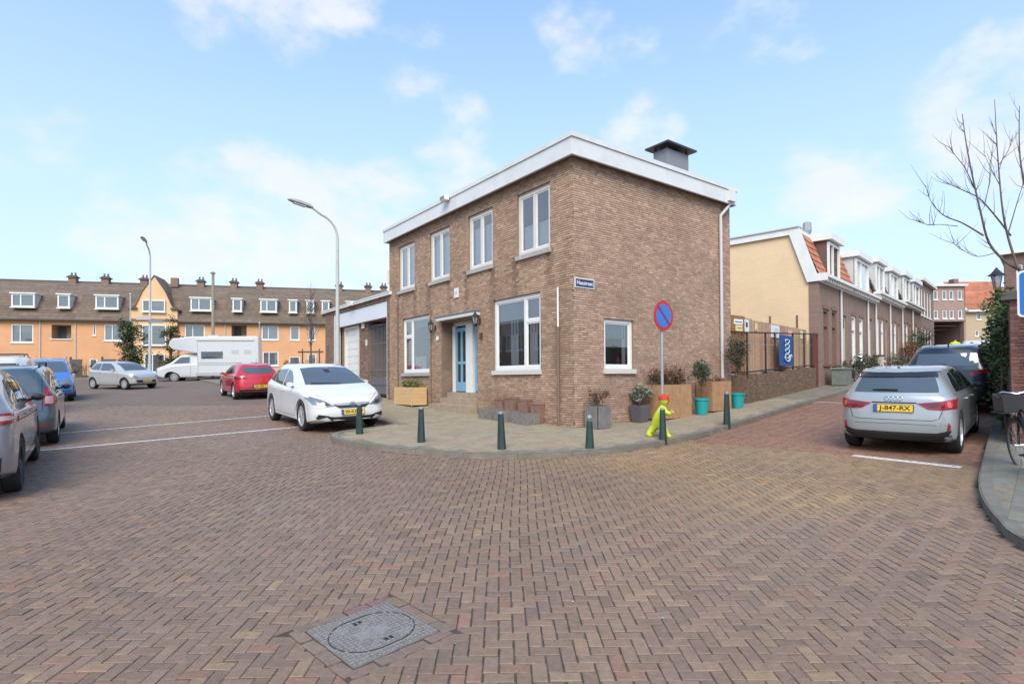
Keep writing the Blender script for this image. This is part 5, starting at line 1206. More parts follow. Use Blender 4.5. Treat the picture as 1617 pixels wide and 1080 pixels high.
#@@PART3@@
# ================================================================== FAR ROW OF ORANGE HOUSES (left)
FD = Vector((.971, .239, 0)); FN = Vector((.239, -.971, 0)); FF = Face((-50.2, 55.0), FD, FN)
ORG = mat('orange_render', (.72, .36, .18), .9, var=.10, vscale=.5, dirt=(.55, .33, .18, .4), dscale=.35); ORL = mat('light_orange_render', (.76, .47, .25), .9, var=.07, vscale=.6)
RTILE = mat('brown_roof_tiles', attr=True, rough=.85, var=.22, vscale=2.2, dirt=(.10, .095, .05, .4), dscale=.4)
CHB = brickmat('chimney_brick', (.30, .17, .11), (.22, .13, .09), (.2, .16, .13), ang=math.atan2(.971, .239), var=.2)
TRIMD = mat('dark_trim', (.09, .08, .075), .7)
def roofface(f, t0, t1, prof, parent, name='roof_course', pal=((.165, .115, .08), (.185, .128, .09), (.15, .105, .078)), step=.34, tw=2.4):
    """stepped courses of tiles along a slope profile [(d,z),...] from eave to ridge, one part per course"""
    L = []; 
    for (a, b), (c, e) in zip(prof, prof[1:]):
        n = max(1, int(math.hypot(c - a, e - b) / step))
        for k in range(n): L.append(((a + (c - a) * k / n, b + (e - b) * k / n), (a + (c - a) * (k + 1) / n, b + (e - b) * (k + 1) / n)))
    mb0 = MB()
    for (a, b), (c, e) in L:
        s_ = Vector((c - a, e - b)).normalized(); nx, nz = -s_.y * -1, s_.x   # outward-up normal
        mb = MB(); t = t0
        while t < t1 - .01:
            q = min(t + random.uniform(.8, 1) * tw, t1); col = random.choice(pal); g = random.uniform(.9, 1.12); col = tuple(k * g for k in col)
            P0 = f.P(t, b + .045 * nz, a + .045 * nx); P1 = f.P(q, b + .045 * nz, a + .045 * nx); P2 = f.P(q, e, c); P3 = f.P(t, e, c); P4 = f.P(t, b - .02, a); P5 = f.P(q, b - .02, a)
            mb.add([P0, P1, P2, P3, P4, P5], [(0, 1, 2, 3), (4, 5, 1, 0)], col); t = q
        build(mb, name, RTILE, parent)
def fwindow(f, t0, t1, z0, z1, parent, mul=1, frame=WHITE, d=.0, fw=.10, inner=None, blind=None, name='window'):
    mb = MB()
    f.box(mb, t0, t0 + fw, z0, z1, d - .12, d + .03); f.box(mb, t1 - fw, t1, z0, z1, d - .12, d + .03); f.box(mb, t0 + fw, t1 - fw, z1 - fw, z1, d - .12, d + .03); f.box(mb, t0 + fw, t1 - fw, z0, z0 + fw, d - .12, d + .03)
    for k in range(mul): m_ = t0 + (t1 - t0) * (k + 1) / (mul + 1) * (.8 if mul == 1 else 1); f.box(mb, m_ - fw * .4, m_ + fw * .4, z0 + fw, z1 - fw, d - .11, d + .025)
    w = build(mb, name, frame, parent); mb = MB(); f.quad(mb, t0 + fw, t1 - fw, z0 + fw, z1 - fw, d - .05); build(mb, 'pane', GLASSD, w)
    if inner is None and random.random() < .6: inner = (t0 + fw, t0 + fw + (t1 - t0 - 2 * fw) * random.choice((.25, .4, 1)), z0 + fw + (z1 - z0) * random.choice((0, 0, .5)), z1 - fw)
    if inner: mb = MB(); a, b, c, e = inner; mb.quad(f.P(a, c, d - .10), f.P(b, c, d - .10), f.P(b, e, d - .10), f.P(a, e, d - .10)); build(mb, 'curtain', CURT, w)
    mb = MB(); f.box(mb, t0 - .08, t1 + .08, z0 - .10, z0 - .002, d - .02, d + .12); build(mb, 'sill', frame, w)
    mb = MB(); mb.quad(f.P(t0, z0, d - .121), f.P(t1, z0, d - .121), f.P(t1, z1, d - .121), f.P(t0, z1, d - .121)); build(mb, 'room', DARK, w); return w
def wallholes(f, t0, t1, z0, z1, holes, m, parent, name='wall', d=0, deep=.12):
    ts = sorted(set([t0, t1] + [x for h in holes for x in h[:2]])); zs = sorted(set([z0, z1] + [x for h in holes for x in h[2:4]])); mb = MB()
    for a, b in zip(ts, ts[1:]):
        for c, e in zip(zs, zs[1:]):
            if not any(h[0] - 1e-4 < (a + b) / 2 < h[1] + 1e-4 and h[2] - 1e-4 < (c + e) / 2 < h[3] + 1e-4 for h in holes): mb.quad(f.P(a, c, d), f.P(b, c, d), f.P(b, e, d), f.P(a, e, d))
    for h in holes:
        A, B, Cc, D = f.P(h[0], h[2], d), f.P(h[1], h[2], d), f.P(h[1], h[3], d), f.P(h[0], h[3], d); n = f.n * -deep
        for p, q in ((A, B), (B, Cc), (Cc, D), (D, A)): mb.quad(p, q, q + n, p + n)
    return build(mb, name, m, parent)
def chimney(f, t, z, parent, d=-3.4, w=.7, h=.68, pots=2):
    mb = MB(); f.box(mb, t, t + w, z - 1.2, z + h - .25, d - .6, d); c = build(mb, 'chimney', CHB, parent); mb = MB(); f.box(mb, t - .12, t + w + .12, z + h - .25, z + h - .12, d - .7, d + .12); f.box(mb, t + .02, t + w - .02, z + h - .12, z + h, d - .6, d); build(mb, 'chimney_cap', TRIMD, c)
    for k in range(pots): mb = MB(); mb.lathe([(.10, 0), (.08, .3), (.10, .32)], Matrix.Translation(f.P(t + .2 + k * .35, z + h, d - .3)), 8); build(mb, 'chimney_pot', mat('clay_pot', (.2, .12, .09), .8), c)
EZ, GR = 7.86, 2.0
PROF = [(.42, EZ), (-1.3, 10.75), (-3.9, 12.25)]
def far_house(t0, t1, label, wins=(), dorms=(), chim=(), balcony=(), pipe=True, slots=(), ground=()):
    g = thing('row_house', label, 'house', FF.P((t0 + t1) / 2, GR, 0), 0, None)
    hs = [w[:4] for w in wins] + [b for b in balcony] + [w[:4] for w in slots] + [w[:4] for w in ground]
    wallholes(FF, t0, t1, GR - .6, EZ - .12, hs, ORG, g, deep=.12)
    mb = MB(); FF.box(mb, t0, t1, GR - .6, EZ - .15, -8, -7.9); mb.quad(FF.P(t0, EZ - .15, 0), FF.P(t0, EZ - .15, -8), FF.P(t0, GR - .5, -8), FF.P(t0, GR - .5, 0)); mb.quad(FF.P(t1, EZ - .15, 0), FF.P(t1, EZ - .15, -8), FF.P(t1, GR - .5, -8), FF.P(t1, GR - .5, 0)); build(mb, 'side_wall', ORG, g)
    roofface(FF, t0, t1, PROF, g)
    mb = MB(); mb.quad(FF.P(t0, 12.25, -3.9), FF.P(t1, 12.25, -3.9), FF.P(t1, 7.8, -8.2), FF.P(t0, 7.8, -8.2)); FF.box(mb, t0, t1, 12.22, 12.33, -4.0, -3.8); build(mb, 'ridge', TRIMD, g)
    mb = MB(); FF.box(mb, t0, t1, EZ - .16, EZ - .02, 0, .50); build(mb, 'gutter', TRIMD, g)
    for w in list(wins) + list(ground): fwindow(FF, *w[:4], g, mul=w[4] if len(w) > 4 else 1, d=-.05, inner=w[5] if len(w) > 5 else None)
    for w in slots: fwindow(FF, *w[:4], g, mul=0, d=-.05, fw=.06)
    for b in balcony:
        mb = MB(); FF.box(mb, b[0], b[1], b[2], b[3], -1.3, -.121); mb.f = [q for i, q in enumerate(mb.f) if i != 4]; bb = build(mb, 'balcony', mat('balcony_cream', (.40, .30, .22), .9), g)
        mb = MB(); FF.box(mb, b[0] + .05, b[0] + .7, b[2], b[3] - .1, -1.28, -1.25); build(mb, 'balcony_door', DARK, bb); mb = MB(); FF.box(mb, b[0] - .08, b[1] + .08, b[2] - .1, b[2], -.1, .1); build(mb, 'sill', WHITE, bb)
    for (a, b) in dorms:
        z0, z1 = 9.0, 10.30; mb = MB(); FF.box(mb, a, b, z0, z1, -1.4, .05); dm = build(mb, 'dormer', mat('dormer_cheek', (.6, .58, .55), .6), g)
        fwindow(FF, a + .03, b - .03, z0 + .05, z1 - .05, dm, mul=1 if b - a > 1.5 else 0, d=.18, fw=.13, name='dormer_window') if False else None
        w = fwindow(FF, a, b, z0, z1, g, mul=1 if b - a > 1.5 else 0, d=.19, fw=.13, name='dormer_window')
        mb = MB(); FF.box(mb, a - .12, b + .12, z1, z1 + .12, -1.6, .32); build(mb, 'dormer_roof', WHITE, dm)
    for t in chim: chimney(FF, t, 12.2, g)
    if pipe: mb = MB(); mb.tube([FF.P(t1 - .1, GR, .06), FF.P(t1 - .1, EZ - .1, .06)], .05, 6); build(mb, 'downpipe', mat('pale_pipe'), g)
    return g
far_house(-16, 3.45, 'orange rendered row house at the far left under a brown tiled roof', wins=[(.9, 2.75, 5.5, 7.3, 1, (1.2, 2.6, 6.5, 7.2)), (-4, -2, 5.5, 7.3), (-9, -7, 5.5, 7.3)], dorms=[(1.0, 2.95), (-5, -3)], chim=[-6.2], ground=[(-4, -2, 2.6, 4.2)])
far_house(3.45, 6.5, 'narrow orange row house with dark recessed balcony, left of the stepped roof joint', balcony=[(4.3, 6.0, 5.9, 7.3)], dorms=[(4.9, 5.95)], chim=[4.15])
far_house(6.5, 11.4, 'orange row house directly left of the pointed gable, with a slit window', wins=[(8.9, 10.7, 5.75, 7.4, 1, (9.0, 9.9, 5.8, 7.3))], dorms=[(8.2, 10.25)], chim=[7.2, 10.9], slots=[(7.9, 8.15, 6.3, 7.3)], ground=[(7.6, 8.3, 2.3, 3.9, 0)])
far_house(15.7, 20.3, 'orange row house directly right of the pointed gable behind the wooden pole', wins=[(16.3, 18.2, 6.0, 7.5)], dorms=[(16.9, 18.9)], chim=[16.5, 19.9], slots=[(18.9, 19.15, 6.4, 7.4)])
far_house(20.3, 23.7, 'orange row house with a small recessed balcony above the motorhome', balcony=[(20.8, 22.3, 6.3, 7.55)], dorms=[(20.95, 21.85)], chim=[22.6])
far_house(23.7, 30.8, 'orange row house with a round arched door, right of the motorhome', wins=[(23.8, 25.5, 6.0, 7.5, 1, (23.9, 25.4, 6.05, 7.4)), (26.7, 27.65, 6.0, 7.5, 0, (26.8, 27.5, 6.05, 7.4)), (28.55, 29.3, 6.0, 7.5, 0)], dorms=[(23.7, 25.35), (26.6, 27.4), (28.4, 29.2), (30.0, 30.8)], ground=[(23.9, 25.5, 3.2, 4.7, 1, (24, 25.4, 3.3, 4.6)), (26.6, 27.7, 2.2, 4.2, 0), (28.5, 29.4, 2.9, 4.5, 0)])
far_house(30.8, 46, 'orange row house half hidden by the garage, farthest right of the row', wins=[(33, 34.6, 6.0, 7.5)], dorms=[(32.6, 34)], chim=[31.3, 34.6, 36.4])
mb = MB()
# pointed gable house
gg = thing('gable_house', 'light orange house front with steep pointed gable in the middle of the row', 'house', FF.P(13.5, GR, 0))
Cs = [(11.4, GR - .6), (15.7, GR - .6), (15.7, 9.1), (15.2, 9.3), (14.55, 10.9), (13.55, 12.45), (12.5, 10.9), (11.85, 9.3), (11.4, 9.1)]
mb = MB(); mb.poly([FF.P(t, z, .32) for t, z in Cs], FN * -4.0); build(mb, 'wall', ORL, gg); roofface(FF, 11.4, 15.7, PROF, gg)
mb = MB(); mb.quad(FF.P(11.4, 12.25, -3.9), FF.P(15.7, 12.25, -3.9), FF.P(15.7, 7.8, -8.2), FF.P(11.4, 7.8, -8.2)); FF.box(mb, 11.4, 15.7, 12.22, 12.33, -4.0, -3.8); build(mb, 'ridge', TRIMD, gg)
for side in (0, 1):
    pr = [(15.95, 9.0), (15.2, 9.42), (14.55, 11.0), (13.55, 12.58)] if side else [(11.15, 9.0), (11.85, 9.42), (12.5, 11.0), (13.55, 12.58)]
    mb = MB()
    for (a, b), (c, e) in zip(pr, pr[1:]): mb.poly([FF.P(a, b, .42), FF.P(c, e, .42), FF.P(c, e - .10, .42), FF.P(a, b - .10, .42)], FN * -3.2)
    build(mb, 'gable_roof', mat('gable_tiles', (.15, .115, .09), .85, var=.2, vscale=2), gg)
fwindow(FF, 12.5, 14.6, 8.75, 9.95, gg, mul=1, d=.47, inner=(13.2, 14.4, 9.3, 9.8)); fwindow(FF, 12.5, 14.7, 5.3, 7.4, gg, mul=1, d=.47); fwindow(FF, 12.7, 14.6, 2.5, 4.4, gg, mul=1, d=.47)
for t in (11.35, 15.1): mb = MB(); FF.box(mb, t, t + .65, 9.0, 9.18, .3, .55); build(mb, 'shoulder_stone', TRIMD, gg)
mb = MB(); FF.box(mb, 14.0, 14.7, 11.9, 12.9, -3.5, -3.0); build(mb, 'chimney', CHB, gg)

# ================================================================== SIDE STREET ROW (right)
SN = Vector((.7193, -.6947, 0)); FS = Face(W0, SD, SN); ANG = math.atan2(.6947, .7193)
BRR = brickmat('row_brick', (.29, .185, .14), (.245, .155, .115), (.24, .18, .14), ang=ANG, var=.12)
YEL = brickmat('yellow_painted_brick', (.84, .61, .37), (.81, .58, .35), (.74, .53, .32), ang=ANG + math.pi / 2, var=.06)
OTILE = mat('orange_tile', attr=True, rough=.8, var=.18, vscale=8, dirt=(.2, .13, .08, .35), dscale=2)
def gs(t): p = W0 + SD * t; return gz(p.x, p.y) + .1
def row_house(t0, t1, zg, label, wins, doors_, dorm, tiles_='orange', framem=WHITE, pipes=(), obj=False):
    g = thing('terraced_house', label, 'house', FS.P((t0 + t1) / 2, gs((t0 + t1) / 2), 0)); z0 = gs(t0) - .5; zb = gs((t0 + t1) / 2)
    hs = [(a, b, c, e) for a, b, c, e in wins] + [(a, b, c, e) for a, b, c, e in doors_]
    wallholes(FS, t0, t1, z0, zg - .28, hs, BRR, g, deep=.14)
    mb = MB(); FS.box(mb, t0, t1, z0, zg - .28, -9, -8.9); build(mb, 'back_wall', BRR, g)
    for a, b, c, e in wins:
        w = fwindow(FS, a, b, c, e, g, mul=0, frame=framem, d=-.05, fw=.09, inner=(a + .1, b - .1, c + .1, e - .3)); mb = MB(); FS.box(mb, a + .09, b - .09, c + (e - c) * .68, c + (e - c) * .68 + .09, -.09, -.03); build(mb, 'transom', framem, w)
        mb = MB(); n_ = 8; mb.poly([FS.P(a - .06, e + .002, .01)] + [FS.P(a - .06 + (b - a + .12) * k / n_, e + .12 + .06 * math.sin(math.pi * k / n_), .01) for k in range(n_ + 1)] + [FS.P(b + .06, e + .002, .01)], SN * .02); build(mb, 'arch', mat('arch_brick', (.24, .13, .10), .85), w)
    for a, b, c, e in doors_:
        mb = MB(); FS.box(mb, a, b, c, e, -.14, -.08); dd = build(mb, 'door', mat('door_cream', (.55, .5, .42), .5), g); mb = MB(); FS.box(mb, a + .12, b - .12, e - .55, e - .1, -.08, -.075); build(mb, 'fanlight', CARGLASS2, dd)
    # cornice with small blocks, gutter
    mb = MB(); FS.box(mb, t0, t1, zg - .12, zg, 0.002, .36); build(mb, 'gutter', WHITE, g); mb = MB(); FS.box(mb, t0, t1, zg - .30, zg - .26, 0.002, .10); build(mb, 'cornice', WHITE, g)
    k = t0 + .12
    while k < t1 - .1: mb = MB(); FS.box(mb, k, k + .10, zg - .26, zg - .121, .002, .28); build(mb, 'cornice_block', WHITE, g); k += .33
    # mansard slope
    za, zt, dt = zg + .0, zg + 1.72, -.62; nrow = 6; cols_ = ((.46, .16, .085), (.40, .14, .075), (.50, .20, .11), (.36, .13, .08)) if tiles_ == 'orange' else ((.06, .06, .065), (.08, .08, .085), (.05, .05, .055))
    mb = MB(); mb.quad(FS.P(t0, za, .02), FS.P(t1, za, .02), FS.P(t1, zt, dt), FS.P(t0, zt, dt)); rf = build(mb, 'mansard', TRIMD, g)
    lib = []
    for q in range(5):
        m2 = MB(); c = cols_[q % len(cols_)]; hx = .125; hy = (zt - za) / nrow / 2 + .02; prof_ = [(-hx, .02), (-hx * .4, .045), (hx * .2, .02), (hx, .035)]; vs = []
        for x, dz in prof_: vs += [(x, -hy, dz + .035), (x, hy, dz), (x, -hy, 0)]
        m2.add(vs, [(3 * i, 3 * i + 3, 3 * i + 4, 3 * i + 1) for i in range(3)] + [(3 * i + 2, 3 * i + 5, 3 * i + 3, 3 * i) for i in range(3)], c); lib.append(mesh_from('roof_tile', m2, OTILE))
    sv = FS.P(0, zt, dt) - FS.P(0, za, .02); sv.normalize(); nv = SD.cross(sv) * -1
    if nv.dot(SN) < 0: nv = -nv
    xr = sv.cross(nv)
    for i in range(int((t1 - t0) / .25)):
        for j in range(nrow):
            tt = t0 + .14 + i * .25; zz = za + (zt - za) * (j + .5) / nrow; d_ = .02 + (dt - .02) * (j + .5) / nrow
            if dorm and dorm[0] - .12 < tt < dorm[1] + .12: continue
            M = Matrix.Identity(4)
            for q, c in enumerate((xr, sv, nv)):
                for r_ in range(3): M[r_][q] = c[r_]
            M.translation = FS.P(tt, zz, d_) + nv * .004
            put(random.choice(lib), 'roof_tile', rf, M)
    mb = MB(); FS.box(mb, t0, t1, zt - .02, zt + .13, -9, dt + .05); build(mb, 'roof_edge', WHITE, g)
    if dorm:
        a, b = dorm[:2]; mb = MB(); FS.box(mb, a, b, zg + .02, zg + 1.56, -1.2, .0); CH = mat('dormer_brown', (.15, .09, .07), .7) if tiles_ == 'orange' and t0 < 8 else mat('dormer_white', (.62, .61, .58), .6)
        dm = build(mb, 'dormer', CH, g); fwindow(FS, a, b, zg + .05, zg + 1.5, dm, mul=1, d=.05, fw=.11, name='dormer_window')
        mb = MB(); FS.box(mb, a - .14, b + .14, zg + 1.56, zg + 1.82, -1.3, .22); build(mb, 'dormer_roof', WHITE, dm)
    for p in pipes: mb = MB(); mb.tube([FS.P(p, zb - .2, .07), FS.P(p, zg - .3, .07)], .045, 7); build(mb, 'downpipe', mat('pipe_white', (.66, .64, .62), .5), g)
    return g
g1 = row_house(6.85, 11.35, 5.62, 'terraced house with yellow painted side wall and orange tiled mansard, first in the side street', [(7.55, 8.3, 2.15, 4.35), (8.75, 9.45, 2.15, 4.38)], [(10.25, 11.05, 1.5, 4.3)], (8.2, 9.8), framem=mat('brown_frame', (.20, .10, .07), .6), pipes=(9.95,))
row_house(11.35, 16.3, 5.62, 'second terraced house of the side street, white dormer between orange tiles', [(11.9, 12.6, 2.3, 4.4), (13.3, 14.0, 2.3, 4.4)], [(15.2, 15.9, 1.7, 4.5)], (12.6, 15.0), pipes=(14.75,))
row_house(16.3, 19.8, 5.95, 'third terraced house of the side street, white dormer beside dark slates', [(16.8, 17.4, 2.5, 4.65), (17.9, 18.5, 2.5, 4.65)], [(19.0, 19.6, 1.9, 4.7)], (16.7, 18.6), 'slate', pipes=(16.45,))
row_house(19.8, 23.3, 5.95, 'fourth terraced house of the side street, dark slates left of its dormer', [(20.2, 20.8, 2.6, 4.7), (21.3, 21.9, 2.6, 4.7)], [(22.5, 23.1, 2.0, 4.7)], (20.2, 22.2), 'slate', pipes=(19.95,))
row_house(23.3, 26.7, 6.2, 'fifth terraced house of the side street with cream dormer', [(23.8, 24.4, 2.8, 4.9), (24.9, 25.5, 2.8, 4.9)], [(26.0, 26.5, 2.2, 4.9)], (24.0, 26.0), 'slate', pipes=(23.45,))
row_house(26.7, 30, 6.2, 'sixth terraced house of the side street, next to the taller brick end', [(27.1, 27.7, 2.9, 4.95), (28.2, 28.8, 2.9, 4.95)], [(29.3, 29.8, 2.3, 4.9)], (27.3, 29.6), 'slate', pipes=(26.9,))
# side wall of the first house
FG = Face(W0 + SD * 6.85, -SN, -SD)          # along the gable, outward towards the camera
mb = MB(); pts = [(.30, .3), (.30, 5.35), (.95, 7.32), (10, 7.32), (10, .3)]
mb.poly([FG.P(t, z, 0) for t, z in pts], SD * .06); build(mb, 'yellow_side_wall', YEL, g1)
mb = MB(); FG.box(mb, -.05, .30, .3, 5.35, -.30, .03); build(mb, 'corner_pier', BRR, g1)
mb = MB(); mb.poly([FG.P(t, z, .01) for t, z in ((-.38, 5.34), (-.38, 5.62), (.0, 5.64), (.62, 7.55), (10, 7.55), (10, 7.30), (.97, 7.30), (.34, 5.34))], FG.n * .10); build(mb, 'white_verge', WHITE, g1)
mb = MB(); FG.box(mb, .6, 10, 7.55, 7.6, -.3, .16); build(mb, 'roof_lip', mat('lip_grey', (.5, .5, .5), .6), g1)
for t in (.72, 1.75, 2.8, 3.9): mb = MB(); FG.box(mb, t, t + .05, 3.55 + .05 * t, 4.05 + .05 * t, .002, .03); build(mb, 'wall_anchor', mat('rusty_iron', (.14, .07, .05), .8), g1)
# roof vent pipes
cv = thing('flue_pipe', 'steel chimney flue with cowl above the first dormer of the side street', 'chimney', FS.P(11.2, 7.4, -1.6)); mb = MB(); mb.tube([FS.P(11.2, 7.4, -1.6), FS.P(11.2, 8.3, -1.6)], .10, 10); build(mb, 'pipe', mat('flue_grey', (.35, .34, .33), .5, .4), cv)
mb = MB(); mb.lathe([(.16, 8.25), (.2, 8.4), (.18, 8.75), (.14, 8.8)], Matrix.Translation(FS.P(11.2, 0, -1.6)), 10); build(mb, 'cowl', mat('flue_grey'), cv)
for i, t in enumerate((18.2, 21.0)):
    cv = thing('chimney_stack', ('short white chimney stack with three pots on the third house roof', 'short brown chimney stack with pots on the fourth house roof')[i], 'chimney', FS.P(t, 7.8, -2)); mb = MB(); FS.box(mb, t, t + .7, 7.6, 8.35, -2.5, -2); build(mb, 'stack', (WHITE, CHB)[i], cv)
    for k in range(3): mb = MB(); mb.lathe([(.08, 0), (.07, .3)], Matrix.Translation(FS.P(t + .15 + k * .2, 8.35, -2.25)), 8); build(mb, 'chimney_pot', (WHITE, mat('clay_pot'))[i], cv)
# taller brick end house
te = thing('terraced_house', 'taller brown brick house at the end of the side street row with four tall windows', 'house', FS.P(33, gs(33), 0)); z0 = gs(30) - .5
wE = [(30.6 + k * 1.25, 31.2 + k * 1.25, 5.9, 7.7) for k in range(4)] + [(30.6 + k * 1.25, 31.2 + k * 1.25, 3.0, 5.0) for k in range(4)]
wallholes(FS, 30, 36.2, z0, 8.2, wE, BRR, te); mb = MB(); FS.box(mb, 30, 36.2, 8.2, 8.4, -9, .25); build(mb, 'roof_edge', CREAM, te); mb = MB(); FS.box(mb, 29.95, 30, z0, 8.2, -9, 0); FS.box(mb, 36.2, 36.3, z0, 8.2, -9, 0); build(mb, 'side_wall', BRR, te)
for w in wE: fwindow(FS, *w, te, mul=0, d=-.05, fw=.09, inner=(w[0] + .1, w[1] - .1, w[2] + .1, w[3] - .2))
# ---------------- street end
FE = Face((44.4, 60), (1, 0, 0), (0, -1, 0))
ae = thing('apartment_building', 'pinkish brick apartment building closing off the side street, dark passage below', 'building', (46.7, 60, 3.5))
def ez(py): return 1.65 + (592.5 - py) / 886 * 60
def ex(px): return (px - 808.5) / 886 * 60 - 44.4
wA = [(ex(p) - .22, ex(p) + .22, ez(b), ez(a)) for p in (1479.5, 1493.5, 1504.5, 1518) for a, b in ((458, 472), (489, 502))]
PKB = brickmat('pink_brick', (.40, .25, .20), (.35, .22, .17), (.3, .25, .22), ang=math.pi / 2, var=.08)
wallholes(FE, ex(1468), ex(1526), ez(506), ez(451), wA, PKB, ae)
for w in wA: fwindow(FE, *w, ae, mul=0, d=-.05, fw=.07)
mb = MB(); FE.box(mb, ex(1466), ex(1528), ez(451), ez(448), -8, .3); build(mb, 'roof_edge', WHITE, ae)
mb = MB(); FE.box(mb, ex(1526) - .05, ex(1526), 3, ez(451), -8, 0); FE.box(mb, ex(1468), ex(1468) + .05, 3, ez(451), -8, 0); build(mb, 'side_wall', PKB, ae)
mb = MB(); FE.box(mb, ex(1468) + .06, ex(1526) - .06, 3, ez(506), -6, -5.9); FE.box(mb, ex(1468), ex(1526), ez(507), ez(506), -6, 0.05); build(mb, 'passage', mat('passage_dark', (.10, .07, .05), .9), ae)
for k in range(3): mb = MB(); FE.box(mb, ex(1470), ex(1522), ez(513 + k * 5), ez(512 + k * 5), -1 - k * 1.4, -.8 - k * 1.4); build(mb, 'beam', mat('passage_beam', (.3, .24, .18), .8), ae)
mb = MB(); FE.box(mb, ex(1523), ex(1526), 3, ez(506), -.5, .05); build(mb, 'pillar', PKB, ae)
FO = Face((47.5, 66), (1, 0, 0), (0, -1, 0)); ob_ = thing('house_far', 'cream house with big orange red tiled roof behind the street lantern', 'house', (50, 66, 4))
def oz(py): return 1.65 + (592.5 - py) / 886 * 66
def ox(px): return (px - 808.5) / 886 * 66 - 47.5
wallholes(FO, ox(1526), ox(1616), 3, oz(490), [(ox(1544), ox(1551), oz(504), oz(494)), (ox(1541), ox(1547), oz(530), oz(521))], mat('cream_wall', (.50, .38, .24), .9, var=.08), ob_)
for w in [(ox(1544), ox(1551), oz(504), oz(494)), (ox(1541), ox(1547), oz(530), oz(521))]: fwindow(FO, *w, ob_, mul=0, d=-.05, fw=.08)
roofface(FO, ox(1527), ox(1616), [(.4, oz(490)), (-3.5, oz(444) + .6)], ob_, 'roof_course', ((.42, .14, .07), (.38, .13, .07), (.46, .16, .08)), .45, 3)
mb = MB(); FO.box(mb, ox(1526), ox(1616), oz(492), oz(489), 0, .5); build(mb, 'gutter', WHITE, ob_); mb = MB(); FO.box(mb, ox(1532), ox(1540), oz(446), oz(434), -3, -2.2); build(mb, 'chimney', CHB, ob_)
# brown building behind the wall, far right
FB = Face((26.3, 30), SD, SN * -1); br_ = thing('brick_block', 'tall brown brick building corner behind the bare tree on the right', 'building', (26.8, 30, 1.9))
FB2 = Face((26.4, 30), (.7193, -.6947, 0), (-.6947, -.7193, 0)); BRD = brickmat('dark_row_brick', (.22, .14, .10), (.18, .11, .085), (.16, .13, .11), ang=math.atan2(.7193, -.6947), var=.12)
wallholes(FB2, 0, 9, 1, 8.1, [(.5, .75, 5.2, 7.5), (3, 4, 5.2, 7.2)], BRD, br_); mb = MB(); FB2.box(mb, 0, .05, 1, 8.1, -10, 0); FB2.box(mb, 8.95, 9, 1, 8.1, -10, 0); build(mb, 'side_wall', BRD, br_); mb = MB(); FB2.box(mb, -.2, 9.1, 8.1, 8.28, -10, .25); build(mb, 'roof_edge', WHITE, br_)
fwindow(FB2, .5, .75, 5.2, 7.5, br_, mul=0, d=-.05, fw=.05); fwindow(FB2, 3, 4, 5.2, 7.2, br_, d=-.05)

# ================================================================== LOW WALL, SLAT FENCE, RAILING
lw = thing('low_garden_wall', 'low mossy brick garden wall under the slatted fence beside the corner house', 'wall', (W0.x, W0.y, gs(0)))
wt = lambda t: 1.72 + .0455 * t
# top follows the street: build in three stretches, each a bit higher
for i in range(4):
    a, b = i * 1.64, (i + 1) * 1.64 if i < 3 else 6.5
    brickwall(FS, a, b, lambda t: gs(t) - .06, wt((a + b) / 2), [], [(.20, .125, .085), (.24, .15, .10), (.17, .11, .075), (.27, .165, .115), (.19, .14, .085)], lw, 75, 20 + i, wall_name='wall')
    mb = MB(); FS.box(mb, a, b, gs(a) - .3, wt((a + b) / 2) - .003, -.22, -.014); build(mb, 'wall_core', MORTAR, lw)
FRT = Face(C0 + V * 6.22, V, FR.n)
brickwall(FRT, 0.02, .92, lambda t: gz(*(C0 + V * 6.3)[:2]) + .04, 1.72, [], [(.20, .12, .08), (.16, .10, .07), (.24, .14, .09)], lw, 40, 30, wall_name='wall')
# slats
WOODS = [mat('slat_wood_%d' % i if False else ('slat_wood', 'slat_wood_pale', 'slat_wood_grey')[i], c, .8, var=.25, vscale=12, bump=.2) for i, c in enumerate([(.42, .235, .13), (.48, .30, .18), (.35, .25, .17)])]
sf = thing('slat_fence', 'brown vertical slat fence standing behind the metal railing on the low wall', 'fence', FS.P(3, 1.8, -.3))
t = .02
while t < 6.3:
    w_ = random.choice((.06, .075, .09)); mb = MB(); top_ = 3.44 + (.0 if t > .9 else .03) + random.uniform(-.008, .008); FS.box(mb, t, t + w_, wt(t) - .05, top_, -.30 - random.choice((0, .02)), -.27); build(mb, 'slat', random.choice(WOODS), sf); t += w_ + .007
for z in (2.1, 2.9): mb = MB(); FS.box(mb, 0, 6.3, z, z + .08, -.37, -.33); build(mb, 'rail', WOODS[0], sf)
mb = MB(); FRT.box(mb, .0, .86, 1.74, 3.48, -.12, -.08); build(mb, 'board_panel', mat('cedar_board', (.30, .13, .05), .75, var=.25, vscale=10), sf)
for k in range(4): mb = MB(); FRT.box(mb, .02, .86, 1.74 + k * .44, 1.745 + k * .44, -.08, -.078); build(mb, 'board_joint', BLACK, sf)
rl = thing('metal_railing', 'dark metal railing with posts and two rails on top of the low wall', 'railing', FS.P(3, 1.8, -.06)); RI = mat('railing_iron', (.055, .045, .04), .6, .4)
for zz, r_ in ((1.27, .022), (.08, .022)): mb = MB(); mb.tube([FRT.P(.05, wt(0) + zz, -.05), FS.P(0, wt(0) + zz, -.06), FS.P(6.5, wt(6.5) + zz, -.06)], r_, 8); build(mb, 'rail', RI, rl)
mb = MB(); mb.tube([FS.P(0, wt(0) + .9, -.06), FS.P(6.3, wt(6.3) + .82, -.06)], .008, 5); build(mb, 'wire', mat('old_rope', (.35, .30, .22), .9), rl)
for t in (0, 1.5, 2.35, 4.1, 5.35, 6.2): mb = MB(); FS.box(mb, t - .018, t + .018, wt(t) - .12, wt(t) + 1.27, -.09, -.04); build(mb, 'post', RI, rl)
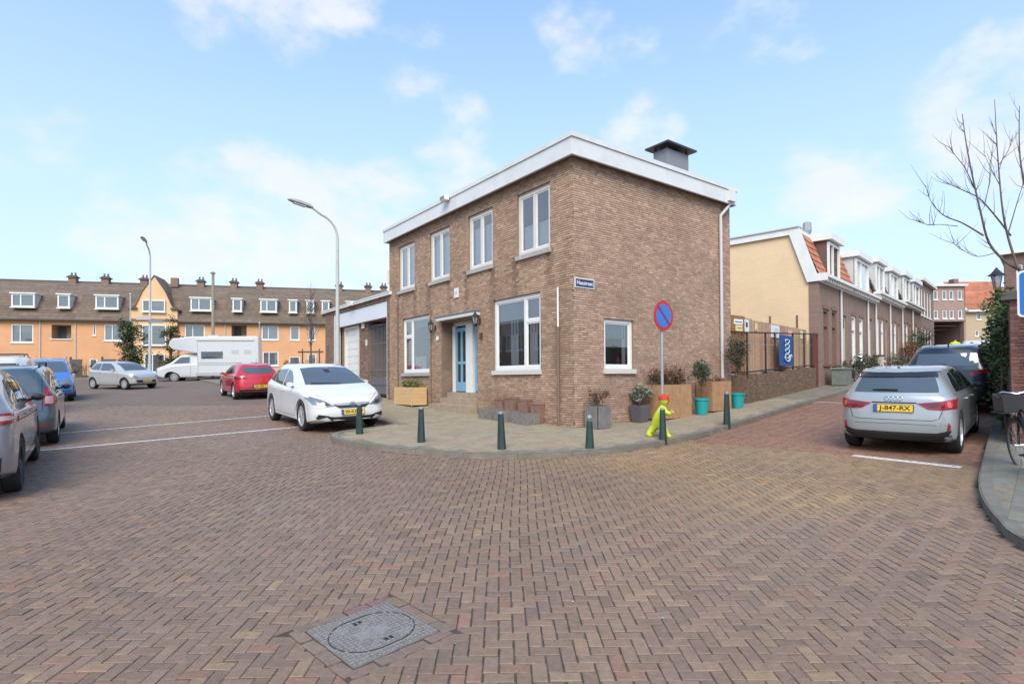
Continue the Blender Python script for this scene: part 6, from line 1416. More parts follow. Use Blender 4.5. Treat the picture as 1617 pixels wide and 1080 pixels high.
bn = thing('banner', 'blue cloth banner with a white chain of rings, hung on the railing', 'banner', FS.P(3.2, 2.5, 0))
mb = MB(); n_ = 14; vs = []
for k in range(n_ + 1):
    x = 2.52 + (3.86 - 2.52) * k / n_; dd = .01 + .014 * math.sin(k * .9)
    for z in (2.02, 2.3, 2.6, 3.05): vs.append(FS.P(x, z, dd + .008 * math.sin(z * 7)))
mb.add(vs, [(4 * k + j, 4 * k + 4 + j, 4 * k + 5 + j, 4 * k + 1 + j) for k in range(n_) for j in range(3)]); build(mb, 'cloth', mat('banner_blue', (.02, .075, .23), .7, var=.15, vscale=5), bn, smooth=True)
BW = mat('banner_white', (.55, .66, .74), .7)
for k in range(4): mb = MB(); cxx, czz = 3.22, 2.86 - k * .165; mb.tube([FS.P(cxx + .20 * math.cos(a), czz + .065 * math.sin(a) + .02 * math.cos(2 * a), .042) for a in np.linspace(0, 2 * math.pi, 17)], .018, 4, cap=False); build(mb, 'printed_ring', BW, bn)
mb = MB(); mb.tube([FS.P(3.24 + .24 * math.cos(a), 2.30 + .12 * math.sin(a), .042) for a in np.linspace(math.pi * .9, 2.15 * math.pi, 14)] + [FS.P(3.62, 2.40, .042), FS.P(3.66, 2.33, .042)], .024, 4); build(mb, 'printed_hook', BW, bn)
def fsign(t0, t1, z0, z1, col, label, extra=None, face=FS, d=-.26):
    g = thing('fence_sign', label, 'sign', face.P((t0 + t1) / 2, (z0 + z1) / 2, d)); mb = MB(); face.box(mb, t0, t1, z0, z1, d, d + .012); build(mb, 'plate', mat('sign_' + extra[0] if extra else 'sign_plain', col, .5), g)
    if extra:
        for (a, b, c, e, cn, cc2) in extra[1]: mb = MB(); face.box(mb, t0 + (t1 - t0) * a, t0 + (t1 - t0) * b, z0 + (z1 - z0) * c, z0 + (z1 - z0) * e, d + .012, d + .015); build(mb, 'print', mat('print_' + cn, cc2, .5), g)
fsign(.28, .66, 3.0, 3.42, (.75, .75, .73), 'tall white sign with a small black figure on the slat fence', ('w1', [(.3, .7, .45, .8, 'black', (.03, .03, .03))]))
fsign(1.15, 1.35, 3.12, 3.36, (.75, .55, .42), 'small peach coloured sign on the slat fence', ('w2', [(.2, .8, .1, .3, 'orange', (.7, .3, .08))]))
fsign(2.55, 3.35, 2.98, 3.40, (.76, .74, .74), 'square white sign with faded print above the banner', ('w3', [(.15, .7, .2, .5, 'pale_pink', (.75, .55, .55)), (.4, .85, .55, .75, 'pale_blue', (.5, .55, .72))]))
fsign(4.2, 4.7, 3.1, 3.34, (.70, .35, .28), 'small red and white notice right of the banner', ('w4', [(.1, .9, .35, .65, 'white', (.8, .8, .8))]))
fsign(5.6, 5.85, 3.08, 3.36, (.80, .72, .5), 'small cream notice at the right end of the slat fence', ('w5', [(.2, .8, .3, .5, 'grey', (.4, .4, .4))]))
fsign(.28, .74, 3.22, 3.37, (.78, .78, .76), 'white notice with a dark line at the left end of the fence', ('w6', [(.1, .9, .35, .6, 'slate_blue', (.15, .2, .35))]), FRT, -.075)
fsign(.36, .72, 3.02, 3.2, (.72, .60, .22), 'yellow notice under a white one at the left fence end', ('w7', [(.2, .8, .4, .55, 'slate_blue', (.15, .2, .35))]), FRT, -.075)
gp = thing('gate_frame', 'dark red wooden gate frame between the railing and the first terraced house', 'gate', FS.P(6.6, gs(6.6), 0)); 
for t in (6.52, 6.74): mb = MB(); FS.box(mb, t, t + .09, gs(6.6) - .2, 3.25, -.1, 0); build(mb, 'post', mat('dark_red_wood', (.15, .045, .035), .7), gp)
mb = MB(); FS.box(mb, 6.52, 6.83, 3.25, 3.32, -.12, .02); build(mb, 'lintel', mat('dark_red_wood'), gp)
#@@PART4@@
# ================================================================== STREET FURNITURE
def P3(x, y, o=.1): return Vector((x, y, gz(x, y) + o))
BOLM = mat('bollard_green', (.030, .055, .048), .5, .2, var=.25, vscale=12); CAPM = mat('worn_grey_cap', (.28, .29, .29), .6, .3)
mb0 = MB(); mb0.lathe([(.082, -.1), (.080, .0), (.078, .05), (.052, .60), (.052, .62)], None, 8); bol_me = mesh_from('shaft', mb0, BOLM)
mb1 = MB(); mb1.lathe([(.050, .62), (.046, .645), (.02, .665), (0, .668)], None, 12); cap_me = mesh_from('cap', mb1, CAPM, True)
mb2 = MB(); mb2.lathe([(.03, .52), (.028, .54), (.048, .565), (.055, .595), (.045, .63), (.02, .65), (0, .652)], None, 14); ball_me = mesh_from('ball_cap', mb2, CAPM, True)
mb3 = MB(); mb3.lathe([(.082, -.1), (.080, 0), (.076, .05), (.050, .52), (.03, .53)], None, 12); bolb_me = mesh_from('shaft', mb3, BOLM)
bl = ['dark green bollard in front of the number plate of the white hatchback', 'dark green bollard on the pavement in line with the wooden planter', 'dark green bollard nearest the kerb in front of the terracotta pots', 'dark green bollard with a rounded ball top near the house corner',
      'dark green bollard with the yellow figure leaning behind it', 'dark green bollard beside the turquoise pots, last one up the side street']
for i, (x, y, h) in enumerate([(-3.23, 11.87, .98), (-1.74, 10.72, 1.02), (-.19, 9.89, 1.0), (1.37, 9.96, .9), (2.91, 10.85, .93), (4.80, 12.56, 1.1)]):
    g = thing('bollard', bl[i], 'bollard', P3(x, y), 0, 'bollards along the pavement edge')
    for me, nm in (((bolb_me, 'shaft'), (ball_me, 'ball_cap')) if i == 3 else ((bol_me, 'shaft'), (cap_me, 'cap'))):
        o = bpy.data.objects.new(nm, me); COL.objects.link(o); o.parent = g; o.scale = (1, 1, h)
    g.rotation_euler = (random.uniform(-.015, .015), random.uniform(-.02, .02), random.random())
# no parking sign
ns = thing('no_parking_sign', 'round blue no parking sign with red rim and slash on a grey pole', 'sign', P3(3.03, 11.32))
mb = MB(); mb.tube([P3(3.03, 11.32, 0), P3(3.03, 11.32, 2.36)], .03, 10); build(mb, 'pole', mat('galvanised', (.42, .41, .40), .5, .5, var=.1), ns, smooth=True)
nsc = P3(3.03, 11.32, 2.52); ns_n = FR.n; SM = frameM(nsc + ns_n * .05, ZV.cross(ns_n), ZV)
mb = MB(); mb.lathe([(.30, -.012), (.305, 0), (.30, .004), (0, .004)], SM, 40); pl = build(mb, 'disc', mat('sign_red', (.50, .018, .03), .35), ns)
mb = MB(); mb.lathe([(.232, .0045), (.232, .007), (0, .007)], SM, 40); build(mb, 'blue_field', mat('sign_blue', (.03, .17, .55), .35), pl)
mb = MB(); a = rad(-45); mb.poly([SM @ Vector((math.cos(a) * u - math.sin(a) * v, math.sin(a) * u + math.cos(a) * v, .0085)) for u, v in ((-.24, -.026), (.24, -.026), (.24, .026), (-.24, .026))], ns_n * .002); build(mb, 'slash', mat('sign_red_dark', (.22, .02, .06), .4), pl)
for z in (2.45, 2.60): mb = MB(); c_ = P3(3.03, 11.32, z); mb.box(c_ - FR.d * .05 - ns_n * .035, FR.d * .1, ns_n * .075, ZV * .025); build(mb, 'bracket', mat('galvanised'), ns)
# street lamps
LP = mat('lamp_pole_paint', (.50, .50, .46), .5, var=.08)
def lamp(P, h, arm, label, r=.075, al=1.6, grp=None):
    g = thing('street_lamp', label, 'street lamp', P); P = Vector(P); a = Vector(arm).normalized(); R_ = .9
    mb = MB(); mb.tube([P, P + ZV * 1.2], [r * 1.35, r * 1.3], 12); build(mb, 'base', LP, g, smooth=True)
    pts = [P + ZV * 1.2, P + ZV * (h - .8)] + [P + ZV * (h - .8) + a * (.7 * (1 - math.cos(q))) + ZV * (.75 * math.sin(q)) for q in np.linspace(.2, 1.35, 7)]; pts.append(pts[-1] + a * (al - .75) + ZV * .18)
    mb = MB(); mb.tube(pts, [r, r * .62] + [r * .5] * 8, 10); build(mb, 'pole', LP, g, smooth=True)
    e = pts[-1]; d = (a + ZV * .18).normalized(); sdv = d.cross(ZV).normalized(); up = sdv.cross(d)
    mb = MB(); vs = []; prof = [(0, .05, .05), (.12, .10, .085), (.45, .13, .10), (.75, .10, .07), (.85, .03, .02)]
    for u, w, hh in prof: vs += [e + d * u + sdv * w - up * .0, e + d * u + sdv * w * .6 + up * hh, e + d * u - sdv * w * .6 + up * hh, e + d * u - sdv * w, e + d * u - sdv * w * .6 - up * hh * .35, e + d * u + sdv * w * .6 - up * hh * .35]
    fs = [(6 * i + k, 6 * i + (k + 1) % 6, 6 * i + 6 + (k + 1) % 6, 6 * i + 6 + k) for i in range(4) for k in range(6)] + [tuple(range(5, -1, -1)), tuple(range(24, 30))]
    mb.add(vs, fs); build(mb, 'lamp_head', mat('lamp_head_grey', (.34, .34, .33), .5), g, smooth=True)
    mb = MB(); mb.box(e + d * .25 - sdv * .08 - up * .055, d * .4, sdv * .16, up * .02); build(mb, 'lens', mat('lamp_lens', (.6, .62, .6), .2), g); return g
lamp(P3(-6.10, 19.62), 6.55, (-.8021, -.5972, 0), 'tall curved street lamp standing beside the garage', .08, 1.05)
l2 = lamp(P3(-23.25, 36.0, .05), 8.75, (.25, -.97, 0), 'tall street lamp carrying two street name boards, left of the motorhome', .09, .85)
for k, (dx, dz) in enumerate(((-.35, 4.16), (.42, 3.95))):
    g = thing('street_name_board', ('pale grey board pointing left on the lamp post by the gable', 'blue grey board pointing right on the lamp post by the gable')[k], 'sign', P3(-23.25 + dx, 35.9, dz)); mb = MB(); c_ = P3(-23.25 + dx, 35.9, dz); mb.box(c_ - Vector((.48, 0, .09)), (.96, 0, 0), (0, .03, 0), (0, 0, .18)); build(mb, 'board', mat(('board_pale', 'board_blue')[k], ((.45, .43, .44), (.20, .24, .27))[k], .5), g)
    mb = MB(); mb.box(c_ - Vector((.05, -.03, .03)), (.1, 0, 0), (0, .08, 0), (0, 0, .06)); build(mb, 'clamp', ZINC, g)
for x, y, z0_, h, r, m_, lab in ((-22.4, 42.0, .1, 7.9, .13, mat('weathered_wood', (.30, .27, .18), .9, var=.2), 'tall weathered wooden pole rising behind the motorhome'), (-32.0, 47.0, .1, 6.9, .06, LP, 'thin pale lamp post between the evergreen and the orange wall'), (-17.2, 38.2, .1, 3.9, .045, mat('galvanised'), 'thin grey pole at the rear end of the motorhome')):
    g = thing('pole', lab, 'pole', P3(x, y, z0_)); mb = MB(); mb.tube([P3(x, y, 0), P3(x, y, h)], [r, r * .75], 8); build(mb, 'shaft', m_, g)
    mb = MB(); mb.lathe([(r * 1.1, h - .02), (r * 1.6, h + .02), (r * .9, h + .12), (0, h + .13)], Matrix.Translation(P3(x, y, 0)), 8); build(mb, 'cap', m_, g)
# classic lantern in the side street
g = thing('street_lantern', 'black street lantern with a hat shaped shade above the ivy', 'lantern', P3(16.3, 18.8)); B = P3(16.3, 18.8, 0); MT = Matrix.Translation(B)
mb = MB(); mb.lathe([(.12, 0), (.11, .5), (.06, .6), (.05, 3.3), (.09, 3.32), (.05, 3.36)], MT, 10); build(mb, 'post', BLACK, g, smooth=True)
mb = MB(); mb.lathe([(.09, 3.40), (.16, 3.82)], MT, 8, cap=False); build(mb, 'lantern_glass', glass('lantern_glass'), g); mb = MB(); mb.lathe([(.25, 3.82), (.16, 3.89), (.07, 4.0), (.03, 4.07), (0, 4.09)], MT, 12); build(mb, 'shade', BLACK, g, smooth=True)
for k in range(4): a = k * math.pi / 2 + .4; mb = MB(); mb.tube([MT @ Vector((.09 * math.cos(a), .09 * math.sin(a), 3.36)), MT @ Vector((.165 * math.cos(a), .165 * math.sin(a), 3.82))], .012, 4); build(mb, 'strut', BLACK, g)
# blue sign far right edge
g = thing('blue_sign', 'rectangular blue road sign with white border, cut by the right photo edge', 'sign', P3(7.0, 7.5)); FSg = Face((6.70, 7.42), (.7193, -.6947, 0), (-.6947, -.7193, 0))
mb = MB(); 
def rrect(f, t0, t1, z0, z1, r, d):
    pts = []
    for cx, cz, a0 in ((t1 - r, z1 - r, 0), (t0 + r, z1 - r, 90), (t0 + r, z0 + r, 180), (t1 - r, z0 + r, 270)):
        for k in range(5): a = rad(a0 + k * 22.5); pts.append(f.P(cx + r * math.cos(a), cz + r * math.sin(a), d))
    return pts
mb.poly(rrect(FSg, 0, .6, 2.42, 3.03, .05, 0), FSg.n * -.02); pl = build(mb, 'rim', mat('enamel_white'), g); mb = MB(); mb.poly(rrect(FSg, .025, .575, 2.445, 3.005, .04, .003), FSg.n * -.002); build(mb, 'blue_field', mat('road_sign_blue', (.02, .16, .50), .35), pl)
mb = MB(); mb.tube([FSg.P(.3, .3, -.06), FSg.P(.3, 3.1, -.06)], .03, 8); build(mb, 'pole', mat('galvanised'), g)

# right brick garden wall
rw = thing('brick_garden_wall', 'dark red brick wall end with a flat cap at the right edge, beside the ivy', 'wall', (8.0, 9.0, gz(8, 9) + .1)); FW = Face((8.0, 9.0), (.7193, -.6947, 0), (-.6947, -.7193, 0))
DRB = [(.16, .075, .06), (.19, .09, .07), (.14, .065, .055), (.21, .10, .075), (.12, .06, .055)]
brickwall(FW, 0, 3.2, lambda t: gz(*FW.P(t, 0)[:2]) + .06, 2.86, [], DRB, rw, 300, 41)
FW2 = Face((8.0, 9.0), (.64, .768, 0), (-.768, .64, 0)); mb = MB(); FW2.box(mb, 0, 9.5, .2, 2.85, -.3, -.01); build(mb, 'side_wall', brickmat('dark_garden_brick', (.17, .08, .065), (.14, .07, .055), (.12, .09, .08), ang=math.atan2(.607, .795), var=.15), rw)
mb = MB(); FW.box(mb, -.10, 3.3, 2.862, 2.93, -.36, .06); FW.box(mb, -.04, 3.25, 2.93, 3.0, -.32, .03); build(mb, 'cap', mat('dark_cap', (.10, .085, .075), .85, var=.2), rw)

# ================================================================== PLANTS
LEAF = mat('leaf', attr=True, rough=.6, var=.15, vscale=30, spec=.35)
TWIG = mat('twig_bark', (.12, .085, .06), .85, var=.2, vscale=10)
def leaves(mb, blobs, n, size, cols, flat=.5, seed=None, clump=.35, mask=None):
    """blobs: (centre, (rx,ry,rz), weight); clumps of leaf faces spread through the volume"""
    R = random.Random(seed or random.random()); tot = sum(b[2] for b in blobs)
    cl = []
    for c, r, w in blobs:
        for k in range(max(2, int(n / 30 * w / tot))):
            while True:
                u = Vector((R.uniform(-1, 1), R.uniform(-1, 1), R.uniform(-1, 1)))
                if .25 < u.length < 1: break
            u = u * (.6 + .4 * R.random()); cl.append((Vector(c) + Vector((u.x * r[0], u.y * r[1], u.z * r[2])), clump * (r[0] + r[2]) / 2 * R.uniform(.6, 1.2), R.choice(cols), R.uniform(.75, 1.2)))
    for k in range(n):
        c, rr, col, f = R.choice(cl); p = c + Vector((R.gauss(0, .5), R.gauss(0, .5), R.gauss(0, .45))) * rr
        a = Vector((R.gauss(0, 1), R.gauss(0, 1), R.gauss(0, flat))).normalized(); b = a.cross(Vector((R.gauss(0, 1), R.gauss(0, 1), R.gauss(0, 1)))).normalized(); s_ = size * R.uniform(.6, 1.3); g_ = f * R.uniform(.8, 1.2)
        mb.add([p - a * s_ * .5, p + b * s_ * .28, p + a * s_ * .5, p - b * s_ * .28], [(0, 1, 2, 3)], tuple(q * g_ for q in col))
def twigs(mb, base, n, h, spread, r=.006, seed=1, sub=3, curve=.3):
    R = random.Random(seed)
    for k in range(n):
        a = R.uniform(0, 2 * math.pi); hh = h * R.uniform(.6, 1.05); sp = spread * R.uniform(.2, 1); p0 = Vector(base) + Vector((R.uniform(-1, 1), R.uniform(-1, 1), 0)) * spread * .25
        pts = [p0 + Vector((math.cos(a) * sp * (q ** 1.5) + R.gauss(0, .02) * h, math.sin(a) * sp * (q ** 1.5) + R.gauss(0, .02) * h, hh * q)) for q in (0, .35, .7, 1)]
        mb.tube(pts, [r, r * .8, r * .55, r * .2], 4, cap=False)
        for j in range(sub):
            q = R.uniform(.35, .9); i = min(2, int(q * 3)); s0 = pts[i].lerp(pts[i + 1], q * 3 - i if i < 3 else 0); d = Vector((R.gauss(0, 1), R.gauss(0, 1), abs(R.gauss(.6, .6)))).normalized() * h * R.uniform(.12, .3)
            mb.tube([s0, s0 + d * .5 + Vector((0, 0, .02)), s0 + d], [r * .5, r * .4, r * .15], 3, cap=False)
GRN = [(.055, .085, .03), (.075, .11, .035), (.04, .065, .025)]; OLV = [(.11, .13, .085), (.085, .105, .065), (.14, .16, .11)]; RED = [(.22, .09, .055), (.16, .075, .045), (.27, .13, .075)]; SILG = [(.22, .24, .18), (.16, .19, .13), (.27, .28, .22)]; BOX = [(.19, .24, .05), (.27, .29, .08), (.12, .16, .04), (.28, .20, .09)]
# light wooden planter by the left window
def boxplanter(f, t0, t1, d0, d1, z0, h, m, label, boards=0, taper=0, legs=.03, vertical=True):
    c = f.P((t0 + t1) / 2, z0, (d0 + d1) / 2); g = thing('wooden_planter', label, 'planter', c)
    if boards:
        n = int((t1 - t0) / boards)
        for k in range(n): mb = MB(); a = t0 + (t1 - t0) * k / n; f.box(mb, a + .002, a + (t1 - t0) / n - .002, z0 + legs, z0 + h, d1 - .025, d1); build(mb, 'board', m, g)
        n2 = max(2, int((d1 - d0) / boards))
        for tt in (t0, t1):
            for k in range(n2): mb = MB(); a = d0 + (d1 - .025 - d0) * k / n2; s_ = tt if tt == t0 else tt - .025; f.box(mb, s_, s_ + .025, z0 + legs, z0 + h, a + .002, a + (d1 - .025 - d0) / n2 - .002); build(mb, 'board', m, g)
    else:
        nb = 5
        for k in range(nb):
            za = z0 + legs + (h - legs) * k / nb; zb_ = z0 + legs + (h - legs) * (k + 1) / nb - .003
            mb = MB(); f.box(mb, t0, t1, za, zb_, d1 - .025, d1); build(mb, 'board', m, g)
            for s_ in (t0, t1 - .025): mb = MB(); f.box(mb, s_, s_ + .025, za, zb_, d0, d1 - .026); build(mb, 'board', m, g)
        for s_ in (t0 - .012, t1 - .028): mb = MB(); f.box(mb, s_, s_ + .04, z0, z0 + h + .004, d1 + .001, d1 + .016); build(mb, 'corner_post', m, g)
    mb = MB(); f.box(mb, t0 + .026, t1 - .026, z0 + h - .1, z0 + h - .05, d0, d1 - .026); build(mb, 'soil', mat('soil'), g); mb = MB(); f.box(mb, t0 + .03, t1 - .03, z0 + .005, z0 + legs + .03, d0 + .05, d1 - .06); build(mb, 'base', BLACK, g)
    return g
zc = gz(*FL.P(7.4, 0, .3)[:2]) + .1
boxplanter(FL, 6.85, 8.12, .06, .58, zc, .60, mat('pale_pine', (.66, .42, .20), .65, var=.08, vscale=5), 'pale pine planter box under the left ground floor window')
g = thing('boxwood_shrubs', 'low yellow green shrubs growing in the pale pine planter', 'shrub', FL.P(7.4, zc + .5, .3)); mb = MB(); leaves(mb, [(FL.P(7.1 + .25 * k, zc + .70, .3), (.22, .22, .15), 1) for k in range(4)], 2600, .045, BOX, seed=4); build(mb, 'foliage', LEAF, g); mb = MB(); [twigs(mb, FL.P(7.1 + .25 * k, zc + .5, .3), 6, .2, .12, .005, k) for k in range(4)]; build(mb, 'stems', TWIG, g)
# grey troughs and terracotta blocks
GRC = mat('grey_trough', (.20, .18, .16), .9, var=.3, vscale=14, bump=.5, bscale=30); TER = mat('terracotta', (.25, .135, .10), .85, var=.22, vscale=9, bump=.3)
for i, (t0, lab) in enumerate(((2.46, 'leftmost small grey stone trough by the wall right of the steps'), (1.74, 'middle small grey stone trough behind the nearest bollard'), (.98, 'rightmost small grey stone trough, nearest the brown drainpipe'))):
    c = FL.P(t0 + .28, 0, .42); z = gz(c.x, c.y) + .1; g = thing('stone_trough', lab, 'trough', (c.x, c.y, z), 0, 'grey stone troughs by the wall'); mb = MB()
    for k in range(7):
        a0 = t0 + .56 * k / 7; FL.box(mb, a0 + .004, a0 + .56 / 7 - .004, z - .02, z + .26, .575, .60)
    FL.box(mb, t0, t0 + .56, z - .02, z + .25, .54, .574); FL.box(mb, t0, t0 + .05, z - .02, z + .25, .22, .54); FL.box(mb, t0 + .51, t0 + .56, z - .02, z + .25, .22, .54); FL.box(mb, t0, t0 + .56, z - .02, z + .25, .18, .22); build(mb, 'trough', GRC, g)
    mb = MB(); FL.box(mb, t0 + .051, t0 + .509, z, z + .19, .221, .539); build(mb, 'soil', mat('soil'), g)
for i, (t0, w_) in enumerate(((2.52, .40), (2.04, .42), (1.50, .38), (1.02, .36))):
    c = FL.P(t0 + .25, 0, .1); z = gz(c.x, c.y) + .1; g = thing('terracotta_block', ['leftmost terracotta block leaning on the wall above the troughs', 'second terracotta block from the left above the stone troughs', 'third terracotta block from the left above the stone troughs', 'rightmost terracotta block above the stone troughs'][i], 'pot', (c.x, c.y, z), 0, 'terracotta blocks behind the troughs')
    mb = MB(); hh = (.46, .52, .50, .44)[i]; mb.poly([FL.P(t0 + .02, z, .02), FL.P(t0 + w_ - .02, z, .02), FL.P(t0 + w_, z + hh, .02), FL.P(t0, z + hh, .02)], FL.n * .14); build(mb, 'block', TER, g); mb = MB(); FL.box(mb, t0 - .01, t0 + w_ + .01, z + hh, z + hh + .03, .01, .17); build(mb, 'lip', TER, g)
g = thing('wall_creeper', 'thin pale dead stems climbing the wall over the terracotta blocks', 'plant', FL.P(2.7, 1.1, .05)); mb = MB(); twigs(mb, FL.P(2.5, 1.05, .1), 14, .35, .35, .006, 9, 2); build(mb, 'stems', mat('dry_stem', (.30, .22, .15), .9), g)
# pot with dry plant at the corner
def roundpot(P, r0, r1, h, m, label, name='plant_pot', rim=True, n=20, sq=False):
    g = thing(name, label, 'plant pot', P); mb = MB(); M = Matrix.Translation(P) @ Matrix.Rotation(math.atan2(FR.d.y, FR.d.x) + (math.pi / 4 if sq else 0), 4, 'Z'); k = 1.25 if sq else 1; n = 4 if sq else n
    mb.lathe([(r0 * k, 0), (r1 * k, h - .05), (r1 * k + (.02 if rim else 0), h - .05), (r1 * k + (.02 if rim else 0), h), (r1 * k - .02, h), (r1 * k - .03, h - .06), (0, h - .06)], M, n); build(mb, 'pot', m, g, smooth=not sq)
    mb = MB(); mb.lathe([(r1 * k - .03, h - .055), (0, h - .05)], M, n); build(mb, 'soil', mat('soil'), g); return g
def shrub(P, label, cols, h, r, n, leaf, stem=.0, nt=12, cat='plant', name='potted_plant', seed=1, crown=None, tw=True, sub=3):
    g = thing(name, label, cat, P); P = Vector(P); mb = MB()
    if stem: mb.tube([P, P + Vector((.01, .005, stem * .5)), P + Vector((0, 0, stem))], [.02, .016, .014], 6)
    twigs(mb, P + ZV * stem, nt, h - stem, r, .008 if stem else .006, seed, sub); build(mb, 'stems', TWIG, g)
    mb = MB(); c = crown or [(P + ZV * (stem + (h - stem) * .55), (r, r, (h - stem) * .5), 1)]; leaves(mb, c, n, leaf, cols, seed=seed); build(mb, 'foliage', LEAF, g); return g
cp = FR.P(.42, 0, .32); cp.z = gz(cp.x, cp.y) + .1
g = thing('plant_pot', 'square grey slatted concrete pot standing at the corner of the brick house', 'plant pot', cp); mb = MB(); MP = Matrix.Translation(cp) @ Matrix.Rotation(math.atan2(FR.d.y, FR.d.x), 4, 'Z')
for k in range(4):
    for j in range(6): q = MP @ Matrix.Rotation(k * math.pi / 2, 4, 'Z'); mb2_ = MB(); a = -.19 + j * .064; mb2_.v = []; mb2_.add([q @ Vector(p) for p in ((a, -.22, 0), (a + .056, -.22, 0), (a + .056, -.20, 0), (a, -.20, 0), (a, -.22, .5), (a + .056, -.22, .5), (a + .056, -.20, .5), (a, -.20, .5))], [(0, 3, 2, 1), (4, 5, 6, 7), (0, 1, 5, 4), (1, 2, 6, 5), (2, 3, 7, 6), (3, 0, 4, 7)]); build(mb2_, 'slat', mat('grey_slats', (.19, .175, .165), .85, var=.2), g)
mb = MB(); mb.lathe([(.27, 0), (.27, .46), (0, .46)], MP @ Matrix.Rotation(math.pi / 4, 4, 'Z'), 4); build(mb, 'inner_pot', BLACK, g)
shrub(cp + ZV * .45, 'dry reddish brown shrub in the slatted pot at the house corner', RED, .48, .30, 320, .05, nt=26, seed=3)
p = P3(3.08, 13.55); roundpot(p, .15, .20, .42, mat('slate_pot', (.115, .105, .12), .6), 'slate grey tapered square pot left of the yellow figure', sq=True, rim=False)
shrub(p + ZV * .4, 'grey green olive like shrub in the slate grey pot', SILG, .52, .34, 900, .07, nt=16, seed=5)
def wpl(s0, s1, h, label, d1=.55):
    c = FR.P((s0 + s1) / 2, 0, .3); z = gz(c.x, c.y) + .1 - .02; return boxplanter(FR, s0, s1, .05, d1, z, h, mat('cedar_wood', (.40, .225, .11), .7, var=.22, vscale=7), label, boards=.14), z
g, z = wpl(2.3, 3.55, .86, 'large brown cedar planter behind the yellow figure on the side street')
mbp = FR.P(2.9, z + .8, .3); g = thing('dry_grasses', 'reddish dry shrubs overflowing from the large cedar planter', 'shrub', mbp); mb = MB(); [twigs(mb, FR.P(2.4 + .26 * k, z + .78, .3), 12, .62, .34, .006, 20 + k) for k in range(5)]; build(mb, 'stems', TWIG, g); mb = MB(); leaves(mb, [(FR.P(2.4 + .26 * k, z + 1.06, .3), (.28, .24, .24), 1) for k in range(5)], 1900, .06, RED + [(.10, .11, .05)], seed=8); build(mb, 'foliage', LEAF, g)
g, z2 = wpl(4.45, 5.33, .82, 'smaller brown cedar planter between the two turquoise pots')
g = thing('dry_grasses', 'low reddish tuft in the smaller cedar planter', 'shrub', FR.P(4.9, z2 + .7, .3)); mb = MB(); twigs(mb, FR.P(4.7, z2 + .72, .3), 14, .25, .25, .005, 31); twigs(mb, FR.P(5.05, z2 + .72, .3), 14, .25, .22, .005, 32); build(mb, 'stems', TWIG, g); mb = MB(); leaves(mb, [(FR.P(4.9, z2 + .84, .3), (.34, .2, .1), 1)], 420, .05, RED, seed=9); build(mb, 'foliage', LEAF, g)
TQ = mat('turquoise_plastic', (.02, .32, .32), .35)
p = FR.P(3.98, 0, .55); p.z = gz(p.x, p.y) + .1; roundpot(p, .14, .185, .42, TQ, 'turquoise plastic pot between the two cedar planters')
shrub(p + ZV * .38, 'small olive tree in the nearer turquoise pot', GRN + OLV, 1.02, .30, 1500, .05, stem=.36, nt=12, seed=12, name='olive_tree', cat='tree')
p = FR.P(5.74, 0, .48); p.z = gz(p.x, p.y) + .1; roundpot(p, .14, .185, .42, TQ, 'turquoise plastic pot at the foot of the low garden wall')
shrub(p + ZV * .38, 'slender dark tree in the farther turquoise pot', [(.05, .06, .035), (.07, .08, .045), (.10, .10, .06)], 1.75, .30, 2300, .05, stem=.55, nt=16, seed=13, name='olive_tree', cat='tree')
# ivy
g = thing('ivy', 'dense dark green ivy hanging over the side of the garden wall on the right', 'ivy', FW2.P(3.5, 1, 0)); mb = MB(); R = random.Random(77)
blobs = []
for k in range(20):
    t = .8 + 5.2 * k / 19
    for z in (1.0, 1.45, 1.9, 2.35, 2.8): blobs.append((FW2.P(t + R.uniform(-.2, .2), (z - .95) * (1 - .30 * max(0, t - 3) / 3) + .95 + R.uniform(-.2, .2), (.0 if z > 1.7 else -.1) + R.uniform(-.08, .08)), (.28, .22 if z > 1.7 else .12, .30), 1))
leaves(mb, blobs, 15000, .08, [(.045, .085, .025), (.03, .06, .018), (.07, .12, .035), (.10, .14, .04)], seed=6, clump=.5); build(mb, 'foliage', LEAF, g)
mb = MB()
for k in range(16): t = 1 + k * .4; mb.tube([FW2.P(t, .6, .03), FW2.P(t + .1, 1.4, .08), FW2.P(t - .1, 2.6, .05)], [.02, .014, .006], 5)
build(mb, 'stems', TWIG, g)
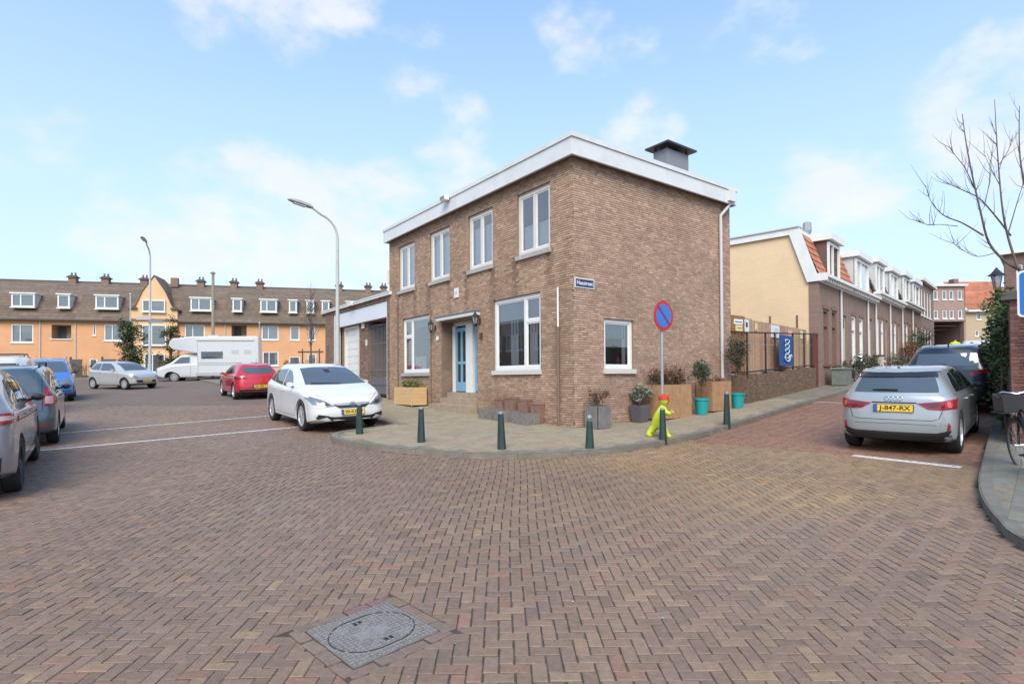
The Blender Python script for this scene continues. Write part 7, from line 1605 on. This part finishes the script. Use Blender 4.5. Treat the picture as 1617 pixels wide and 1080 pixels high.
# bare tree right
BT = {'A': [(9.38, 9.79, 3.01), (8.94, 9.76, 3.43), (8.72, 9.84, 3.63), (8.45, 9.88, 3.98), (8.24, 9.80, 4.50), (8.05, 9.76, 5.25), (7.98, 9.78, 5.78), (7.96, 9.82, 6.26)],
'B': [(8.27, 9.79, 4.10), (7.90, 9.78, 4.32), (7.60, 9.82, 4.47), (7.37, 9.80, 4.71), (7.29, 9.82, 5.01)],
'C': [(8.80, 9.72, 3.51), (8.72, 9.81, 4.07), (8.56, 9.73, 4.55), (8.57, 9.80, 5.24), (8.54, 9.80, 5.85), (8.50, 9.78, 6.49)],
'D': [(8.16, 9.83, 4.95), (7.97, 9.80, 5.30), (7.80, 9.80, 5.53), (7.73, 9.82, 5.68)],
'E': [(9.46, 9.98, 3.83), (9.30, 10.0, 4.63), (9.14, 9.98, 5.30), (9.12, 10.0, 5.82), (9.10, 9.96, 6.46)],
'F': [(8.85, 9.9, 4.12), (8.56, 9.9, 4.50), (8.25, 9.85, 4.78), (7.97, 9.88, 4.94), (7.66, 9.89, 5.09)],
'G': [(7.81, 9.77, 4.26), (7.50, 9.76, 4.29), (7.28, 9.78, 4.29), (7.10, 9.77, 4.39)],
'H': [(8.55, 9.85, 3.82), (8.23, 9.87, 3.75), (7.95, 9.88, 3.89), (7.80, 9.87, 4.0)],
'I': [(8.62, 9.82, 4.95), (8.42, 9.82, 5.35), (8.33, 9.83, 5.60)], 'J': [(8.60, 9.82, 5.36), (8.78, 9.84, 5.62), (8.85, 9.82, 5.88)],
'K': [(8.80, 9.9, 4.16), (9.03, 9.92, 4.84), (9.14, 9.9, 5.17)], 'M': [(8.33, 9.83, 4.62), (8.45, 9.83, 5.18), (8.44, 9.8, 5.57)]}
g = thing('bare_tree', 'leafless young tree behind the garden wall at the right edge', 'tree', P3(10.1, 9.75, .1)); mb = MB(); mb.tube([P3(10.1, 9.75, -.1), (10.05, 9.78, 1.5), (9.85, 9.8, 2.4), (9.38, 9.79, 3.01), (8.94, 9.76, 3.43)], [.11, .09, .075, .05, .038], 8); mb.tube([(9.85, 9.8, 2.4), (9.6, 9.9, 3.2), (9.46, 9.98, 3.83)], [.06, .045, .035], 7); mb.tube([(9.6, 9.8, 2.8), (9.2, 9.76, 3.2), (8.80, 9.72, 3.51)], [.05, .035, .028], 7)
BARK = mat('bare_bark', (.14, .095, .075), .8, var=.2, vscale=14); build(mb, 'trunk', BARK, g)
rr_ = {'A': .036, 'B': .018, 'C': .027, 'D': .012, 'E': .03, 'F': .02, 'G': .009, 'H': .011, 'I': .009, 'J': .009, 'K': .013, 'M': .009}; R = random.Random(5)
for k, pts in BT.items():
    pts = catmull([Vector(p) for p in pts], 4); n = len(pts); mb = MB(); mb.tube(pts, [rr_[k] * .8 * (1 - .85 * i / n) for i in range(n)], 6); br = build(mb, 'branch', BARK, g); mb = MB()
    for q in range(int(n * .7)):
        i = R.randrange(n // 4, n - 1); p = pts[i]; t = (pts[i + 1] - pts[i]).normalized(); d = (t * .9 + Vector((R.gauss(0, .55), R.gauss(0, .5), .35 + R.gauss(0, .2)))).normalized(); L_ = R.uniform(.15, .45)
        mid = p + d * L_ * .5 + Vector((R.gauss(0, .02), 0, R.gauss(0, .02))); e = p + d * L_ + ZV * .06; mb.tube([p, mid, e], [.005, .0035, .0015], 4, cap=False)
        if R.random() < .5: mb.tube([mid, mid + Vector((R.gauss(0, .07), R.gauss(0, .05), .12))], [.003, .0012], 3, cap=False)
    build(mb, 'twigs', BARK, br)
# trees and bushes on the left
def evergreen(P, label, H, r, cols, seed, low=.12, n=4200):
    g = thing('evergreen_tree', label, 'tree', P); P = Vector(P); mb = MB(); mb.tube([P, P + ZV * H * .5, P + ZV * H * .9], [.13, .09, .03], 7); R = random.Random(seed)
    for k in range(12): a = R.uniform(0, 6.28); z = H * R.uniform(.2, .8); mb.tube([P + ZV * z, P + ZV * (z + .2) + Vector((math.cos(a), math.sin(a), .2)) * r * .8], [.03, .01], 4)
    build(mb, 'trunk', TWIG, g); mb = MB(); bl_ = []
    for k in range(26):
        z = H * (low + (1 - low) * R.random() ** .9); w = r * (1 - .75 * max(0, z / H - .25) / .75); a = R.uniform(0, 6.28); q = R.uniform(.1, .85) * w
        bl_.append((P + Vector((math.cos(a) * q, math.sin(a) * q, z)), (.42 * r, .42 * r, .13 * H), 1))
    leaves(mb, bl_, n, .16, cols, seed=seed, clump=.55); build(mb, 'crown', LEAF, g)
evergreen(P3(-27.5, 40.6), 'rounded dark evergreen tree left of the lamp post, in front of the orange houses', 3.9, 1.45, [(.055, .08, .028), (.085, .105, .04), (.035, .055, .02)], 51)
evergreen(P3(-24.9, 40.9), 'thinner irregular evergreen tree between the lamp post and the motorhome', 4.2, 1.1, [(.085, .085, .035), (.12, .11, .05), (.06, .065, .03)], 52, n=2300)
g = thing('young_bare_tree', 'young leafless tree tied between stakes in front of the orange houses', 'tree', P3(-11.9, 33.2)); mb = MB(); p = P3(-11.9, 33.2); mb.tube([p, p + ZV * 2.5, p + ZV * 5.9], [.06, .045, .01], 6); build(mb, 'trunk', BARK, g); mb = MB(); R = random.Random(8)
for k in range(46):
    z = R.uniform(1.9, 5.2); a = R.uniform(0, 6.28); L_ = (6.2 - z) * .34 * R.uniform(.6, 1.2); s0 = p + ZV * z; e = s0 + Vector((math.cos(a) * L_ * .6, math.sin(a) * L_ * .6, L_ * 1.1)); mb.tube([s0, s0.lerp(e, .5) + Vector((R.gauss(0, .05), 0, -.04)), e], [.016, .011, .004], 4, cap=False)
    for j in range(3): q = s0.lerp(e, R.uniform(.3, .9)); mb.tube([q, q + Vector((R.gauss(0, .2), R.gauss(0, .2), R.uniform(.1, .35)))], [.006, .003], 3, cap=False)
build(mb, 'branches', BARK, g); mb = MB(); mb.tube([p + Vector((-.5, 0, 0)), p + Vector((-.5, 0, 2.0))], .04, 6); build(mb, 'stake', TWIG, g); mb = MB(); mb.tube([p + Vector((.5, 0, 0)), p + Vector((.5, 0, 2.0))], .04, 6); build(mb, 'stake', TWIG, g); mb = MB(); mb.box(p + Vector((-.75, -.06, 1.78)), (1.5, 0, 0), (0, .04, 0), (0, 0, .1)); build(mb, 'cross_bar', TWIG, g)
for i, (xa, xb, y, h, lab, gr) in enumerate(((-46, -33, 44.6, 1.7, 'leafless reddish brown hedge before the far left orange house', 0), (-33, -29.5, 44.2, 1.1, 'low thin bare hedge beside the evergreen tree', 0), (-17, -10.2, 42.6, 1.5, 'low olive green hedge right of the motorhome under the arched door', 1))):
    g = thing('hedge', lab, 'hedge', P3((xa + xb) / 2, y)); mb = MB(); n_ = int((xb - xa) / .4)
    for k in range(n_): twigs(mb, P3(xa + (xb - xa) * k / n_, y + random.uniform(-.4, .4)), 7, h * random.uniform(.7, 1.1), .5, .012, 100 + k + i * 50, 3)
    build(mb, 'stems', mat('hedge_twig', (.20, .12, .085), .9), g); mb = MB(); leaves(mb, [(P3(xa + (xb - xa) * k / n_, y, h * .5), (.5, .5, h * .42), 1) for k in range(n_)], 3500 if gr else 1500, .10, [(.13, .13, .05), (.17, .15, .06), (.10, .10, .04)] if gr else RED + [(.14, .10, .06)], seed=60 + i); build(mb, 'foliage', LEAF, g)
# low fence
g = thing('mesh_fence', 'low dark mesh fence along the verge behind the silver city car', 'fence', P3(-31, 43.3)); FM = mat('fence_dark', (.06, .07, .06), .6)
for k in range(16): x = -46 + k * 1.1; mb = MB(); mb.tube([P3(x, 43.2, 0), P3(x, 43.2, 1.0)], .03, 5); build(mb, 'post', FM, g)
for z in (.35, .65, .98): mb = MB(); mb.tube([P3(-46, 43.2, z), P3(-29.5, 43.2, z)], .012, 4); build(mb, 'wire', FM, g)
for i, (x, wd, lab) in enumerate(((-36.2, .9, 'dark grey garden gate left of the evergreen tree'), (-33.6, 1.0, 'dark grey garden gate nearer the evergreen tree'))):
    g = thing('garden_gate', lab, 'gate', P3(x, 46)); mb = MB(); mb.box(P3(x, 46, 0), (wd, 0, 0), (0, .06, 0), (0, 0, 1.5)); build(mb, 'leaf', mat('gate_grey', (.10, .10, .10), .7), g); mb = MB(); mb.box(P3(x - .1, 46, 0), (.1, 0, 0), (0, .12, 0), (0, 0, 1.7)); build(mb, 'post', mat('gate_grey'), g)
# planting along the terraced houses
def fsP(t, d, o=.1): q = FS.P(t, 0, d); q.z = gz(q.x, q.y) + o; return q
p = fsP(7.9, .55); g = thing('plant_trough', 'grey green planting trough at the first terraced house', 'planter', p); mb = MB(); FS.box(mb, 7.45, 8.35, p.z, p.z + .62, .30, .78); build(mb, 'box', mat('grey_green', (.17, .19, .16), .8, var=.2), g); mb = MB(); FS.box(mb, 7.4, 8.4, p.z + .62, p.z + .67, .27, .81); build(mb, 'rim', mat('rim_green', (.24, .27, .23), .7), g)
for t, d, h, r, cols, lab, n, sz in ((8.9, .55, .9, .45, [(.10, .085, .045), (.07, .075, .04)], 'brownish shrub above the bicycle in the side street', 700, .08), (12.0, .45, 1.05, .6, GRN, 'green shrub with pale tips under the second house windows', 1500, .08), (13.9, .5, .95, .35, [(.03, .04, .025), (.045, .055, .03)], 'dark shrub in a tub beside the second house door', 600, .07), (19.2, .5, 1.1, .55, [(.09, .11, .05), (.07, .09, .04)], 'grey green shrub in front of the third house', 800, .08), (23.2, .6, 1.5, .8, RED, 'rust brown shrub in front of the fourth house', 1300, .1), (24.8, .5, 2.1, .5, GRN, 'tall narrow green bush by the fifth house wall', 900, .1), (28.0, .5, 2.3, .5, [(.04, .055, .03)], 'dark conical bush near the end of the terraced row', 900, .1)):
    shrub(fsP(t, d), lab, cols, h, r, n, sz, nt=14, seed=int(t * 7), name='shrub', cat='shrub')
p = fsP(13.9, .5); roundpot(p, .2, .26, .5, BLACK, 'black tub holding the dark shrub beside the second house door')
p = fsP(14.9, .45); g = thing('tree_stump_post', 'pale square garden post with dark cap beside the second house', 'post', p); mb = MB(); mb.cbox(p, .3, .3, .9); build(mb, 'post', mat('pale_post', (.45, .40, .32), .8), g); mb = MB(); mb.cbox(p + ZV * .9, .36, .36, .06); build(mb, 'cap', BLACK, g)

# bicycles
def bicycle(P, head, label, lean=.08, crate=True):
    g = thing('bicycle', label, 'bicycle', P); h = Vector(head).normalized(); g.rotation_euler = (0, 0, 0); BKP = mat('bike_black', (.02, .02, .022), .35, .3); rb = mat('tyre_brown', (.07, .04, .03), .7)
    s_ = h.cross(ZV); L = lambda x, z, y=0: Vector((x, y, z))
    a = math.atan2(h.y, h.x); g.rotation_euler = (lean, 0, a)
    B = lambda mb, n, m: build(mb, n, m, g, local=True, smooth=True)
    for x in (0, 1.08):
        mb = MB(); mb.tube([(x + .335 * math.cos(q), 0, .35 + .335 * math.sin(q)) for q in np.linspace(0, 2 * math.pi, 33)], .018, 6, cap=False); w = B(mb, 'wheel', rb)
        mb = MB(); mb.tube([(x + .31 * math.cos(q), 0, .35 + .31 * math.sin(q)) for q in np.linspace(0, 2 * math.pi, 33)], .011, 5, cap=False); build(mb, 'rim', mat('dull_rim', (.16, .155, .15), .5, .5), w, local=True)
        mb = MB(); 
        for k in range(18): q = k * math.pi / 9; mb.tube([(x + .02 * math.cos(q + .6), .02 * (-1) ** k, .35 + .02 * math.sin(q + .6)), (x + .31 * math.cos(q), 0, .35 + .31 * math.sin(q))], .0018, 3, cap=False)
        mb.tube([(x, -.05, .35), (x, .05, .35)], .022, 8); build(mb, 'spokes', ZINC, w, local=True)
        mb = MB(); mb.tube([(x + .37 * math.cos(q), 0, .35 + .37 * math.sin(q)) for q in np.linspace(.3 if x else .9, 2.7 if x else 3.3, 14)], .022, 5); B(mb, 'mudguard', BKP)
    for pts, r in (([L(.46, .29), L(.30, .88)], .017), ([L(.46, .29), L(.92, .78)], .019), ([L(.36, .68), L(.88, .84)], .015), ([L(0, .35), L(.46, .29)], .011), ([L(0, .35), L(.33, .78)], .010)): mb = MB(); mb.tube(pts, r, 7); B(mb, 'frame_tube', BKP)
    mb = MB(); mb.tube([L(1.08, .35), L(1.0, .62), L(.87, .98)], [.014, .016, .016], 7); B(mb, 'fork', BKP)
    mb = MB(); mb.tube([(.62, .30, 1.02), (.74, .29, 1.06), (.88, .16, 1.08), (.90, 0, 1.04), (.88, -.16, 1.08), (.74, -.29, 1.06), (.62, -.30, 1.02)], .012, 7); B(mb, 'handlebar', CHROME)
    for q in (-1, 1): mb = MB(); mb.tube([(.70, q * .295, 1.05), (.58, q * .30, 1.01)], .018, 7); B(mb, 'grip', BLACK)
    mb = MB(); mb.tube([L(.30, .88), L(.28, .98)], .013, 6); B(mb, 'seat_post', CHROME); mb = MB(); mb.lathe([(0, 0), (.09, .005), (.11, .03), (.07, .06), (0, .065)], Matrix.Translation((.25, 0, .97)), 12, sx=1.25, sy=.8); B(mb, 'saddle', mat('saddle', (.04, .03, .025), .6))
    mb = MB(); mb.lathe([(0, 0), (.035, .01), (.045, .06), (0, .062)], Matrix.Translation((1.02, 0, .78)) @ Matrix.Rotation(math.pi / 2, 4, 'Y'), 10); B(mb, 'headlight', CHROME)
    mb = MB(); mb.tube([(.46, -.08, .29), (.46, .08, .29)], .03, 8); mb.lathe([(.09, -.004), (.09, .004)], Matrix.Translation((.46, -.06, .29)) @ Matrix.Rotation(math.pi / 2, 4, 'X'), 18); B(mb, 'crank', CHROME)
    for q in (-1, 1): mb = MB(); mb.box((.46 + q * .15, q * .10 - .04, .29 - .02), (.09, 0, 0), (0, .08, 0), (0, 0, .02)); B(mb, 'pedal', BLACK)
    mb = MB(); mb.box((-.30, -.07, .72), (.52, 0, 0), (0, .14, 0), (0, 0, .015)); B(mb, 'rear_rack', BKP)
    if crate:
        mb = MB(); mb.box((.86, -.2, .80), (.36, 0, 0), (0, .4, 0), (0, 0, .012)); mb.box((.86, -.17, .815), (.34, 0, 0), (0, .012, 0), (0, 0, .22)); mb.box((.86, .158, .815), (.34, 0, 0), (0, .012, 0), (0, 0, .22)); mb.box((.86, -.158, .815), (.012, 0, 0), (0, .316, 0), (0, 0, .22)); mb.box((1.188, -.158, .815), (.012, 0, 0), (0, .316, 0), (0, 0, .22)); B(mb, 'front_crate', BLACK)
    return g
p = P3(6.33, 6.45); bicycle(p, (.39, .92, 0), 'black bicycle with a front crate, cut by the right photo edge near the garden wall', -.10)
bicycle(fsP(9.9, .55), SD, 'dark bicycle parked by the first terraced house among shrubs', .12, crate=False)

# ================================================================== FIGURES
def skin_fig(name, nodes, edges, M, mats_, parent, sub=2):
    me = bpy.data.meshes.new(name); me.from_pydata([n[0] for n in nodes], edges, []); ob = bpy.data.objects.new(name, me); COL.objects.link(ob)
    md = ob.modifiers.new('s', 'SKIN'); md.use_smooth_shade = True
    lay = me.skin_vertices[0] if me.skin_vertices else None
    if lay is None: bpy.context.view_layer.update(); lay = me.skin_vertices[0]
    for i, n in enumerate(nodes): lay.data[i].radius = (n[1], n[2] if len(n) > 2 else n[1]); lay.data[i].use_root = (i == 0)
    sb = ob.modifiers.new('u', 'SUBSURF'); sb.levels = sub; sb.render_levels = sub
    nm = evalmesh(ob); bpy.data.objects.remove(ob); nm.name = name; nm.materials.clear()
    for m in (mats_ if isinstance(mats_, list) else [mats_]): nm.materials.append(m)
    nm.shade_smooth(); o = bpy.data.objects.new(name, nm); COL.objects.link(o); o.parent = parent; o.matrix_basis = M; return o
YG = mat('hi_vis_yellow', (.53, .62, .03), .4, var=.18, vscale=9)
dp_ = P3(2.99, 11.12); dl = thing('figure_sign', 'yellow green plastic child figure in a red cap leaning behind a bollard', 'figure', dp_)
dl.rotation_euler = (0, 0, rad(-15))
nd = [((-.10, 0, .36), .085, .07), ((-.07, 0, .48), .095, .075), ((-.03, 0, .58), .08, .065), ((0, 0, .635), .035), ((-.16, .05, .22), .065, .055), ((-.26, .06, .09), .05), ((-.31, .03, .035), .04), ((-.21, .03, .025), .035),
      ((-.02, -.05, .22), .055), ((.06, -.05, .09), .042), ((.09, -.06, .03), .035), ((.15, -.09, .025), .03), ((.03, -.09, .53), .042), ((.10, -.10, .46), .036), ((.155, -.09, .51), .03), ((.0, .09, .54), .04), ((.07, .12, .46), .034), ((.14, .08, .49), .03)]
ed = [(0, 1), (1, 2), (2, 3), (0, 4), (4, 5), (5, 6), (6, 7), (0, 8), (8, 9), (9, 10), (10, 11), (2, 12), (12, 13), (13, 14), (2, 15), (15, 16), (16, 17)]
nd = [(n[0],) + tuple(r * 1.45 for r in n[1:]) for n in nd]; skin_fig('body', nd, ed, Matrix(), YG, dl)
mb = MB(); MH = Matrix.Translation((.02, 0, .735)); mb.lathe([(0, -.095)] + [(.092 * math.sin(a), -.095 * math.cos(a)) for a in np.linspace(.35, 2.8, 9)] + [(0, .095)], MH, 18); hd = build(mb, 'head', YG, dl, local=True, smooth=True)
mb = MB(); mb.lathe([(.104, -.012), (.100, .05), (.06, .088), (0, .10)], MH @ Matrix.Translation((-.005, 0, .022)) @ Matrix.Rotation(-.12, 4, 'Y'), 18); mb.poly([MH @ Vector(p) for p in ((.04, -.09, .02), (.17, -.07, .0), (.19, 0, .0), (.17, .07, .0), (.04, .09, .02))], (0, 0, .012)); build(mb, 'cap', mat('cap_red', (.55, .04, .02), .5), hd, local=True, smooth=True)
for q in (-1, 1): mb = MB(); mb.lathe([(0, -.012), (.012, 0), (0, .012)], MH @ Matrix.Translation((.08, q * .042, .0)), 8); build(mb, 'eye', INK, hd, local=True)
mb = MB(); mb.lathe([(0, -.014), (.014, 0), (0, .014)], MH @ Matrix.Translation((.098, 0, -.02)), 8); build(mb, 'nose', YG, hd, local=True); mb = MB(); mb.tube([MH @ Vector((.078, -.03, -.048)), MH @ Vector((.088, 0, -.056)), MH @ Vector((.078, .03, -.048))], .004, 4); build(mb, 'mouth', INK, hd, local=True)
for q in (-1, 1):      # five short fingers on each fist
    for k in range(5):
        y0 = (-.09 if q < 0 else .08) + (k - 2) * .013; z0 = .51 if q < 0 else .49; mb = MB(); mb.tube([(.165, y0, z0 + .01), (.195, y0, z0 + .012 - .004 * abs(k - 1.5)), (.20 + .004 * (k % 3), y0, z0 - .012)] if k < 4 else [(.155, y0, z0 + .015), (.165, y0 + .01, z0 + .04)], [.0085, .008, .006] if k < 4 else [.009, .007], 6); build(mb, 'finger', YG, dl, local=True, smooth=True)
# person in yellow jacket
pp = Vector((25.3, 32.0, gz(25.3, 32.0))); ps = thing('person', 'person in a bright yellow jacket walking up the street beyond the parked cars', 'person', pp); ps.rotation_euler = (0, 0, rad(-44))
nd = [((0, 0, .95), .15, .11), ((0, 0, 1.15), .16, .11), ((0, 0, 1.38), .17, .11), ((0, 0, 1.50), .06), ((0, 0, 1.62), .085, .10), ((.09, 0, .90), .09), ((.10, .10, .50), .065), ((.10, .06, .08), .05), ((.10, .20, .04), .04), ((-.09, 0, .90), .09), ((-.10, -.06, .50), .065), ((-.10, -.16, .10), .05), ((-.10, -.04, .05), .04), ((.20, 0, 1.40), .06), ((.25, -.04, 1.12), .048), ((.24, .06, .88), .035), ((-.20, 0, 1.40), .06), ((-.25, .02, 1.12), .048), ((-.24, .14, .92), .035)]
ed = [(0, 1), (1, 2), (2, 3), (3, 4), (0, 5), (5, 6), (6, 7), (7, 8), (0, 9), (9, 10), (10, 11), (11, 12), (2, 13), (13, 14), (14, 15), (2, 16), (16, 17), (17, 18)]
HV = mat('jacket_yellow', (.62, .75, .03), .6); NAV = mat('navy_cloth', (.03, .035, .06), .8); SKN = mat('skin', (.50, .32, .24), .6); HAIR = mat('dark_hair', (.04, .03, .02), .7)
bo = skin_fig('body', nd, ed, Matrix(), [HV, NAV, SKN, HAIR], ps)
for pg in bo.data.polygons:
    c = pg.center
    if c.z < .90 and abs(c.x) < .19: pg.material_index = 1
    elif c.z > 1.66 or (c.z > 1.55 and c.y < -.02): pg.material_index = 3
    elif c.z > 1.50 or (c.z < .90): pg.material_index = 2
# houses opposite, added out of view, seen only as reflections in the windows
FX = Face((-17.5, -1), U, V)
for i in range(7):
    t0 = 6 + i * 6.2; g = thing('opposite_house', ['brick house across the left street, nearest the junction', 'brick house across the left street, second from the junction', 'brick house across the left street, third from the junction', 'brick house across the left street, fourth from the junction', 'brick house across the left street, fifth from the junction', 'brick house across the left street, sixth from the junction', 'brick house across the left street, farthest from the junction'][i], 'house', FX.P(t0 + 3, gz(*FX.P(t0 + 3, 0)[:2]), 0))
    ws = [(t0 + .9 + k * 1.7, t0 + 1.9 + k * 1.7, z, z + 1.5) for k in range(3) for z in (1.4, 4.3)]; wallholes(FX, t0, t0 + 6.2, -.6, 6.9, ws, BRR, g); mb = MB(); FX.quad(mb, t0, t0 + 6.2, -.6, 6.8, -7.8); mb = MB(); FX.box(mb, t0, t0 + 6.2, -.6, 6.8, -8, -7.9); build(mb, 'back_wall', BRR, g)
    for w in ws: fwindow(FX, *w, g, d=-.05)
    mb = MB(); FX.box(mb, t0, t0 + 6.2, 6.9, 7.15, -8, .3); build(mb, 'roof_edge', WHITE, g)
# bits of litter and moss
mb = MB(); R = random.Random(15)
for k in range(260):
    x, y = R.uniform(-7, 7), R.uniform(2.8, 11)
    if abs(x) > half_fov(y) or not in_road(x, y): continue
    s_ = R.uniform(.004, .014); a = R.uniform(0, 6.28); z = gz(x, y) + .004; c = R.choice([(.55, .52, .46), (.35, .28, .18), (.25, .2, .12), (.6, .58, .52)])
    mb.add([(x, y, z + .002), (x + s_ * math.cos(a), y + s_ * math.sin(a), z), (x + s_ * math.cos(a + 1.4) * 1.4, y + s_ * math.sin(a + 1.4) * 1.4, z + .003), (x - s_ * .3, y + s_ * .6, z)], [(0, 1, 2, 3)], c)
lit = build(mb, 'leaf_litter', mat('litter', attr=True, rough=.8), None, kind='stuff'); tag(lit, 'tiny scattered grit and leaf bits on the brick road', 'litter')
mb = MB()
for k in range(1500):
    if R.random() < .45: t = R.uniform(0, 9.6); q = FL.P(t, 0, R.uniform(.0, .05) ** 1)
    elif R.random() < .6: t = R.uniform(0, 6.2); q = FR.P(t, 0, R.uniform(0, .06))
    else: t = R.uniform(0, 6.4); q = FS.P(t, 0, R.uniform(0, .08))
    q.z = gz(q.x, q.y) + .1; s_ = R.uniform(.01, .04); a = R.uniform(0, 6.28); v = Vector((math.cos(a) * .4, math.sin(a) * .4, 1)) * s_
    mb.add([q, q + Vector((.004, 0, 0)), q + v], [(0, 1, 2)], R.choice([(.10, .13, .04), (.14, .15, .05), (.16, .13, .06)]))
wd = build(mb, 'weeds', LEAF, None, kind='stuff'); tag(wd, 'small weeds and moss at the foot of the walls', 'weeds')
